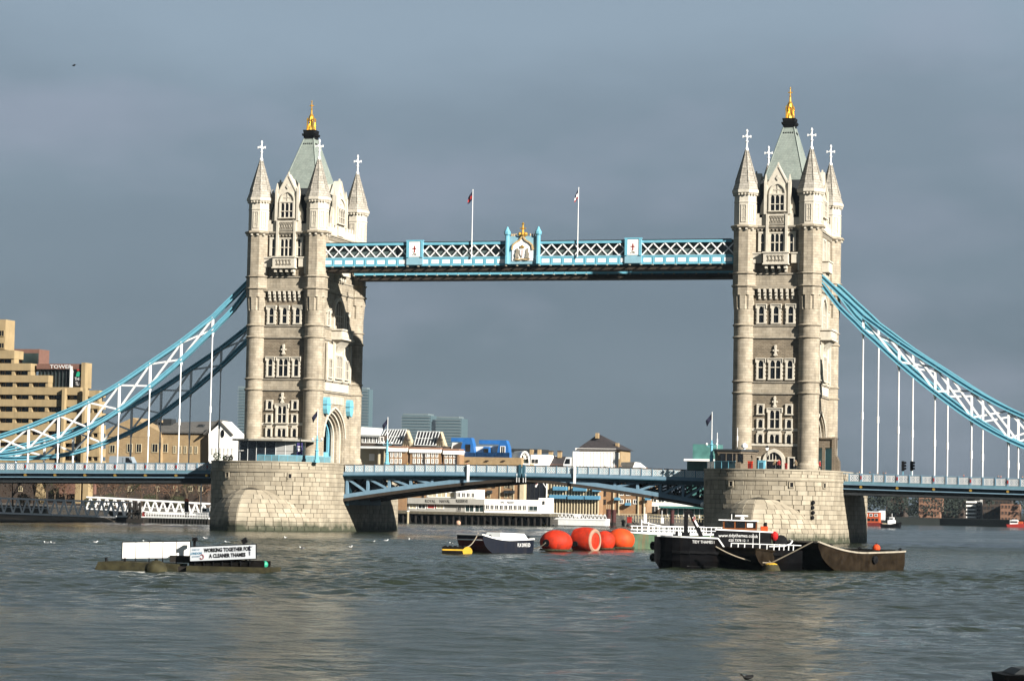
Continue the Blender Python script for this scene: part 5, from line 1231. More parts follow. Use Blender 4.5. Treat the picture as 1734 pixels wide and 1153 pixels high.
# mooring piles
RUSTP = mat('dark_red_steel', (.075, .022, .02), .7, var=.3, scale=2)
for px, pw, y0, y1, Y, lab in ((1030, 8, 862, 892, 176, 'dark red mooring pile with railing on top, the left one of a pair'), (1039, 8, 863, 892, 177, 'dark red mooring pile right beside the one with railing'), (1138, 7, 864, 889, 190, 'dark red mooring pile standing alone left of the pier')):
    p = at(px, y1, Y); t = thing('mooring_pile', lab, 'mooring pile', (p.x, Y, 0), group='mooring piles'); r = pw/2/7; z1 = at(px, y0, Y).z
    MB().lathe([(r, -1), (r, z1-.2), (r+.05, z1-.18), (r+.05, z1), (r*.6, z1+.05)], 12).build('pile', RUSTP, t, True); MB().lathe([(r+.02, .3), (r+.03, 1.1), (r+.01, 1.15)], 12).build('weed_band', TIMB, t)
    if px == 1030:
        for a in (-.5, 0, .5): MB().bar((a, 0, z1), (a, 0, z1+1.1), .06).build('rail_post', CREAM, t)
        MB().bar((-.55, 0, z1+1.1), (.55, 0, z1+1.1), .06).build('rail', CREAM, t)
# pontoon with gangway
pn = thing('pontoon', 'white pontoon with handrails left of the mooring piles', 'pontoon', (at(985, 888, 172).x, 172, 0))
boxpx(pn, 945, 1026, 879.5, 889.5, 172, 5, PALEMET, 'hull'); boxpx(pn, 938, 1026, 877.5, 879.5, 172, 5, WHITE, 'deck', -.1)
for k in range(14): px = 935+k*6.6; mb = MB(pn.location); mb.bar(at(px, 879, 172), at(px+3.3, 870+.02*k, 172), .12); mb.bar(at(px+3.3, 870, 172), at(px+6.6, 879, 172), .12); mb.build('handrail_truss', WHITE, pn)
mb = MB(pn.location); mb.bar(at(930, 868, 172), at(1026, 873, 172), .16); mb.build('handrail', WHITE, pn)
boxpx(pn, 972, 980, 871, 875, 174, 1.5, WHITE, 'locker')
# ================================================================== LEFT WATERSIDE: gangways, pontoon
def truss_gangway(name, label, a, b_, h, n, Y, wd=2.0):
    A, B = at(*a, Y), at(*b_, Y); root = thing(name, label, 'gangway', (A.x, Y, 0), group='white truss gangways at the left bank'); o_ = Vector(root.location)
    up = Vector((0, 0, h))
    for dy in (0, wd):
        d = Vector((0, dy, 0))
        MB(o_).bar(A+d, B+d, .3).build('bottom_chord', WHITE, root); MB(o_).bar(A+d+up, B+d+up, .3).build('top_chord', WHITE, root); MB(o_).bar(A+d+up*.42, B+d+up*.42, .06).build('handrail', WHITE, root)
        for k in range(n):
            p, q, m_ = A.lerp(B, k/n)+d, A.lerp(B, (k+1)/n)+d, A.lerp(B, (k+.5)/n)+d+up
            MB(o_).bar(p, m_, .22).build('diagonal', WHITE, root); MB(o_).bar(m_, q, .22).build('diagonal', WHITE, root)
    m = MB(o_); m.plate([(0, 0), (1, 0)] and [(0, -.1), ((B-A).length, -.1), ((B-A).length, .05), (0, .05)], A, (B-A).normalized(), (0, 0, 1), (0, wd, 0)); m.build('walkway_deck', PALEMET, root)
    return root
truss_gangway('gangway', 'white steel truss gangway at the left edge under the side span', (-40, 867), (212, 876), 2.9, 16, 48, 3.8)
truss_gangway('gangway', 'white steel truss gangway behind the other, ending at the landing stage', (146, 861), (352, 873), 2.3, 15, 56, 3.8)
ls = thing('landing_stage', 'dark floating landing stage with white railing left of the pier', 'pontoon', (at(290, 886, 46).x, 46, 0))
boxpx(ls, 196, 352, 876.5, 890, 46, 8, TIMB, 'hull'); boxpx(ls, 196, 352, 874.5, 876.8, 45.9, 8.2, PALEMET, 'deck')
for k in range(25): px = 246+k*4.4; boxpx(ls, px, px+.8, 867, 875, 46.2, .1, WHITE, 'baluster')
for y0 in (866.6, 870.5): boxpx(ls, 244, 352, y0, y0+1, 46.2, .1, WHITE, 'rail')
for k in range(22): px = 250+k*4.8; boxpx(ls, px, px+1, 877, 889, 45.8, .2, mat('rubber_fender', (.03, .028, .025), .8) if 'rubber_fender' not in MATS else MATS['rubber_fender'], 'fender')
boxpx(ls, 241, 245, 866, 875, 46.4, .5, RED, 'red_box')
dk = thing('mooring_dolphin', 'dark braced timber mooring dolphin beside the landing stage', 'mooring pile', (at(228, 886, 44).x, 44, 0))
for a, b_ in ((218, 220), (226, 227), (232, 231), (236, 238)): mb = MB(dk.location); mb.tube(at(a, 889, 44), at(b_, 850, 44.5), .3, 8); mb.build('pile', TIMB, dk)
for y0, y1 in ((858, 868), (872, 862)): mb = MB(dk.location); mb.bar(at(217, y0, 43.7), at(239, y1, 43.7), .3); mb.build('brace', TIMB, dk)
boxpx(dk, 214, 242, 878, 890, 43.5, 3, TIMB, 'base')
mp = thing('mooring_pile', 'black mooring pile with orange cap before the second gangway', 'mooring pile', (at(316, 880, 47).x, 26, 0), group='mooring piles'); mb = MB(mp.location); mb.tube(at(316, 884, 47)-Vector((0, 0, 1)), at(316, 846, 47), .42, 12); mb.build('pile', TIMB, mp); mb = MB(mp.location); q = at(316, 846, 47); mb.lathe([(.46, q.z-.3), (.46, q.z), (.1, q.z+.25)], 10, q.x, q.y); mb.build('cap', mat('orange_paint', (.75, .14, .03), .5), mp)
wp = thing('white_mast', 'slim white mast between the side span and the landing stage', 'mast', (at(340, 870, 48).x, 48, 0)); boxpx(wp, 339.3, 340.8, 812, 872, 48, .15, WHITE, 'mast'); boxpx(wp, 338.6, 341.5, 869, 874, 47.9, .35, PALEMET, 'foot')
wv = thing('small_launch', 'small white launch moored at the landing stage by the pier', 'boat', (at(345, 876, 50).x, 50, .2)); boxpx(wv, 332, 356, 868.5, 874, 51, 2, WHITE, 'hull'); boxpx(wv, 342, 350, 860, 868.5, 51.4, 1.4, PALEMET, 'cabin'); boxpx(wv, 343, 349, 861.5, 865, 51.3, .1, GLASS, 'window')
mud = MB(); A = [wat(-60, 884.5), wat(215, 884), at(215, 800, 56), at(-60, 800, 56)]
mud.loft([[(p.x, p.y, -.5) for p in A], [(A[0].x, A[0].y+1, .25), (A[1].x, A[1].y+1, .25), (A[2].x, A[2].y, .9), (A[3].x, A[3].y, 1.1)]]); struct(mud.build('foreshore', EARTH))
# ================================================================== BOATS
HULLBK = mat('black_hull', (.009, .009, .010), .55, var=.4, scale=1.2, stain=.25, stain_col=(.03, .02, .012), spec=.0)
HULLBR = mat('rusty_brown_hull', (.027, .020, .013), .7, var=.55, scale=1.1, bump=.4, bscale=5, stain=.7, stain_col=(.008, .006, .005), spec=.0)
HULLBL = mat('navy_hull', (.004, .007, .017), .6, var=.2, scale=1.5, stain=.25, stain_col=(.07, .05, .03))
HULLGR = mat('green_hull', (.07, .13, .07), .6, var=.3, scale=1.2, stain=.7, stain_col=(.24, .08, .025))
MAROON = mat('maroon_bottom', (.20, .025, .022), .6, var=.3, scale=1.5)
RUSTBL = mat('dark_bottom', (.012, .011, .010), .8, var=.3, spec=.0)
ORANGE = mat('buoy_orange', (.66, .035, .008), .7, var=.3, scale=1.6, bump=.25, bscale=5, stain=.7, stain_col=(.14, .03, .015))
ORANGE2 = mat('bright_buoy_orange', (.88, .085, .012), .65, var=.2, scale=1.4, bump=.2, bscale=5, stain=.4, stain_col=(.35, .045, .02))
ROPE = mat('rope', (.42, .36, .27), .9, var=.2, scale=6)
WOODV = mat('varnished_wood', (.24, .075, .022), .35, var=.25, scale=3)
WEED = mat('weedy_timber', (.045, .040, .018), .85, var=.5, scale=2, bump=.6, bscale=5)
YELLOW = mat('yellow_paint', (.72, .44, .04), .55, var=.15)
def swim_barge(name, label, cat, p0, bow, L, B, D, rake, side, bottom, rim, hold, sheer=.25, group=None, stern=.8, inner=None):
    rz = math.atan2(bow.y, bow.x); ax, ay = Vector((math.cos(rz), math.sin(rz), 0)), Vector((-math.sin(rz), math.cos(rz), 0))
    loc = Vector((p0.x, p0.y, 0))-ax*(L/2-rake)-ay*(B/2)
    root = thing(name, label, cat, loc, rz, group)
    def zt(x): t = max(0, (x/(L/2))); return D+sheer*t*t+.12*max(0, -x/(L/2))
    def zb(x):
        if x > L/2-rake: t = (x-(L/2-rake))/rake; return -.5+(zt(x)-.45+.5)*(1-math.sqrt(max(0, 1-t*t)))*.55+(zt(x)-.45+.5)*.45*t
        if x < -L/2+stern: t = (-L/2+stern-x)/stern; return -.5+(D*.7)*t*t
        return -.5
    def hw(x): t = max(0, (x-(L/2-rake))/rake); u = max(0, (-x-(L/2-stern*2.5))/(stern*2.5)); return B/2*(1-.10*t*t-.18*u*u)
    xs = [-L/2+(L-rake)*i/10 for i in range(10)]+[L/2-rake+rake*i/9 for i in range(10)]
    h = MB()
    for s_ in (-1, 1):
        ring = [[Vector((x, s_*hw(x), zb(x))), Vector((x, s_*hw(x), zt(x))), Vector((x, s_*(hw(x)-.12), zt(x))), Vector((x, s_*(hw(x)-.12), zb(x)+.02))] for x in xs]
        h.loft(ring if s_ < 0 else [r[::-1] for r in ring])
    x = L/2; h.box(x-.12, x, -hw(x), hw(x), zb(x), zt(x)); x = -L/2; h.box(x, x+.12, -hw(x), hw(x), zb(x), zt(x))
    h.build('hull', side, root)
    b_ = MB(); b_.loft([[(x, -hw(x)+.02, zb(x)), (x, hw(x)-.02, zb(x)), (x, hw(x)-.02, zb(x)+.1), (x, -hw(x)+.02, zb(x)+.1)] for x in xs]); b_.build('bottom_plate', bottom, root)
    g = MB()
    for s_ in (-1, 1):
        for a, c in zip(xs, xs[1:]): g.bar((a, s_*hw(a), zt(a)+.04), (c, s_*hw(c), zt(c)+.04), .2, .14)
    for x in (xs[0], xs[-1]): g.bar((x, -hw(x), zt(x)+.04), (x, hw(x), zt(x)+.04), .2, .14)
    g.build('gunwale', rim, root)
    d = MB(); d.loft([[(x, -hw(x)+.12, zt(x)-.55), (x, hw(x)-.12, zt(x)-.55), (x, hw(x)-.12, zt(x)-.45), (x, -hw(x)+.12, zt(x)-.45)] for x in xs]); d.build('deck', hold, root)
    fd = MB(); fx = [x for x in xs if x >= L/2-rake*.8]; fd.loft([[(x, -hw(x)+.1, zt(x)-.1), (x, hw(x)-.1, zt(x)-.1), (x, hw(x)-.1, zt(x)), (x, -hw(x)+.1, zt(x))] for x in fx]); fd.build('foredeck', rim if inner is None else inner, root)
    co = MB()
    for s_ in (-1, 1): co.box(-L/2+1.2, L/2-rake*.9, s_*(B/2-.75)-.06, s_*(B/2-.75)+.06, D-.5, D+.28)
    for x in (-L/2+1.2, L/2-rake*.9): co.box(x-.06, x+.06, -B/2+.75, B/2-.75, D-.5, D+.28)
    co.build('coaming', hold, root)
    for x in (L/2-rake*.5, -L/2+.7):
        for s_ in (-1, 1): t = MB(); t.tube((x, s_*(B/2-.5), zt(x)-.1), (x, s_*(B/2-.5), zt(x)+.35), .09, 8); t.tube((x-.25, s_*(B/2-.5), zt(x)+.22), (x+.25, s_*(B/2-.5), zt(x)+.22), .06, 6); t.build('bollard', BLACK, root)
    return root, rz, zt, hw
def bowdir(px, ang):                                      # heading, ang degrees to the left of 'towards the camera'
    d = ray(px, 950); t = Vector((-d.x, -d.y, 0)).normalized(); l = Vector((-cR.x, -cR.y, 0))
    return (t*math.cos(R_(ang))+l*math.sin(R_(ang))).normalized()
# right hand barge and its neighbour
bg, *_ = swim_barge('barge', 'rusty brown open barge with orange buoy on deck, rightmost of the moored craft', 'barge', wat(1438, 967), bowdir(1440, 38), 13.5, 5.4, 1.55, 4.2, HULLBR, RUSTBL, MOULD, RUSTBL, .95, 'moored lighters')
o_ = thing('small_buoy', 'small orange round buoy lying on the rightmost barge', 'buoy', bg.matrix_basis @ Vector((-4.6, .6, 1.75))); MB().ball((0, 0, .2), .36, 12, 8).build('float', ORANGE2, o_); MB().lathe([(.06, .5), (.06, .66)], 6).build('eye', BLACK, o_)
mb = MB(); mb.bar((1.0, -1.5, 1.6), (2.6, -1.2, 2.3), .5, .08); mb.build('plank', TIMB, bg)
for x in (-1.2,): t = MB(); t.lathe([(.14, -.14), (.36, -.1), (.36, .1), (.14, .14)], 12); t.xf(Matrix.Translation((x, 2.8, 1.0)) @ Matrix.Rotation(R_(90), 4, 'X')); t.build('tyre_fender', BLACK, bg)
bg2, *_ = swim_barge('barge', 'dark brown barge between the black work boat and the rightmost barge', 'barge', wat(1322, 966), bowdir(1310, 32), 12.5, 5.2, 1.55, 3.8, HULLBR, RUSTBL, HULLBR, RUSTBL, .3, 'moored lighters')
# work boat
def pxz(px, py, o, s): return ((px-o[0])/s, (o[1]-py)/s)
P0 = wat(1116, 962); th = R_(13); wbt = thing('work_boat', 'black work boat with crane arm, wooden wheelhouse and web address on its side', 'boat', (P0.x, P0.y, 0), th)
S = 19.8
def hullst(x):                                             # half-breadth of the work boat along its length
    t = max(0, 1-x/2.6); return 2.3*(1-.55*t*t)
def topz(x): return 2.72-.02*x if x < 5.0 else (2.62-.85*min(1, (x-5.0)/.6))
xs = [-.45, -.2, .1, .5, 1.1, 1.8, 2.6, 4, 5.0, 5.3, 5.6, 7, 9, 10.5, 11.6, 12.2]
rings = []
for x in xs:
    xb = max(x, 0)*1.0+.25 if x < .6 else x; h_ = hullst(max(x, 0)); b_ = h_*.72
    rings.append([(xb, 2.3-b_, -.4), (x, 2.3-h_*.95, .7), (x, 2.3-h_, 1.5), (x, 2.3-h_, topz(x)), (x, 2.3+h_, topz(x)), (x, 2.3+h_, 1.5), (xb, 2.3+b_, -.4)])
mb = MB(); mb.loft([r[::-1] for r in rings]); mb.build('hull', HULLBK, wbt)
mb = MB()
for a, c in zip(xs[1:11], xs[2:12]): mb.bar((a, 2.3-hullst(max(a, 0))-.02, topz(a)+.05), (c, 2.3-hullst(max(c, 0))-.02, topz(c)+.05), .1, .12)
mb.build('white_gunwale', WHITE, wbt)
mb = MB()
for a, c in zip(xs[4:13], xs[5:14]): mb.bar((a, 2.3-hullst(a)-.04, 1.45), (c, 2.3-hullst(c)-.04, 1.4), .14, .2)
mb.build('rubbing_strake', BLACK, wbt)
MB().box(2.5, 4.9, .47, .7, -.1, .2).build('boot_topping', RED, wbt); MB().box(2.4, 5.0, .34, .58, .22, 1.1).build('sea_chest', mat('grey_plate', (.07, .07, .07), .5), wbt)
for z in (.9, 1.9): t = MB(); t.lathe([(.16, -.4), (.36, -.25), (.36, .25), (.16, .4)], 10); t.xf(Matrix.Translation((-.42, 1.9, z)) @ Matrix.Rotation(R_(90), 4, 'Y')); t.build('bow_fender', BLACK, wbt)
lettering('TIDY THAMES I', .36, WHITE, wbt, (3.75, -.03, 2.32), (1, 0, 0), (0, 0, 1), sx=.78)
mb = MB(); mb.bar((2.25, 1.6, 2.7), (2.25, 1.6, 4.95), .36, .42); mb.bar((2.25, 1.6, 4.95), (2.75, 1.6, 4.75), .4, .4); mb.bar((2.62, 1.55, 4.85), (3.6, 1.55, 2.75), .42, .36); mb.box(1.9, 2.6, 1.3, 1.95, 2.6, 3.1); mb.build('crane', BLACK, wbt)
MB().bar((2.85, 1.3, 4.45), (3.3, 1.3, 3.6), .1, .16).build('crane_hose', WHITE, wbt); MB().box(2.85, 3.05, 1.25, 1.32, 4.1, 4.45).build('red_flag', RED, wbt)
MB().box(.9, 1.5, 1.4, 2.4, 2.72, 2.95).build('winch', WHITE, wbt); MB().box(1.35, 1.6, 1.2, 1.5, 2.72, 3.2).build('capstan', BLACK, wbt)
mb = MB(); mb.plate([(4.7, 1.7), (9.6, 1.7), (9.6, 3.2), (9.2, 3.3), (4.95, 3.38), (4.7, 3.0)], (0, 1.1, 0), (1, 0, 0), (0, 0, 1), (0, 2.4, 0)); dh = mb.build('deckhouse', BLACK, wbt)
MB().plate([(4.75, 3.36), (9.7, 3.22), (9.75, 3.32), (4.75, 3.48)], (0, 1.0, 0), (1, 0, 0), (0, 0, 1), (0, 2.6, 0)).build('deckhouse_roof', WHITE, wbt)
lettering('www.tidythames.co.uk', .40, WHITE, dh, (6.75, 1.085, 2.93), (1, 0, 0), (0, 0, 1), sx=.92, arc=.018); lettering('020 7378 1211', .30, WHITE, dh, (6.8, 1.085, 2.5), (1, 0, 0), (0, 0, 1), sx=.95)
mb = MB(); mb.box(5.45, 8.35, 1.35, 3.2, 3.4, 4.18); whs = mb.build('wheelhouse', WOODV, wbt)
for a in (5.6, 6.55, 7.45): MB().box(a, a+.8, 1.32, 1.36, 3.58, 4.08).build('window', GLASS, whs)
MB().box(7.5, 8.0, 1.30, 1.33, 3.65, 4.0).build('window_reflection', PALEMET, whs); MB().box(8.34, 8.38, 1.5, 3.0, 3.58, 4.08).build('window', GLASS, whs)  # pale plate over the pane paints a reflection in it
MB().plate([(5.05, 4.2), (8.5, 4.16), (8.5, 4.24), (5.05, 4.28)], (0, 1.2, 0), (1, 0, 0), (0, 0, 1), (0, 2.2, 0)).build('wheelhouse_roof', WHITE, wbt)
mb = MB(); mb.lathe([(.12, 4.25), (.2, 4.4), (.12, 4.5)], 8, 7.1, 2.2); mb.box(6.5, 7.6, 2.1, 2.3, 4.55, 4.68); mb.build('radar', WHITE, wbt); MB().bar((6.2, 2.2, 4.25), (6.2, 2.2, 4.75), .05).build('aerial', WHITE, wbt)
mb = MB(); mb.box(8.7, 9.3, 1.6, 2.6, 3.3, 3.75); mb.build('orange_raft', ORANGE2, wbt); MB().tube((9.1, 1.8, 3.75), (9.1, 1.8, 4.1), .14, 8).build('exhaust', BLACK, wbt)
mb = MB(); mb.ball((9.85, 1.2, 2.95), .33, 10, 7, 1.25); mb.build('red_fender', mat('fender_red', (.6, .02, .02), .4), wbt)
mb = MB(); mb.lathe([(.15, -.16), (.55, -.14), (.6, .0), (.55, .14), (.15, .16)], 12); mb.xf(Matrix.Translation((10.4, 1.3, 2.5)) @ Matrix.Rotation(R_(70), 4, 'X')); mb.build('tyre', BLACK, wbt)
mb = MB(); mb.path([(9.4, .7, 2.05), (10.6, .6, 2.1), (11.2, .8, 2.3), (11.4, 1.3, 2.55), (11.2, 1.9, 2.65)], .06); mb.build('curved_rail', WHITE, wbt)
mb = MB(); pts = [6.1, 6.7, 7.25, 7.95, 8.55, 9.15, 9.75, 10.2, 10.6, 11.0, 11.4]
for x in pts: mb.tube((x, .1, 1.65), (x+.03, .1, 2.28), .05, 6)
mb.tube((6.1, .1, 2.28), (12.1, .1, 2.2), .045, 6); mb.build('guard_rail', WHITE, wbt)
for x, z0, z1 in ((4.35, 2.5, 3.1), (8.0, 1.9, 3.1), (8.55, 1.9, 3.35)): MB().tube((x, .6, z0), (x, .6, z1), .03, 6).build('stanchion', WHITE, wbt)
# mooring buoy between the hulls with ropes
P = wat(1308, 966.5); mby = thing('mooring_buoy', 'weedy yellow mooring buoy with ropes between the moored barges', 'buoy', (P.x, P.y-.6, 0)); MB().lathe([(.2, -.4), (.75, -.35), (.8, .1), (.6, .55), (.25, .7), (.1, .72)], 14).build('float', WEED, mby, True); MB().lathe([(.62, .5), (.5, .62), (.3, .7)], 12).build('yellow_band', YELLOW, mby)
def sag(a, b, s, n=10): a, b = Vector(a), Vector(b); return [a.lerp(b, i/n)-Vector((0, 0, s*4*(i/n)*(1-i/n))) for i in range(n+1)]
top = Vector((P.x, P.y-.6, .7))
for a, s_, lab in ((at(1212, 925, P0.y-.4), .35, 'long sagging mooring rope from the work boat bow to the weedy buoy'), (at(1284, 935, P.y+3), .0, 'short mooring rope from the dark barge to the weedy buoy'), (at(1376, 917, P.y-1.0), .02, 'straight mooring rope from the rightmost barge to the weedy buoy')):
    r = MB(); r.path(sag(a, top, s_), .055); tag(r.build('mooring_rope', ROPE), lab, 'rope', 'mooring ropes')
# blue launch-barge
bl, rz, zt, hw = swim_barge('blue_barge', 'navy blue barge with white gunwale and maroon swim bow', 'barge', wat(851, 936.5), bowdir(850, 40), 8.6, 4.0, 1.35, 3.0, HULLBL, MAROON, WHITE, WHITE, .55, None)
lettering('FLX DIVE ED', .55, WHITE, bl, (-2.2, 2.015, .85), (-1, 0, 0), (0, 0, 1), sx=.7)
mb = MB(); mb.loft([[(-4.0, -1.5, 1.4), (.6, -1.5, 1.5), (.6, 1.2, 1.5), (-4.0, 1.2, 1.4)], [(-3.8, -1.1, 2.05), (.2, -1.1, 2.15), (.2, .7, 2.15), (-3.8, .7, 2.05)]]); mb.build('grey_cover', PALEMET, bl)
mb = MB(); mb.box(-4.1, .8, -1.65, 1.35, 1.32, 1.45); mb.build('cover_rim', WHITE, bl)
# black and yellow float in front of its bow
P = wat(772, 938); yf_ = thing('yellow_float', 'black and yellow floating fender ahead of the blue barge bow', 'float', (P.x, P.y, 0), R_(20))
mb = MB(); mb.box(-1.4, 1.2, -.6, .6, -.2, .75); mb.build('body', RUSTBL, yf_); MB().box(-1.42, 1.1, -.64, .64, .38, .52).build('yellow_stripe', YELLOW, yf_); mb = MB(); mb.lathe([(.5, -.62), (.5, .62)], 12); mb.xf(Matrix.Translation((1.15, 0, .3)) @ Matrix.Rotation(R_(90), 4, 'X')); mb.build('yellow_end', YELLOW, yf_)
for k in range(5): MB().cbox(-1.1+k*.5, 0, .8, .3, .9, .14).build('cleat', BLACK, yf_)
r = MB(); r.path(sag(at(810, 902, wat(851, 936).y-3), Vector((P.x+1.0, P.y, .75)), .4), .05); tag(r.build('mooring_rope', ROPE), 'mooring rope from the blue barge bow to the yellow float', 'rope', 'mooring ropes')
# orange buoys
def big_buoy(px, py, rx, label, m_, sz=.9, barrel=False):
    P = wat(px, py); s_ = FPX/((P-CAM).dot(cF)); r = rx/s_
    root = thing('orange_buoy', label, 'buoy', (P.x, P.y+r*.8, 0), group='big orange mooring buoys')
    if not barrel:
        mb = MB(); mb.ball((0, 0, r*sz*.78), r, 24, 16, sz); mb.build('float', m_, root, True)
        for s2 in (.985,): t = MB(); t.lathe([(r*1.012*math.cos(a), r*sz*.78+r*1.012*sz*math.sin(a)) for a in (-.05, 0, .05)], 24); 
        t = MB(); t.tube((-r*.35, -r*.80, r*.55), (-r*.37, -r*.97, r*.53), r*.22, 12); t.build('mooring_eye', BLACK, root)
        t = MB(); t.lathe([(r*1.01, r*.06), (r*1.0, r*.16), (r*.99, r*.17)], 24); t.build('weed_band', WEED, root)
    else:
        mb = MB(); n = 10; prof = [(r*.62, -r*.95), (r*.9, -r*.75), (r*1.0, -r*.3), (r*1.0, r*.3), (r*.93, r*.7), (r*.9, r*.8)]
        mb.lathe(prof, 24); M = Matrix.Translation((0, 0, r*.72)) @ Matrix.Rotation(R_(-16), 4, 'Z') @ Matrix.Rotation(R_(90), 4, 'Y'); mb.xf(M); mb.build('float', m_, root, True)
        t = MB(); t.lathe([(r*.9, r*.78), (r*.88, r*.86), (r*.74, r*.93), (r*.62, r*.9), (r*.62, r*.8)], 24); t.xf(M); t.build('pale_rim', mat('pale_fender', (.42, .27, .19), .7, var=.15), root)
        t = MB(); t.lathe([(r*.62, r*.8), (r*.6, r*.86), (r*.3, r*.95)], 24); t.xf(M); t.build('end_cap', ORANGE, root)
        t = MB(); t.tube((-r*.5, -r*.85, r*.5), (-r*.52, -r*1.0, r*.48), r*.2, 10); t.build('mooring_eye', BLACK, root)
    return root
b4 = big_buoy(1046, 929.5, 24, 'bright orange round mooring buoy, rightmost of the four', ORANGE2, .82)
b3 = big_buoy(1020, 930.5, 18, 'small orange mooring buoy squeezed between two larger ones', ORANGE, 1.0)
b2 = big_buoy(986, 932, 23, 'orange barrel shaped mooring buoy with a pale rim', ORANGE, .9, True)
b1 = big_buoy(935.5, 934, 28, 'orange round mooring buoy with dark eye, leftmost of the four', ORANGE, .74)
r = MB(); q = Vector(b1.location)+Vector((-.7, -1.85, 1.0)); r.path(sag(at(902, 928, q.y+.5), q, .2), .06); tag(r.build('mooring_rope', ROPE), 'white mooring rope from the blue barge to the leftmost orange buoy', 'rope', 'mooring ropes')
# green barge behind the buoys
gb_, *_ = swim_barge('green_barge', 'green rust streaked barge with white rails behind the orange buoys', 'barge', wat(1089, 929), bowdir(1090, 62), 15, 4.5, 1.75, 2.6, HULLGR, RUSTBL, WHITE, WHITE, .3, None)
for s_ in (-1, 1):
    mb = MB()
    for k in range(15): x = -6.5+.75*k; mb.tube((x, s_*2.1, 1.8), (x, s_*2.1, 2.75), .05, 5)
    for z in (2.3, 2.75): mb.tube((-6.6, s_*2.1, z), (4.2, s_*2.1, z), .05, 5)
    mb.build('guard_rail', WHITE, gb_)
mb = MB()
for x, h_ in ((4.2, 3.6), (3.2, 3.3)): mb.tube((x, .6, 1.8), (x, .6, h_), .06, 6)
mb.tube((4.2, .6, 3.3), (1.0, .6, 2.75), .05, 6); mb.build('ladder_frame', WHITE, gb_)
# debris collector, left
P = wat(300, 967); S2 = 23.9; dc = thing('debris_raft', 'dark floating debris collector raft with white screen and lettered banner', 'raft', (P.x, P.y, 0), R_(8))
def dx(px): return (px-300)/S2
def dz(py): return (967-py)/S2
mb = MB(); mb.plate([(dx(153), -.1), (dx(160), .55), (dx(190), .62), (dx(300), .5), (dx(300), -.2), (dx(156), -.2)], (0, 0, 0), (1, 0, 0), (0, 0, 1), (0, 2.6, 0)); mb.build('left_pontoon', WEED, dc)
mb = MB(); mb.box(dx(318), dx(467), -.3, 2.4, -.2, .42); mb.build('right_pontoon', WEED, dc); MB().box(dx(320), dx(450), .2, 2.2, .44, .85).build('frame_beam', RUSTBL, dc); MB().box(dx(280), dx(350), .9, 2.2, .6, 1.1).build('link_beam', TIMB, dc)
MB().box(dx(283), dx(330), .2, 1.6, -.1, .35).build('link_pontoon', TIMB, dc)
u = Vector((1, 0, .035)).normalized(); 
for k in range(5):
    a, c = dx(193+k*24), dx(193+(k+1)*24); z = .035*(a-dx(193))
    MB().plate([(0, 0), (c-a-.05, 0), (c-a-.05, 1.13), (0, 1.13)], (a+.03, 1.2, dz(948)+z), u, (0, 0, 1), (0, .05, 0)).build('screen_panel', MATS['white_render'], dc)
    MB().bar((a, 1.25, .4), (a, 1.25, dz(919)+z), .07).build('screen_post', BLACK, dc)
MB().bar((dx(313), 1.25, .4), (dx(313), 1.25, dz(916)), .07).build('screen_post', BLACK, dc); MB().bar((dx(193), 1.25, dz(919.5)), (dx(313), 1.25, dz(915.5)), .06).build('screen_rail', BLACK, dc)
ub = Vector((1, 0, .062)).normalized(); vb = Vector((-.03, 0, 1)).normalized(); La = dx(436)-dx(322); o3 = Vector((dx(323), -.1, dz(949)))
bn = MB().plate([(0, 0), (La, 0), (La, .98), (0, .98)], o3, ub, vb, (0, .06, 0)).build('banner', mat('banner_vinyl', (.72, .76, .80), .7, var=.04), dc)
MB().plate([(-.06, -.06), (La+.06, -.06), (La+.06, 1.04), (-.06, 1.04)], o3+Vector((0, .08, 0)), ub, vb, (0, .05, 0)).build('banner_frame', BLACK, dc)
def bt(t, s_, a, b_, m_, sx=1, bold=.0): lettering(t, s_, m_, bn, o3+ub*a+vb*b_+Vector((0, -.012, 0)), ub, vb, sx=sx, bold=bold)
bt('WORKING TOGETHER FOR', .37, La*.57, .70, BLACK, .74, .02); bt('A CLEANER THAMES', .37, La*.57, .29, BLACK, .78, .02)
LBL2 = mat('banner_blue', (.08, .25, .40), .6)
bt('PORT OF', .15, .42, .78, LBL2, .9); bt('LONDON', .23, .42, .52, LBL2, .88, .006); bt('AUTHORITY', .12, .42, .30, LBL2, .9)
t = MB(); 
for k in range(10): a = R_(200+30*k); q = R_(200+30*(k+1)); f = lambda w: o3+ub*(.86+.13*math.cos(w))+vb*(.27+.16*math.sin(w))+Vector((0, -.02, 0)); t.bar(f(a), f(q), .05)
t.build('banner_emblem', mat('emblem_red', (.35, .08, .1), .6), bn)
t = MB(); f = lambda a, b_: o3+ub*(La-.42+a)+vb*b_+Vector((0, -.02, 0))
for p, q in (((-.12, .8), (0, .9)), ((0, .9), (.1, .82)), ((.1, .82), (.2, .86)), ((0, .9), (0, .55)), ((0, .5), (.02, .25)), ((-.06, .62), (.08, .66)), ((-.05, .45), (.06, .45))): t.bar(f(*p), f(*q), .035)
t.build('banner_mark', NAVY, bn)
for k in range(7): MB().bar((dx(330+k*16), .1, .42), (dx(330+k*16), .1, 1.0), .06).build('banner_strut', BLACK, dc)
mb = MB(); mb.bar((dx(327), .3, .4), (dx(327), .3, dz(915)), .16); mb.box(dx(324), dx(331), .1, .5, dz(915), dz(909)); mb.build('lamp_post', BLACK, dc)
mb = MB(); mb.bar((dx(417), .5, .4), (dx(417), .5, dz(918)), .1); mb.obox((dx(414), .4, dz(913)), (.16, 0, .1), (0, .12, 0), (-.08, 0, .16)); mb.build('spotlight', BLACK, dc)
mb = MB(); mb.ball((dx(449), .6, .62), .26, 10, 6); mb.build('green_float', mat('float_green', (.04, .42, .26), .5), dc)
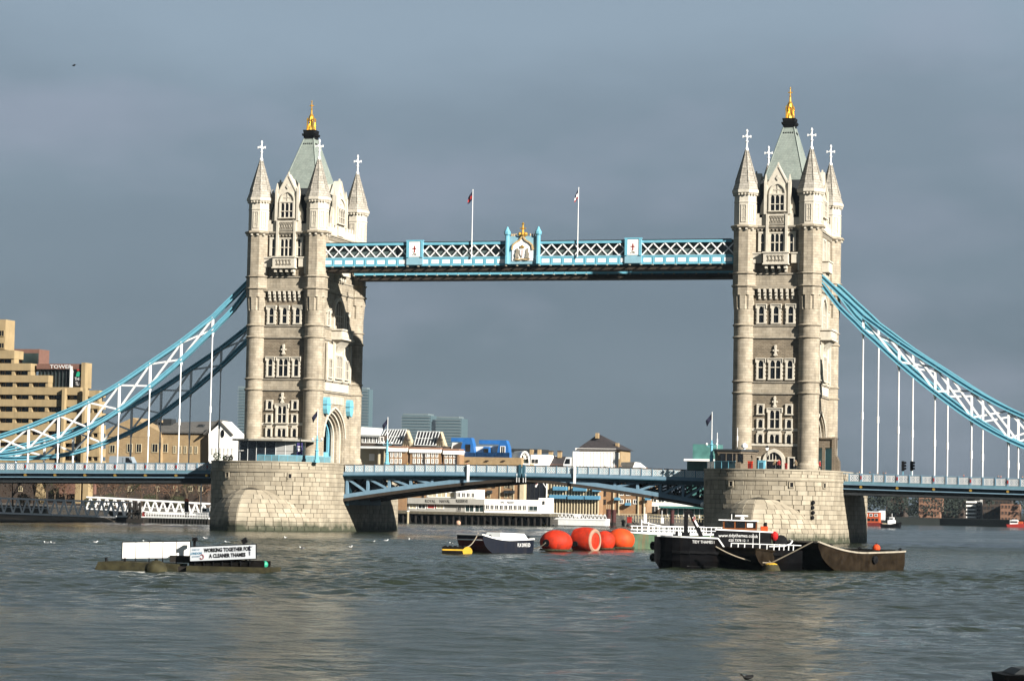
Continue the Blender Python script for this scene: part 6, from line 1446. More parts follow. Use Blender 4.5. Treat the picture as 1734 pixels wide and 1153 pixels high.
for px in (172, 205, 345, 392): MB().tube((dx(px), .3, .4), (dx(px), .3, .85), .1, 8).build('bollard', BLACK, dc)
P = wat(264, 969); o_ = thing('weedy_buoy', 'round brown weed covered buoy in front of the debris raft', 'buoy', (P.x, P.y, 0)); MB().ball((0, 0, .15), .80, 16, 10, .9).build('float', WEED, o_, True); MB().lathe([(.1, .8), (.14, .88), (.06, .98)], 8).build('lifting_eye', BLACK, o_)
# far craft on the right
P = wat(1480, 890); hb = thing('orange_houseboat', 'orange two storey floating workshop far beyond the right pier', 'boat', (P.x, P.y, 0)); ORH = mat('orange_cabin', (.62, .12, .04), .6, var=.1)
boxpx(hb, 1450, 1492, 884.5, 891, P.y, 5, MAROON, 'hull'); boxpx(hb, 1455, 1489, 867, 884.5, P.y+.6, 4, ORH, 'cabin'); boxpx(hb, 1454, 1490, 865.5, 867, P.y+.4, 4.5, WHITE, 'roof'); boxpx(hb, 1488, 1497, 864.5, 880, P.y+5, 3, WHITE, 'deckhouse'); win_row(hb, 1462, 1488, 870, 873.5, P.y+.6, 3, .5, WHITE); win_row(hb, 1462, 1488, 878, 881, P.y+.6, 4, .5, LEAD)
P = wat(1507, 893.5); tg = thing('tug', 'small dark tug with white wheelhouse far beyond the right pier', 'boat', (P.x, P.y, 0)); polypx(tg, [(1490, 886.5), (1508, 887.5), (1524, 884), (1522, 893.5), (1492, 893.5)], P.y, 4, HULLBK, 'hull'); boxpx(tg, 1503, 1515, 880.5, 887.5, P.y+.8, 2.4, WHITE, 'deckhouse'); boxpx(tg, 1506, 1513, 875.5, 880.5, P.y+1, 2, WHITE, 'wheelhouse'); boxpx(tg, 1507, 1512, 876.8, 879, P.y+.9, .1, GLASS, 'window'); boxpx(tg, 1500, 1503, 876, 886, P.y+1.5, 1, BLACK, 'funnel'); boxpx(tg, 1510.3, 1510.9, 869, 875.5, P.y+2, .15, WHITE, 'mast'); boxpx(tg, 1494, 1501, 885.5, 888, P.y+.5, 2, CREAM, 'deck_gear')
P = wat(1722, 892.5); rb = thing('red_boat', 'red hulled boat with white cabin far off at the right edge', 'boat', (P.x, P.y, 0)); polypx(rb, [(1704, 887.5), (1745, 886), (1743, 893), (1706, 893)], P.y, 4, RED, 'hull'); boxpx(rb, 1710, 1724, 880.5, 887.5, P.y+.8, 2.5, WHITE, 'cabin'); boxpx(rb, 1711, 1723, 882, 884.5, P.y+.7, .1, GLASS, 'window'); boxpx(rb, 1722, 1732, 882.5, 887, P.y+.9, 2, ORH, 'deckhouse'); boxpx(rb, 1714, 1722, 879.5, 880.5, P.y+1, 2.2, WHITE, 'cabin_roof')
# dark moored boat, bottom right corner
P = wat(1736, 1160); mbk = thing('dark_dinghy', 'black rounded boat end cut off by the bottom right corner', 'boat', (P.x, P.y, 0), R_(20))
mb = MB(); xs = [0, .12, .3, .6, 1.0, 1.6, 3.0]; mb.loft([[(x-.7, -.1-min(.62, .25+x*.6), -.1), (x-.78, -.12-min(.7, .28+x*.7), .34), (x-.78, .9+min(.7, .28+x*.7), .34), (x-.7, .9+min(.62, .25+x*.6), -.1)] for x in xs]); mb.build('hull', BLACK, mbk); mb = MB(); mb.loft([[(-.45, -.35, .36), (2.2, -.7, .36), (2.2, 1.5, .36), (-.45, 1.1, .36)], [(-.2, -.25, .52), (2.2, -.5, .56), (2.2, 1.3, .56), (-.2, .95, .52)]]); mb.build('cover', LEAD, mbk)
# small buoys near the jetty
for px, py, r_, m_, lab in ((776, 887.5, .62, mat('faded_buoy', (.62, .40, .28), .7, var=.2), 'faded pink round buoy on the water before the jetty'), (883, 889, .24, YELLOW, 'tiny yellow float below the white waterside building, leftmost'), (908, 888.5, .3, WREND, 'tiny pale float below the flagstaff'), (924, 890, .28, YELLOW, 'tiny yellow float left of the white pontoon'), (937, 890, .26, WHITE, 'tiny white float nearest the white pontoon'), (957, 890.5, .26, YELLOW, 'tiny yellow float in front of the white pontoon')):
    P = wat(px, py); t = thing('float_buoy', lab, 'buoy', (P.x, P.y, 0), group='small floats before the jetty'); MB().ball((0, 0, r_*.5), r_, 10, 7).build('float', m_, t, True); MB().lathe([(.05, r_*1.4), (.08, r_*1.6), (.03, r_*1.7)], 6).build('eye', BLACK, t)

# ================================================================== BIRDS
def gull_mesh(sit=True):
    mb = MB(); n = 8
    st = [(-.26, .02, .16), (-.16, .06, .13), (0, .09, .11), (.12, .075, .12), (.18, .045, .18), (.21, .05, .24), (.27, .035, .24), (.33, .008, .23)]
    mb.loft([[(x, r*math.cos(2*math.pi*i/n), z+r*.9*math.sin(2*math.pi*i/n)) for i in range(n)] for x, r, z in st]); return mb
GUL = gull_mesh().mesh('body', mat('white_plumage', (.8, .8, .79), .8)); gw = MB()
for s_ in (-1, 1): gw.plate([(-.34, 0), (.06, -.02), (.1, .05), (-.1, .09), (-.3, .05)], (0, s_*.085, .13), (1, 0, 0), (0, 0, 1), (0, s_*.015, 0))
GWG = gw.mesh('wing', mat('grey_plumage', (.35, .36, .37), .8))
where = ['far left of the white screen', 'just right of the leftmost pair', 'left of the white screen', 'behind the white screen', 'behind the lettered banner', 'above the right end of the banner', 'right of the lettered banner', 'below the pier corner', 'in the pier reflection', 'right of the pier', 'between the pier and the yellow float', 'left of the yellow float', 'closest to the yellow float']
for (px, py), w_ in zip([(78, 920), (89, 920.5), (162, 919), (246, 918), (348, 912), (385, 919), (483, 911), (511, 929), (594, 927), (632, 918), (654, 916), (693, 914), (764, 921)], where):
    P = wat(px, py); t = thing('gull', 'white gull sitting on the water, '+w_, 'bird', (P.x, P.y, -.04), rnd.uniform(0, 6.28), 'gulls on the water'); t.scale = (1.05,)*3; inst(GUL, 'body', (0, 0, 0), 0, t); inst(GWG, 'wing', (0, 0, 0), 0, t)
P = wat(1265, 1150); t = thing('coot', 'small black water bird swimming at the bottom of the picture', 'bird', (P.x, P.y, -.03), R_(190)); DUCK = mat('black_plumage', (.012, .012, .013), .7); o_ = inst(gull_mesh().mesh('body', DUCK), 'body', (0, 0, 0), 0, t); o_.scale = (.72, .85, .72); MB().plate([(-.2, .05), (.04, .03), (.05, .1), (-.2, .12)], (0, -.075, .06), (1, 0, 0), (0, 0, 1), (0, -.012, 0)).build('wing', DUCK, t)
p = at(125, 112, -60); t = thing('flying_gull', 'tiny dark bird flying in the sky at the upper left', 'bird', p, R_(40)); inst(bpy.data.meshes['body'] if False else gull_mesh().mesh('body', DUCK), 'body', (0, 0, -.1), 0, t)
mb = MB()
for s_ in (-1, 1): mb.plate([(0, .06), (.28, .2), (.62, .08), (.62, .03), (.28, .1), (0, -.04)], (-.06, 0, .02), (0, s_, 0), (0, 0, 1), (.16, 0, 0))
mb.build('wing', DUCK, t)

# ================================================================== PIER TOP CABINS AND FURNITURE
pv = thing('glass_pavilion', 'glass walled pavilion with thin flat roof at the left tower foot', 'building', (-41, -15, ZP)); YP = -15.5
PVO = Vector(pv.location)
mb = MB(PVO); mb.prism([(-48.2, -10.5), (-47.6, -15.4), (-44.0, -17.2), (-38.0, -17.4), (-35.2, -16.2), (-34.6, -11.0)], 14.55, 14.85); mb.build('flat_roof', mat('roof_edge', (.42, .40, .34), .6), pv)
MB(PVO).box(-46.4, -36.2, -15.2, -11.2, 11.15, 11.25).build('floor', LEAD, pv); MB(PVO).box(-46.2, -36.4, -12.2, -12.0, 11.2, 14.5).build('back_wall', LEAD, pv)
TINT = mat('tinted_glass', (.02, .027, .035), .08, var=.3, spec=.6); FROST = mat('pale_panel', (.48, .48, .46), .35, var=.05); LGL = mat('light_glass', (.16, .30, .34), .15, var=.15)
pn_ = [(-46.9, -14.4), (-46.2, -15.3), (-44.6, -15.9), (-43.0, -16.1), (-41.4, -16.2), (-39.6, -16.2), (-38.0, -16.1), (-36.4, -15.8), (-36.0, -12)]
for i, (a, b_) in enumerate(zip(pn_, pn_[1:])):
    m_ = FROST if i in (5, 6) else TINT
    for z0, z1 in ((11.3, 12.9), (12.95, 14.5)):
        d = Vector((b_[0]-a[0], b_[1]-a[1], 0)); MB(PVO).plate([(.04, 0), (d.length-.04, 0), (d.length-.04, z1-z0), (.04, z1-z0)], (a[0], a[1], z0), d.normalized(), (0, 0, 1), (0, .05, 0)).build('glass_panel', m_, pv)
    MB(PVO).bar((a[0], a[1], 11.2), (a[0], a[1], 14.55), .09).build('mullion', PALEMET, pv)
MB(PVO).plate([(0, 0), (.95, 0), (.95, 2.2), (0, 2.2)], (-35.9, -16.3, 12.1), (1, 0, 0), (0, 0, 1), (0, .08, 0)).build('poster', mat('violet_poster', (.09, .07, .25), .5), pv); MB(PVO).box(-35.7, -35.2, -16.34, -16.3, 12.9, 13.4).build('poster_print', WREND, pv); MB(PVO).box(-35.75, -35.1, -16.34, -16.3, 13.6, 13.75).build('poster_print', WREND, pv)
def balustrade(label, pts, z0, h, gm, group=None):
    root = thing('glass_balustrade', label, 'balustrade', (pts[0][0], pts[0][1], z0), group=group); O = Vector(root.location)
    for a, b_ in zip(pts, pts[1:]):
        a, b_ = Vector((*a, z0)), Vector((*b_, z0)); d = b_-a; n = max(1, round(d.length/1.4))
        for k in range(n):
            p, q = a.lerp(b_, k/n), a.lerp(b_, (k+1)/n); e = (q-p).normalized()
            MB(O).plate([(.05, .1), ((q-p).length-.05, .1), ((q-p).length-.05, h), (.05, h)], p, e, (0, 0, 1), (0, .03, 0)).build('panel', gm, root); MB(O).bar(p, p+Vector((0, 0, h+.06)), .07).build('post', SKYBLUE, root)
        MB(O).bar(a+Vector((0, 0, h+.06)), b_+Vector((0, 0, h+.06)), .07).build('handrail', SKYBLUE, root)
    return root
balustrade('pale blue glass balustrade at the left tower foot', [(-41.5, -19.2), (-38.0, -18.9), (-34.2, -16.6), (-31.8, -11.5)], 11.1, 1.05, LGL)
cb_ = thing('stone_cabin', 'low brown stone cabin with dark windows at the right tower foot', 'building', (35.6, -13, ZP)); CO = Vector(cb_.location); BRST = masonry('brown_stone', (.24, .19, .13), (.2, .155, .105), (.13, .1, .07), .7, .3, .03, .4)
octo = [(32.4, -13.0), (33.2, -14.6), (36.8, -14.8), (38.3, -13.8), (38.5, -10.6), (32.4, -10.6)]
MB(CO).prism(octo, 11.1, 13.9).build('wall', BRST, cb_); MB(CO).prism([(35.4+(x-35.4)*1.1, -12.7+(y+12.7)*1.15) for x, y in octo], 13.95, 14.25).build('roof', LEAD, cb_); MB(CO).prism([(35.4+(x-35.4)*1.04, -12.7+(y+12.7)*1.06) for x, y in octo], 13.6, 13.93).build('cornice', BRST, cb_)
for a, w_ in ((33.6, .9), (34.6, .9), (35.6, .45), (36.4, .8)): MB(CO).box(a, a+w_, -14.83, -14.6, 12.3, 13.5).build('window', GLASS, cb_); MB(CO).box(a+w_, a+w_+.08, -14.9, -14.6, 12.2, 13.55).build('mullion', BRST, cb_)
balustrade('pale blue glass balustrade before the stone cabin', [(31.4, -14.2), (33.2, -17.0), (36.8, -18.8)], 11.1, 1.15, LGL)
for dx_, h_, lab in ((33.0, 2.6, 'white radio mast on the stone cabin, left of the dome'), (36.2, 3.4, 'white radio mast on the stone cabin beside the dome')):
    q = thing('radio_mast', lab, 'mast', (dx_-.5, -12, 14.25)); MB().tube((0, 0, 0), (0, 0, h_), .05, 6).build('rod', WHITE, q); MB().tube((0, 0, h_*.4), (0, 0, h_*.62), .11, 8).build('sleeve', WHITE, q)
q = thing('radome', 'white domed aerial on the stone cabin roof', 'aerial', (36.9, -12.5, 14.25)); MB().lathe([(.2, 0), (.2, .25), (.45, .3), (.5, .55), (.4, .85), (.15, 1.0), (.02, 1.03)], 12).build('dome', WHITE, q, True); MB().lathe([(.3, -.02), (.3, .05)], 8).build('foot', PALEMET, q)
def ornate_mast(px, pyb, pyt, Y, label, pf=True):
    p = at(px, pyb, Y); z1 = at(px, pyt, Y).z; H = z1-p.z; root = thing('flag_mast', label, 'flagpole', p, group='blue based flag masts')
    MB().lathe([(.5, 0), (.5, .4), (.34, .5), (.28, 1.8), (.36, 1.9), (.22, 2.1), (.17, 3.6), (.3, 3.7), (.12, 3.9), (.1, 4.4)], 8).build('base', SKYBLUE, root); MB().tube((0, 0, 4.2), (0, 0, H), .075, 8, .05).build('pole', WHITE, root)
    for s_ in (-1, 1): mb = MB(); mb.bar((0, 0, 3.3), (s_*.8, 0, 3.5), .07); mb.build('lamp_arm', SKYBLUE, root); MB().ball((s_*.8, 0, 3.75), .2, 10, 6).build('lamp_globe', WHITE, root)
    if pf:
        mb = MB(); n = 6
        V = [(-.06-(.95*a*(1-.2*b)), .12*math.sin(6*a+2*b)*a, H-.25-.9*b-1.2*a) for b in [j/n for j in range(n+1)] for a in [i/n for i in range(n+1)]]
        mb.add(V, [(j*(n+1)+i, j*(n+1)+i+1, (j+1)*(n+1)+i+1, (j+1)*(n+1)+i) for j in range(n) for i in range(n)]); mb.build('flag', NAVY, root)
    return root
ornate_mast(536, 783, 692, -18.3, 'blue based mast with dark flag in front of the left tower'); ornate_mast(1204.5, 793, 697, -13.5, 'blue based mast with dark flag left of the right tower'); ornate_mast(655, 787, 706, 11, 'blue based mast with dark flag behind the left bascule')
gt = thing('stone_gateway', 'stone gateway with blue doors beside the right tower, above the pier', 'gateway', (at(1400, 796, -3).x, -3, ZP)); YG = -4
boxpx(gt, 1378, 1411, 742.5, 758, YG, 4, BRST, 'lintel'); boxpx(gt, 1376, 1412.5, 740.5, 743, YG-.3, 4.4, BRST, 'lintel_cap'); boxpx(gt, 1392, 1397, 758, 800, YG, 3, BRST, 'pier'); boxpx(gt, 1408.5, 1413.5, 740, 800, YG-.2, 2, BRST, 'pier'); polypx(gt, [(1413, 800), (1413, 770), (1416, 772), (1420.5, 781), (1421, 800)], YG, 1.6, BRST, 'buttress'); boxpx(gt, 1397, 1408.5, 758, 800, YG+.4, .2, SKYBLUE, 'blue_door'); boxpx(gt, 1380, 1392, 758, 800, YG+.5, .2, PALEBLUE, 'blue_screen')
for nm, px, w_, h_, m_, cat, lab in (('red_kiosk', 1270.5, 7, 10.5, ORANGE, 'kiosk', 'orange red kiosk by the pier parapet, right of the stone cabin'), ('blue_cabinet', 1290, 11, 12, SKYBLUE, 'cabinet', 'light blue cabinet left of the right tower door'), ('red_box', 1331, 4, 8, RED, 'cabinet', 'small red box right of the right tower door')):
    p = at(px, 793.5, -17.5); t = thing(nm, lab, cat, (p.x, p.y, 11.0)); w2, hh_ = w_/10.6/2, h_/10.6+.3
    MB().box(-w2, w2, -w2, w2, 0, hh_).build('body', m_, t); MB().box(-w2-.05, w2+.05, -w2-.05, w2+.05, hh_, hh_+.1).build('cap', m_, t); MB().box(-w2*.6, w2*.6, -w2-.03, -w2, .3, hh_-.2).build('door', DEEPBLUE if m_ is SKYBLUE else MAROON, t)
lp = at(1299, 757, -15); t = thing('street_lamp', 'black lantern on a slim post left of the right tower door', 'lamp', (lp.x, -15, 11.1)); MB().tube((0, 0, 0), (0, 0, 3.0), .07, 8).build('post', BLACK, t); MB().frustum(0, 0, 3.0, 3.5, .12, .12, .24, .24).build('lantern', WREND, t); MB().frustum(0, 0, 3.5, 3.8, .3, .3, .04, .04).build('lantern_cap', BLACK, t)
gn = thing('green_glass_block', 'sea green glass block with white canopy left of the right pier', 'building', base(1180, 60, 2.7)); boxpx(gn, 1173, 1215, 752, 785, 62, 5, GREENGL, 'tower'); boxpx(gn, 1158, 1215, 777, 780.5, 56, 12, WREND, 'canopy'); boxpx(gn, 1163, 1215, 780, 840, 60, 8, GREENGL, 'wall')
SHRUB = mat('shrub_leaves', (.03, .05, .018), .8, var=.4, scale=8)
def leafy(mb, c, r, n, s, rr, sz=1.0, up=0.0):
    for _ in range(n):
        d = Vector((rr.gauss(0, 1), rr.gauss(0, 1), rr.gauss(0, 1))).normalized()*r*rr.uniform(.35, 1)**.6; d.z *= sz; p = Vector(c)+d
        a = Vector((rr.gauss(0, 1), rr.gauss(0, 1), rr.gauss(0, 1))).normalized(); b_ = a.orthogonal().normalized(); q = s*rr.uniform(.6, 1.3)
        mb.add([p-a*q, p+b_*q*.6, p+a*q, p-b_*q*.6], [(0, 1, 2, 3)])
for px, r_, lab in ((367, .75, 'low bushy shrub on the left pier by its outer end'), (381, .5, 'small clipped shrub on the left pier, middle of three'), (390, .5, 'small clipped shrub on the left pier nearest the pavilion')):
    p = at(px, 781, -14); t = thing('potted_shrub', lab, 'shrub', (p.x, p.y, 11.0), group='shrubs on the left pier'); mb = MB(); leafy(mb, (0, 0, .3+r_*.8), r_, 260, .1, rnd, 1.1); mb.build('foliage', SHRUB, t); MB().lathe([(.2, 0), (.26, .35)], 10).build('pot', BRST, t)

# ================================================================== VEHICLES
def wheel_set(root, xs, y, r=.42):
    for x in xs:
        for s_ in (-1, 1):
            w_ = MB(); w_.tube((x, s_*y-.12, r), (x, s_*y+.12, r), r, 16); wo_ = w_.build('wheel', BLACK, root); h_ = MB(); h_.tube((x, s_*y+s_*.13, r), (x, s_*y+s_*.15, r), r*.55, 12); h_.build('hub', PALEMET, wo_)
p = at(1008, 788, 3.0); tr = thing('lorry', 'white curtain sided lorry heading left over the right bascule', 'lorry', (p.x, 3.0, 9.85))
CURT = mat('curtain_cloth', (.76, .74, .70), .7, var=.05); mb = MB(); n = 40
mb.loft([[(-3.4+6.9*i/n, -1.25-.035*math.sin(i*1.9)*(1 if 0 < i < n else 0), z) for i in range(n+1)]+[(3.5, 1.25, z), (-3.4, 1.25, z)] for z in (1.1, 3.9)]); mb.build('curtain_side', CURT, tr)
mb = MB(); mb.box(-3.5, 3.6, -1.3, 1.3, 3.9, 4.05); mb.box(-3.5, -3.4, -1.3, 1.3, 1.0, 3.9); mb.box(3.5, 3.6, -1.3, 1.3, 1.0, 3.9); mb.box(-3.5, 3.6, -1.28, 1.28, .95, 1.1); mb.build('body_frame', WREND, tr)
mb = MB(); mb.plate([(-5.2, .6), (-3.65, .6), (-3.65, 3.1), (-4.7, 3.1), (-5.1, 2.0)], (0, -1.2, 0), (1, 0, 0), (0, 0, 1), (0, 2.4, 0)); cb2 = mb.build('cab', WHITE, tr); MB().plate([(-4.95, 2.0), (-4.0, 2.0), (-4.0, 2.85), (-4.65, 2.85)], (0, -1.23, 0), (1, 0, 0), (0, 0, 1), (0, .02, 0)).build('side_window', GLASS, cb2); mb = MB(); mb.add([(-5.12, -1.0, 2.05), (-5.12, 1.0, 2.05), (-4.74, 1.0, 3.0), (-4.74, -1.0, 3.0)], [(0, 1, 2, 3)]); mb.build('windscreen', GLASS, cb2); MB().box(-5.24, -5.2, -1.0, -.6, .8, 1.05).build('headlight', PALEMET, cb2)
MB().box(-4.0, 3.4, -.5, .5, .6, .95).build('chassis', BLACK, tr); wheel_set(tr, (-4.4, 1.9, 2.9), 1.1)
def van(px, py, Y, zd, label, m_, ln=5.0):
    p = at(px, py, Y); root = thing('van', label, 'van', (p.x, Y, zd)); root.scale = (1.05, 1.0, 1.3); mb = MB(); prof = [(-ln/2, .45), (ln/2, .45), (ln/2, 1.15), (ln/2-.75, 1.3), (ln/2-1.35, 2.15), (-ln/2+.15, 2.2), (-ln/2, 1.9)]
    mb.plate(prof, (0, -.95, 0), (1, 0, 0), (0, 0, 1), (0, 1.9, 0)); mb.build('body', m_, root); MB().plate([(ln/2-1.45, 1.35), (ln/2-.95, 1.35), (ln/2-1.45, 2.0), (ln/2-2.0, 2.0), (ln/2-2.0, 1.35)], (0, -.98, 0), (1, 0, 0), (0, 0, 1), (0, .02, 0)).build('side_window', GLASS, root); MB().box(-.05, .0, -.97, -.94, .6, 2.0).build('door_seam', BLACK, root); wheel_set(root, (-ln/2+.9, ln/2-.9), .85, .33); return root
van(212, 783, 3, 9.15, 'pale blue grey van on the left side span', mat('van_paint', (.36, .42, .47), .35, var=.03)); 
# ================================================================== TRAFFIC LIGHTS
for px, lab in ((1529, 'green traffic light on the right side span, left of the pair'), (1543.5, 'green traffic light on the right side span, right of the pair')):
    p = at(px, 803, -3 if px < 1535 else 0); t = thing('traffic_light', lab, 'traffic light', (p.x, p.y, 9.2), group='traffic lights on the right span'); z0 = at(px, 797, p.y).z-9.2; z1 = at(px, 780.5, p.y).z-9.2
    MB().tube((0, 0, 0), (0, 0, z0), .06, 8).build('post', SKYBLUE, t); MB().box(-.22, .22, -.14, .14, z0, z1).build('housing', BLACK, t)
    for k, c in enumerate(('lens_red', 'lens_amber', 'lens_green')): MB().tube((.22, -.02, z1-.3-.45*k), (.5, -.02, z1-.22-.45*k), .16, 8).build('hood', BLACK, t)
# ================================================================== PEOPLE
SKIN = mat('skin', (.45, .27, .19), .6)
def person_mesh(arm=.3, stride=.14):
    J = {'pel': (0, 0, .95, .145, .115), 'bel': (0, 0, 1.12, .135, .11), 'che': (0, .01, 1.32, .165, .12), 'nk': (0, 0, 1.5, .06, .06), 'hd0': (0, -.015, 1.58, .085, .095), 'hd1': (0, -.02, 1.72, .08, .09)}
    for s_, n in ((-1, 'l'), (1, 'r')):
        J['sh'+n] = (s_*.17, .01, 1.44, .07, .07); J['el'+n] = (s_*.25, .04+s_*arm*.1, 1.17, .05, .05); J['wr'+n] = (s_*.24, -.08+s_*arm*.3, .94, .036, .036); J['ha'+n] = (s_*.235, -.1+s_*arm*.32, .84, .042, .03)
        J['hp'+n] = (s_*.09, 0, .88, .09, .095); J['kn'+n] = (s_*.1, -s_*stride*.6-.02, .5, .062, .065); J['an'+n] = (s_*.1, -s_*stride, .1, .045, .05); J['to'+n] = (s_*.11, -s_*stride-.17, .04, .045, .035)
    E = [('pel', 'bel'), ('bel', 'che'), ('che', 'nk'), ('nk', 'hd0'), ('hd0', 'hd1')]
    for n in 'lr': E += [('che', 'sh'+n), ('sh'+n, 'el'+n), ('el'+n, 'wr'+n), ('wr'+n, 'ha'+n), ('pel', 'hp'+n), ('hp'+n, 'kn'+n), ('kn'+n, 'an'+n), ('an'+n, 'to'+n)]
    K = list(J); me = bpy.data.meshes.new('figure'); me.from_pydata([J[k][:3] for k in K], [(K.index(a), K.index(b_)) for a, b_ in E], [])
    ob = bpy.data.objects.new('figure', me); C.objects.link(ob); md = ob.modifiers.new('s', 'SKIN')
    for i, k in enumerate(K): me.skin_vertices[0].data[i].radius = J[k][3:]; me.skin_vertices[0].data[i].use_root = (k == 'pel')
    md.use_smooth_shade = True; ob.modifiers.new('u', 'SUBSURF').levels = 1
    bpy.context.view_layer.update(); m2 = bpy.data.meshes.new_from_object(ob.evaluated_get(bpy.context.evaluated_depsgraph_get())); bpy.data.objects.remove(ob); m2.name = 'body'; return m2
PM = person_mesh()
def person(px, py, Y, zd, label, top, legs, face):
    p = at(px, py, Y); me = PM.copy(); me.name = 'body'; me.materials.clear()
    for m_ in (top, legs, SKIN, BLACK): me.materials.append(m_)
    for f in me.polygons: z = f.center.z; f.material_index = 3 if z < .1 or (z > 1.66 and f.center.y > -.06) or z > 1.74 else 2 if z > 1.5 or (z < .93 and abs(f.center.x) > .19) else 0 if z > .86 else 1
    t = thing('person', label, 'person', (p.x, Y, zd), R_(face), 'people on the bridge'); o_ = bpy.data.objects.new('body', me); C.objects.link(o_); o_.parent = t; return t
CL = {n: mat('cloth_'+n, c, .85, var=.1) for n, c in dict(black=(.015, .015, .018), grey=(.10, .10, .11), red=(.35, .03, .03), yellow=(.75, .5, .03), tan=(.35, .26, .16), blue=(.04, .07, .16), brown=(.12, .07, .045)).items()}
def deckz(X): X = abs(X); return 11.36-.34*(X/30.5)**2-1.34 if X < 30.5 else (11.0 if X < 51.6 else 10.93-.0135*(X-51.6)-1.35)
for px, py, Y, top, legs, face, lab in (
    (690, 790, -6.5, 'yellow', 'blue', 90, 'person in bright yellow jacket walking on the left bascule'), (693, 790, 4, 'yellow', 'black', 70, 'person in yellow jacket close behind another, left bascule'), (747.5, 790, -6, 'black', 'black', 80, 'person in black coat alone on the left bascule'), (790.5, 792, -6, 'red', 'black', -80, 'person in dark red coat near the white marker of the left bascule'),
    (1024.5, 795, -6.5, 'black', 'grey', 90, 'person in black standing before the lorry side'), (1042.5, 795, -6.5, 'brown', 'black', -90, 'person in brown just behind the lorry'), (1051, 795, -6, 'black', 'black', 90, 'person in black walking behind the lorry'),
    (1455, 802, -7, 'black', 'black', 90, 'person in black on the right span by the first hanger'), (1473, 802, -7, 'black', 'blue', -90, 'person in black between first and second hangers'), (1486.5, 803, 3, 'brown', 'black', 90, 'person in brown by the second hanger'), (1495.5, 804, -7, 'brown', 'black', 80, 'person in tan coat, left one of a couple on the right span'), (1499.5, 804, -6.5, 'black', 'black', 90, 'person in black, right one of a couple on the right span'), (1632, 812, -7, 'red', 'black', -90, 'person in dark red coat on the right span past the fourth hanger'), (1690, 815, -7, 'black', 'grey', 90, 'person in black low behind the right parapet'), (1694.5, 815, -6.5, 'red', 'black', 90, 'person in red jacket near the fifth front hanger'), (1731, 818, -7, 'black', 'black', 90, 'person in black at the right edge of the picture'),
    (1312, 795, -18.2, 'tan', 'grey', 0, 'person in tan coat before the right tower door'), (1319, 795, -18.4, 'red', 'black', 10, 'person in red top before the right tower door'), (1347, 796, -17.8, 'tan', 'black', -20, 'person in tan right of the right tower door'), (1388, 797, -13, 'red', 'black', 60, 'person in red by the blue screen beside the right tower')):
    p = at(px, py, Y); person(px, py, Y, 11.0 if abs(abs(p.x)-41.15) < 10.4 else deckz(p.x), lab, CL[top], CL[legs], face)
mm = [(413, -15.0, 'brown'), (407, -15.5, 'black')]
# ================================================================== TREES
BARK = mat('winter_bark', (.10, .07, .045), .9, var=.3); TWIG = mat('winter_twigs', (.16, .085, .05), .9, var=.35, scale=1); IVY = mat('dark_leaves', (.05, .055, .022), .8, var=.4)
def bare_tree(px, Y, h, seed, label, leaf):
    rr = random.Random(seed); p = at(px, 840, Y); root = thing('bare_tree', label, 'tree', (p.x, Y, 2.6), group='winter trees on the left bank'); tk, tw = MB(), MB()
    def grow(a, d, L, r, k):
        b_ = a+d*L; (tk if k < 2 else tw).tube(a, b_, r, 6 if k < 2 else 3, r*.68)
        if k == 5: return
        for _ in range(3 if k < 4 else 2):
            e = (d+Vector((rr.gauss(0, .5), rr.gauss(0, .5), rr.gauss(.15, .3)))).normalized(); grow(a.lerp(b_, rr.uniform(.65, 1)), e, L*rr.uniform(.6, .82), r*.62, k+1)
    grow(Vector((0, 0, 0)), Vector((rr.gauss(0, .06), rr.gauss(0, .06), 1)).normalized(), h*.3, h*.022, 0)
    leafy(tw, (0, 0, h*.55), h*.36, 500, .12, rr, 1.0)
    tk.build('trunk', BARK, root); tw.build('crown', leaf, root)
for i, (px, Y, h) in enumerate(((22, 58, 9), (58, 58.5, 10), (92, 58, 9.5), (112, 58.5, 8), (172, 63, 10), (196, 68, 10.5), (216, 74, 10.5), (240, 82, 10.5), (266, 88, 11), (290, 92, 10.5), (318, 97, 11), (338, 100, 10.5))):
    bare_tree(px, Y, h, 30+i, 'bare brown winter tree under the left side span, ' + ['leftmost', 'second from the left', 'left of the hotel columns', 'beside the hotel columns', 'right of the hotel columns', 'above the black dolphin', 'just right of the black dolphin', 'above the landing stage railing', 'middle of the landing stage', 'left of the orange capped pile', 'right of the orange capped pile', 'nearest the pier'][i], IVY if i % 4 == 2 else TWIG)
for i, (px, Y, r_) in enumerate(((40, 58, 1.6), (152, 59, 1.3), (185, 64, 1.8), (255, 84, 1.9), (300, 92, 1.8))):
    p = at(px, 850, Y); t = thing('bank_shrub', 'dark green shrub on the left bank, ' + ['near the left edge', 'by the hotel columns', 'left of the black dolphin', 'behind the landing stage', 'left of the pier'][i], 'shrub', (p.x, Y, 2.6), group='shrubs on the left bank'); mb = MB(); leafy(mb, (0, 0, r_*.8), r_, 700, .14, rnd, .85); mb.build('foliage', IVY, t); MB().tube((0, 0, 0), (0, 0, r_*.8), .08, 6).build('stem', BARK, t)
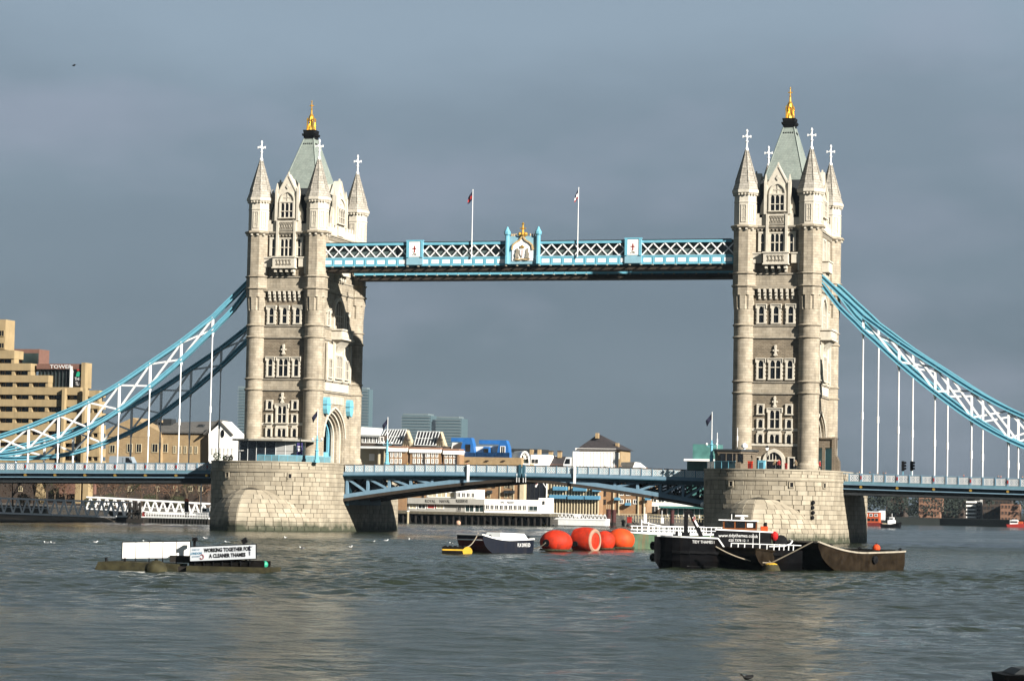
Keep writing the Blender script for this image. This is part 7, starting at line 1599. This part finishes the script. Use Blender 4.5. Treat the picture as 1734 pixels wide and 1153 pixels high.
# far bank wood and blocks
FARL = mat('far_leaves', (.022, .032, .024), .85, var=.4, scale=.3); fw = MB(); rr = random.Random(5)
for i in range(150):
    x, y = rr.uniform(-75, 150), rr.uniform(566, 640); r_ = rr.uniform(2.4, 4.6); h_ = rr.uniform(3.0, 10.5)
    leafy(fw, (x, y, 2.4+h_), r_, 150, .55, rr, rr.uniform(.8, 1.4))
fo = fw.build('woodland', FARL); tag(fo, 'dark far wood along the bank beyond the right pier', 'woodland', None, 'stuff')
FARW = {}
def farblock(px0, px1, pyt, Y, m_, label, rows, cols, gm, roof=None):
    root = thing('far_block', label, 'building', base((px0+px1)/2, Y, 2.6)); boxpx(root, px0, px1, pyt, 886, Y, 12, m_, 'wall')
    hgt = (884-pyt)/rows
    for r_ in range(rows): win_row(root, px0+1, px1-1, pyt+hgt*r_+hgt*.25, pyt+hgt*r_+hgt*.7, Y, cols, .5, m_, gm, frame=.08)
    if roof: polypx(root, [(px0-1, pyt), ((px0+px1)/2, pyt-7), (px1+1, pyt)], Y, 12, roof, 'roof')
    return root
farblock(1500, 1532, 828, 640, BRICKD, 'dark brick far block left of the white balcony tower', 5, 6, LEAD, SLATE); farblock(1556, 1592, 842, 590, BRICKR, 'reddish far block with small windows in the wood', 4, 7, LEAD, SLATE); farblock(1597, 1632, 838, 630, BRICKD, 'dark far block directly left of the white balcony tower', 5, 6, LEAD); farblock(1664, 1712, 846, 585, BRICKD, 'dark far block right of the white balcony tower', 4, 7, LEAD, SLATE); farblock(1694, 1725, 853, 574, BRICKR, 'red brick far block near the right edge', 3, 5, LEAD)
wt = thing('balcony_tower', 'pale tower of curved white balconies on the far bank', 'building', base(1647, 592, 2.6)); boxpx(wt, 1645, 1660, 838, 885, 592, 10, mat('far_concrete', (.45, .45, .43), .8), 'core')
for k in range(7): boxpx(wt, 1636, 1652, 842+k*6.4, 844.6+k*6.4, 588.5, 5, WREND, 'balcony'); boxpx(wt, 1638, 1650, 844.6+k*6.4, 848.4+k*6.4, 590, 3, LEAD, 'window_band')
for k in range(7): boxpx(wt, 1654, 1660, 843+k*6.4, 846+k*6.4, 591.6, .3, LEAD, 'window')
# distant towers
TEAL = mat('tower_glass', (.10, .16, .18), .35, var=.1, scale=.02); TEAL2 = mat('tower_cladding', (.20, .25, .26), .5, var=.1, scale=.02)
for px0, px1, pyt, lab in ((402, 421, 654, 'hazy tall office tower just left of the left bridge tower'), (600, 623, 656, 'hazy tall office tower just right of the left bridge tower'), (679, 728, 700, 'hazy broad office tower above the glass roofs, left of a pair'), (737, 780, 705, 'hazy broad office tower above the blue roofs, right of a pair')):
    Y = 3400; root = thing('office_tower', lab, 'skyscraper', base((px0+px1)/2, Y, 2.6), group='hazy office towers in the distance'); w_ = px1-px0
    boxpx(root, px0, px1, pyt+3, 860, Y, w_*.8, TEAL, 'shaft'); boxpx(root, px0+w_*.06, px1-w_*.06, pyt, pyt+3, Y+3, w_*.6, TEAL2, 'crown')
    n = int((790-pyt)/5)
    for k in range(n): boxpx(root, px0-.1, px1+.1, pyt+5+5*k, pyt+6.6+5*k, Y-1.2, 2, TEAL2, 'floor_band')
# ================================================================== HAZE
AIR = bpy.data.materials.new('air'); AIR.use_nodes = True; nt = AIR.node_tree; nt.nodes.clear(); ov = nt.nodes.new('ShaderNodeOutputMaterial'); pvv = nt.nodes.new('ShaderNodeVolumePrincipled')
pvv.inputs['Color'].default_value = (.42, .55, .67, 1); pvv.inputs['Density'].default_value = 3.2e-5; pvv.inputs['Anisotropy'].default_value = 0.0; nt.links.new(pvv.outputs[0], ov.inputs['Volume'])
hz = MB(); hz.box(-3300, 3300, -650, 5000, -3.2, 260); ho = hz.build('haze', AIR); ho['kind'] = 'stuff'; ho['label'] = 'thin blue grey haze over the river'
bpy.context.view_layer.update()
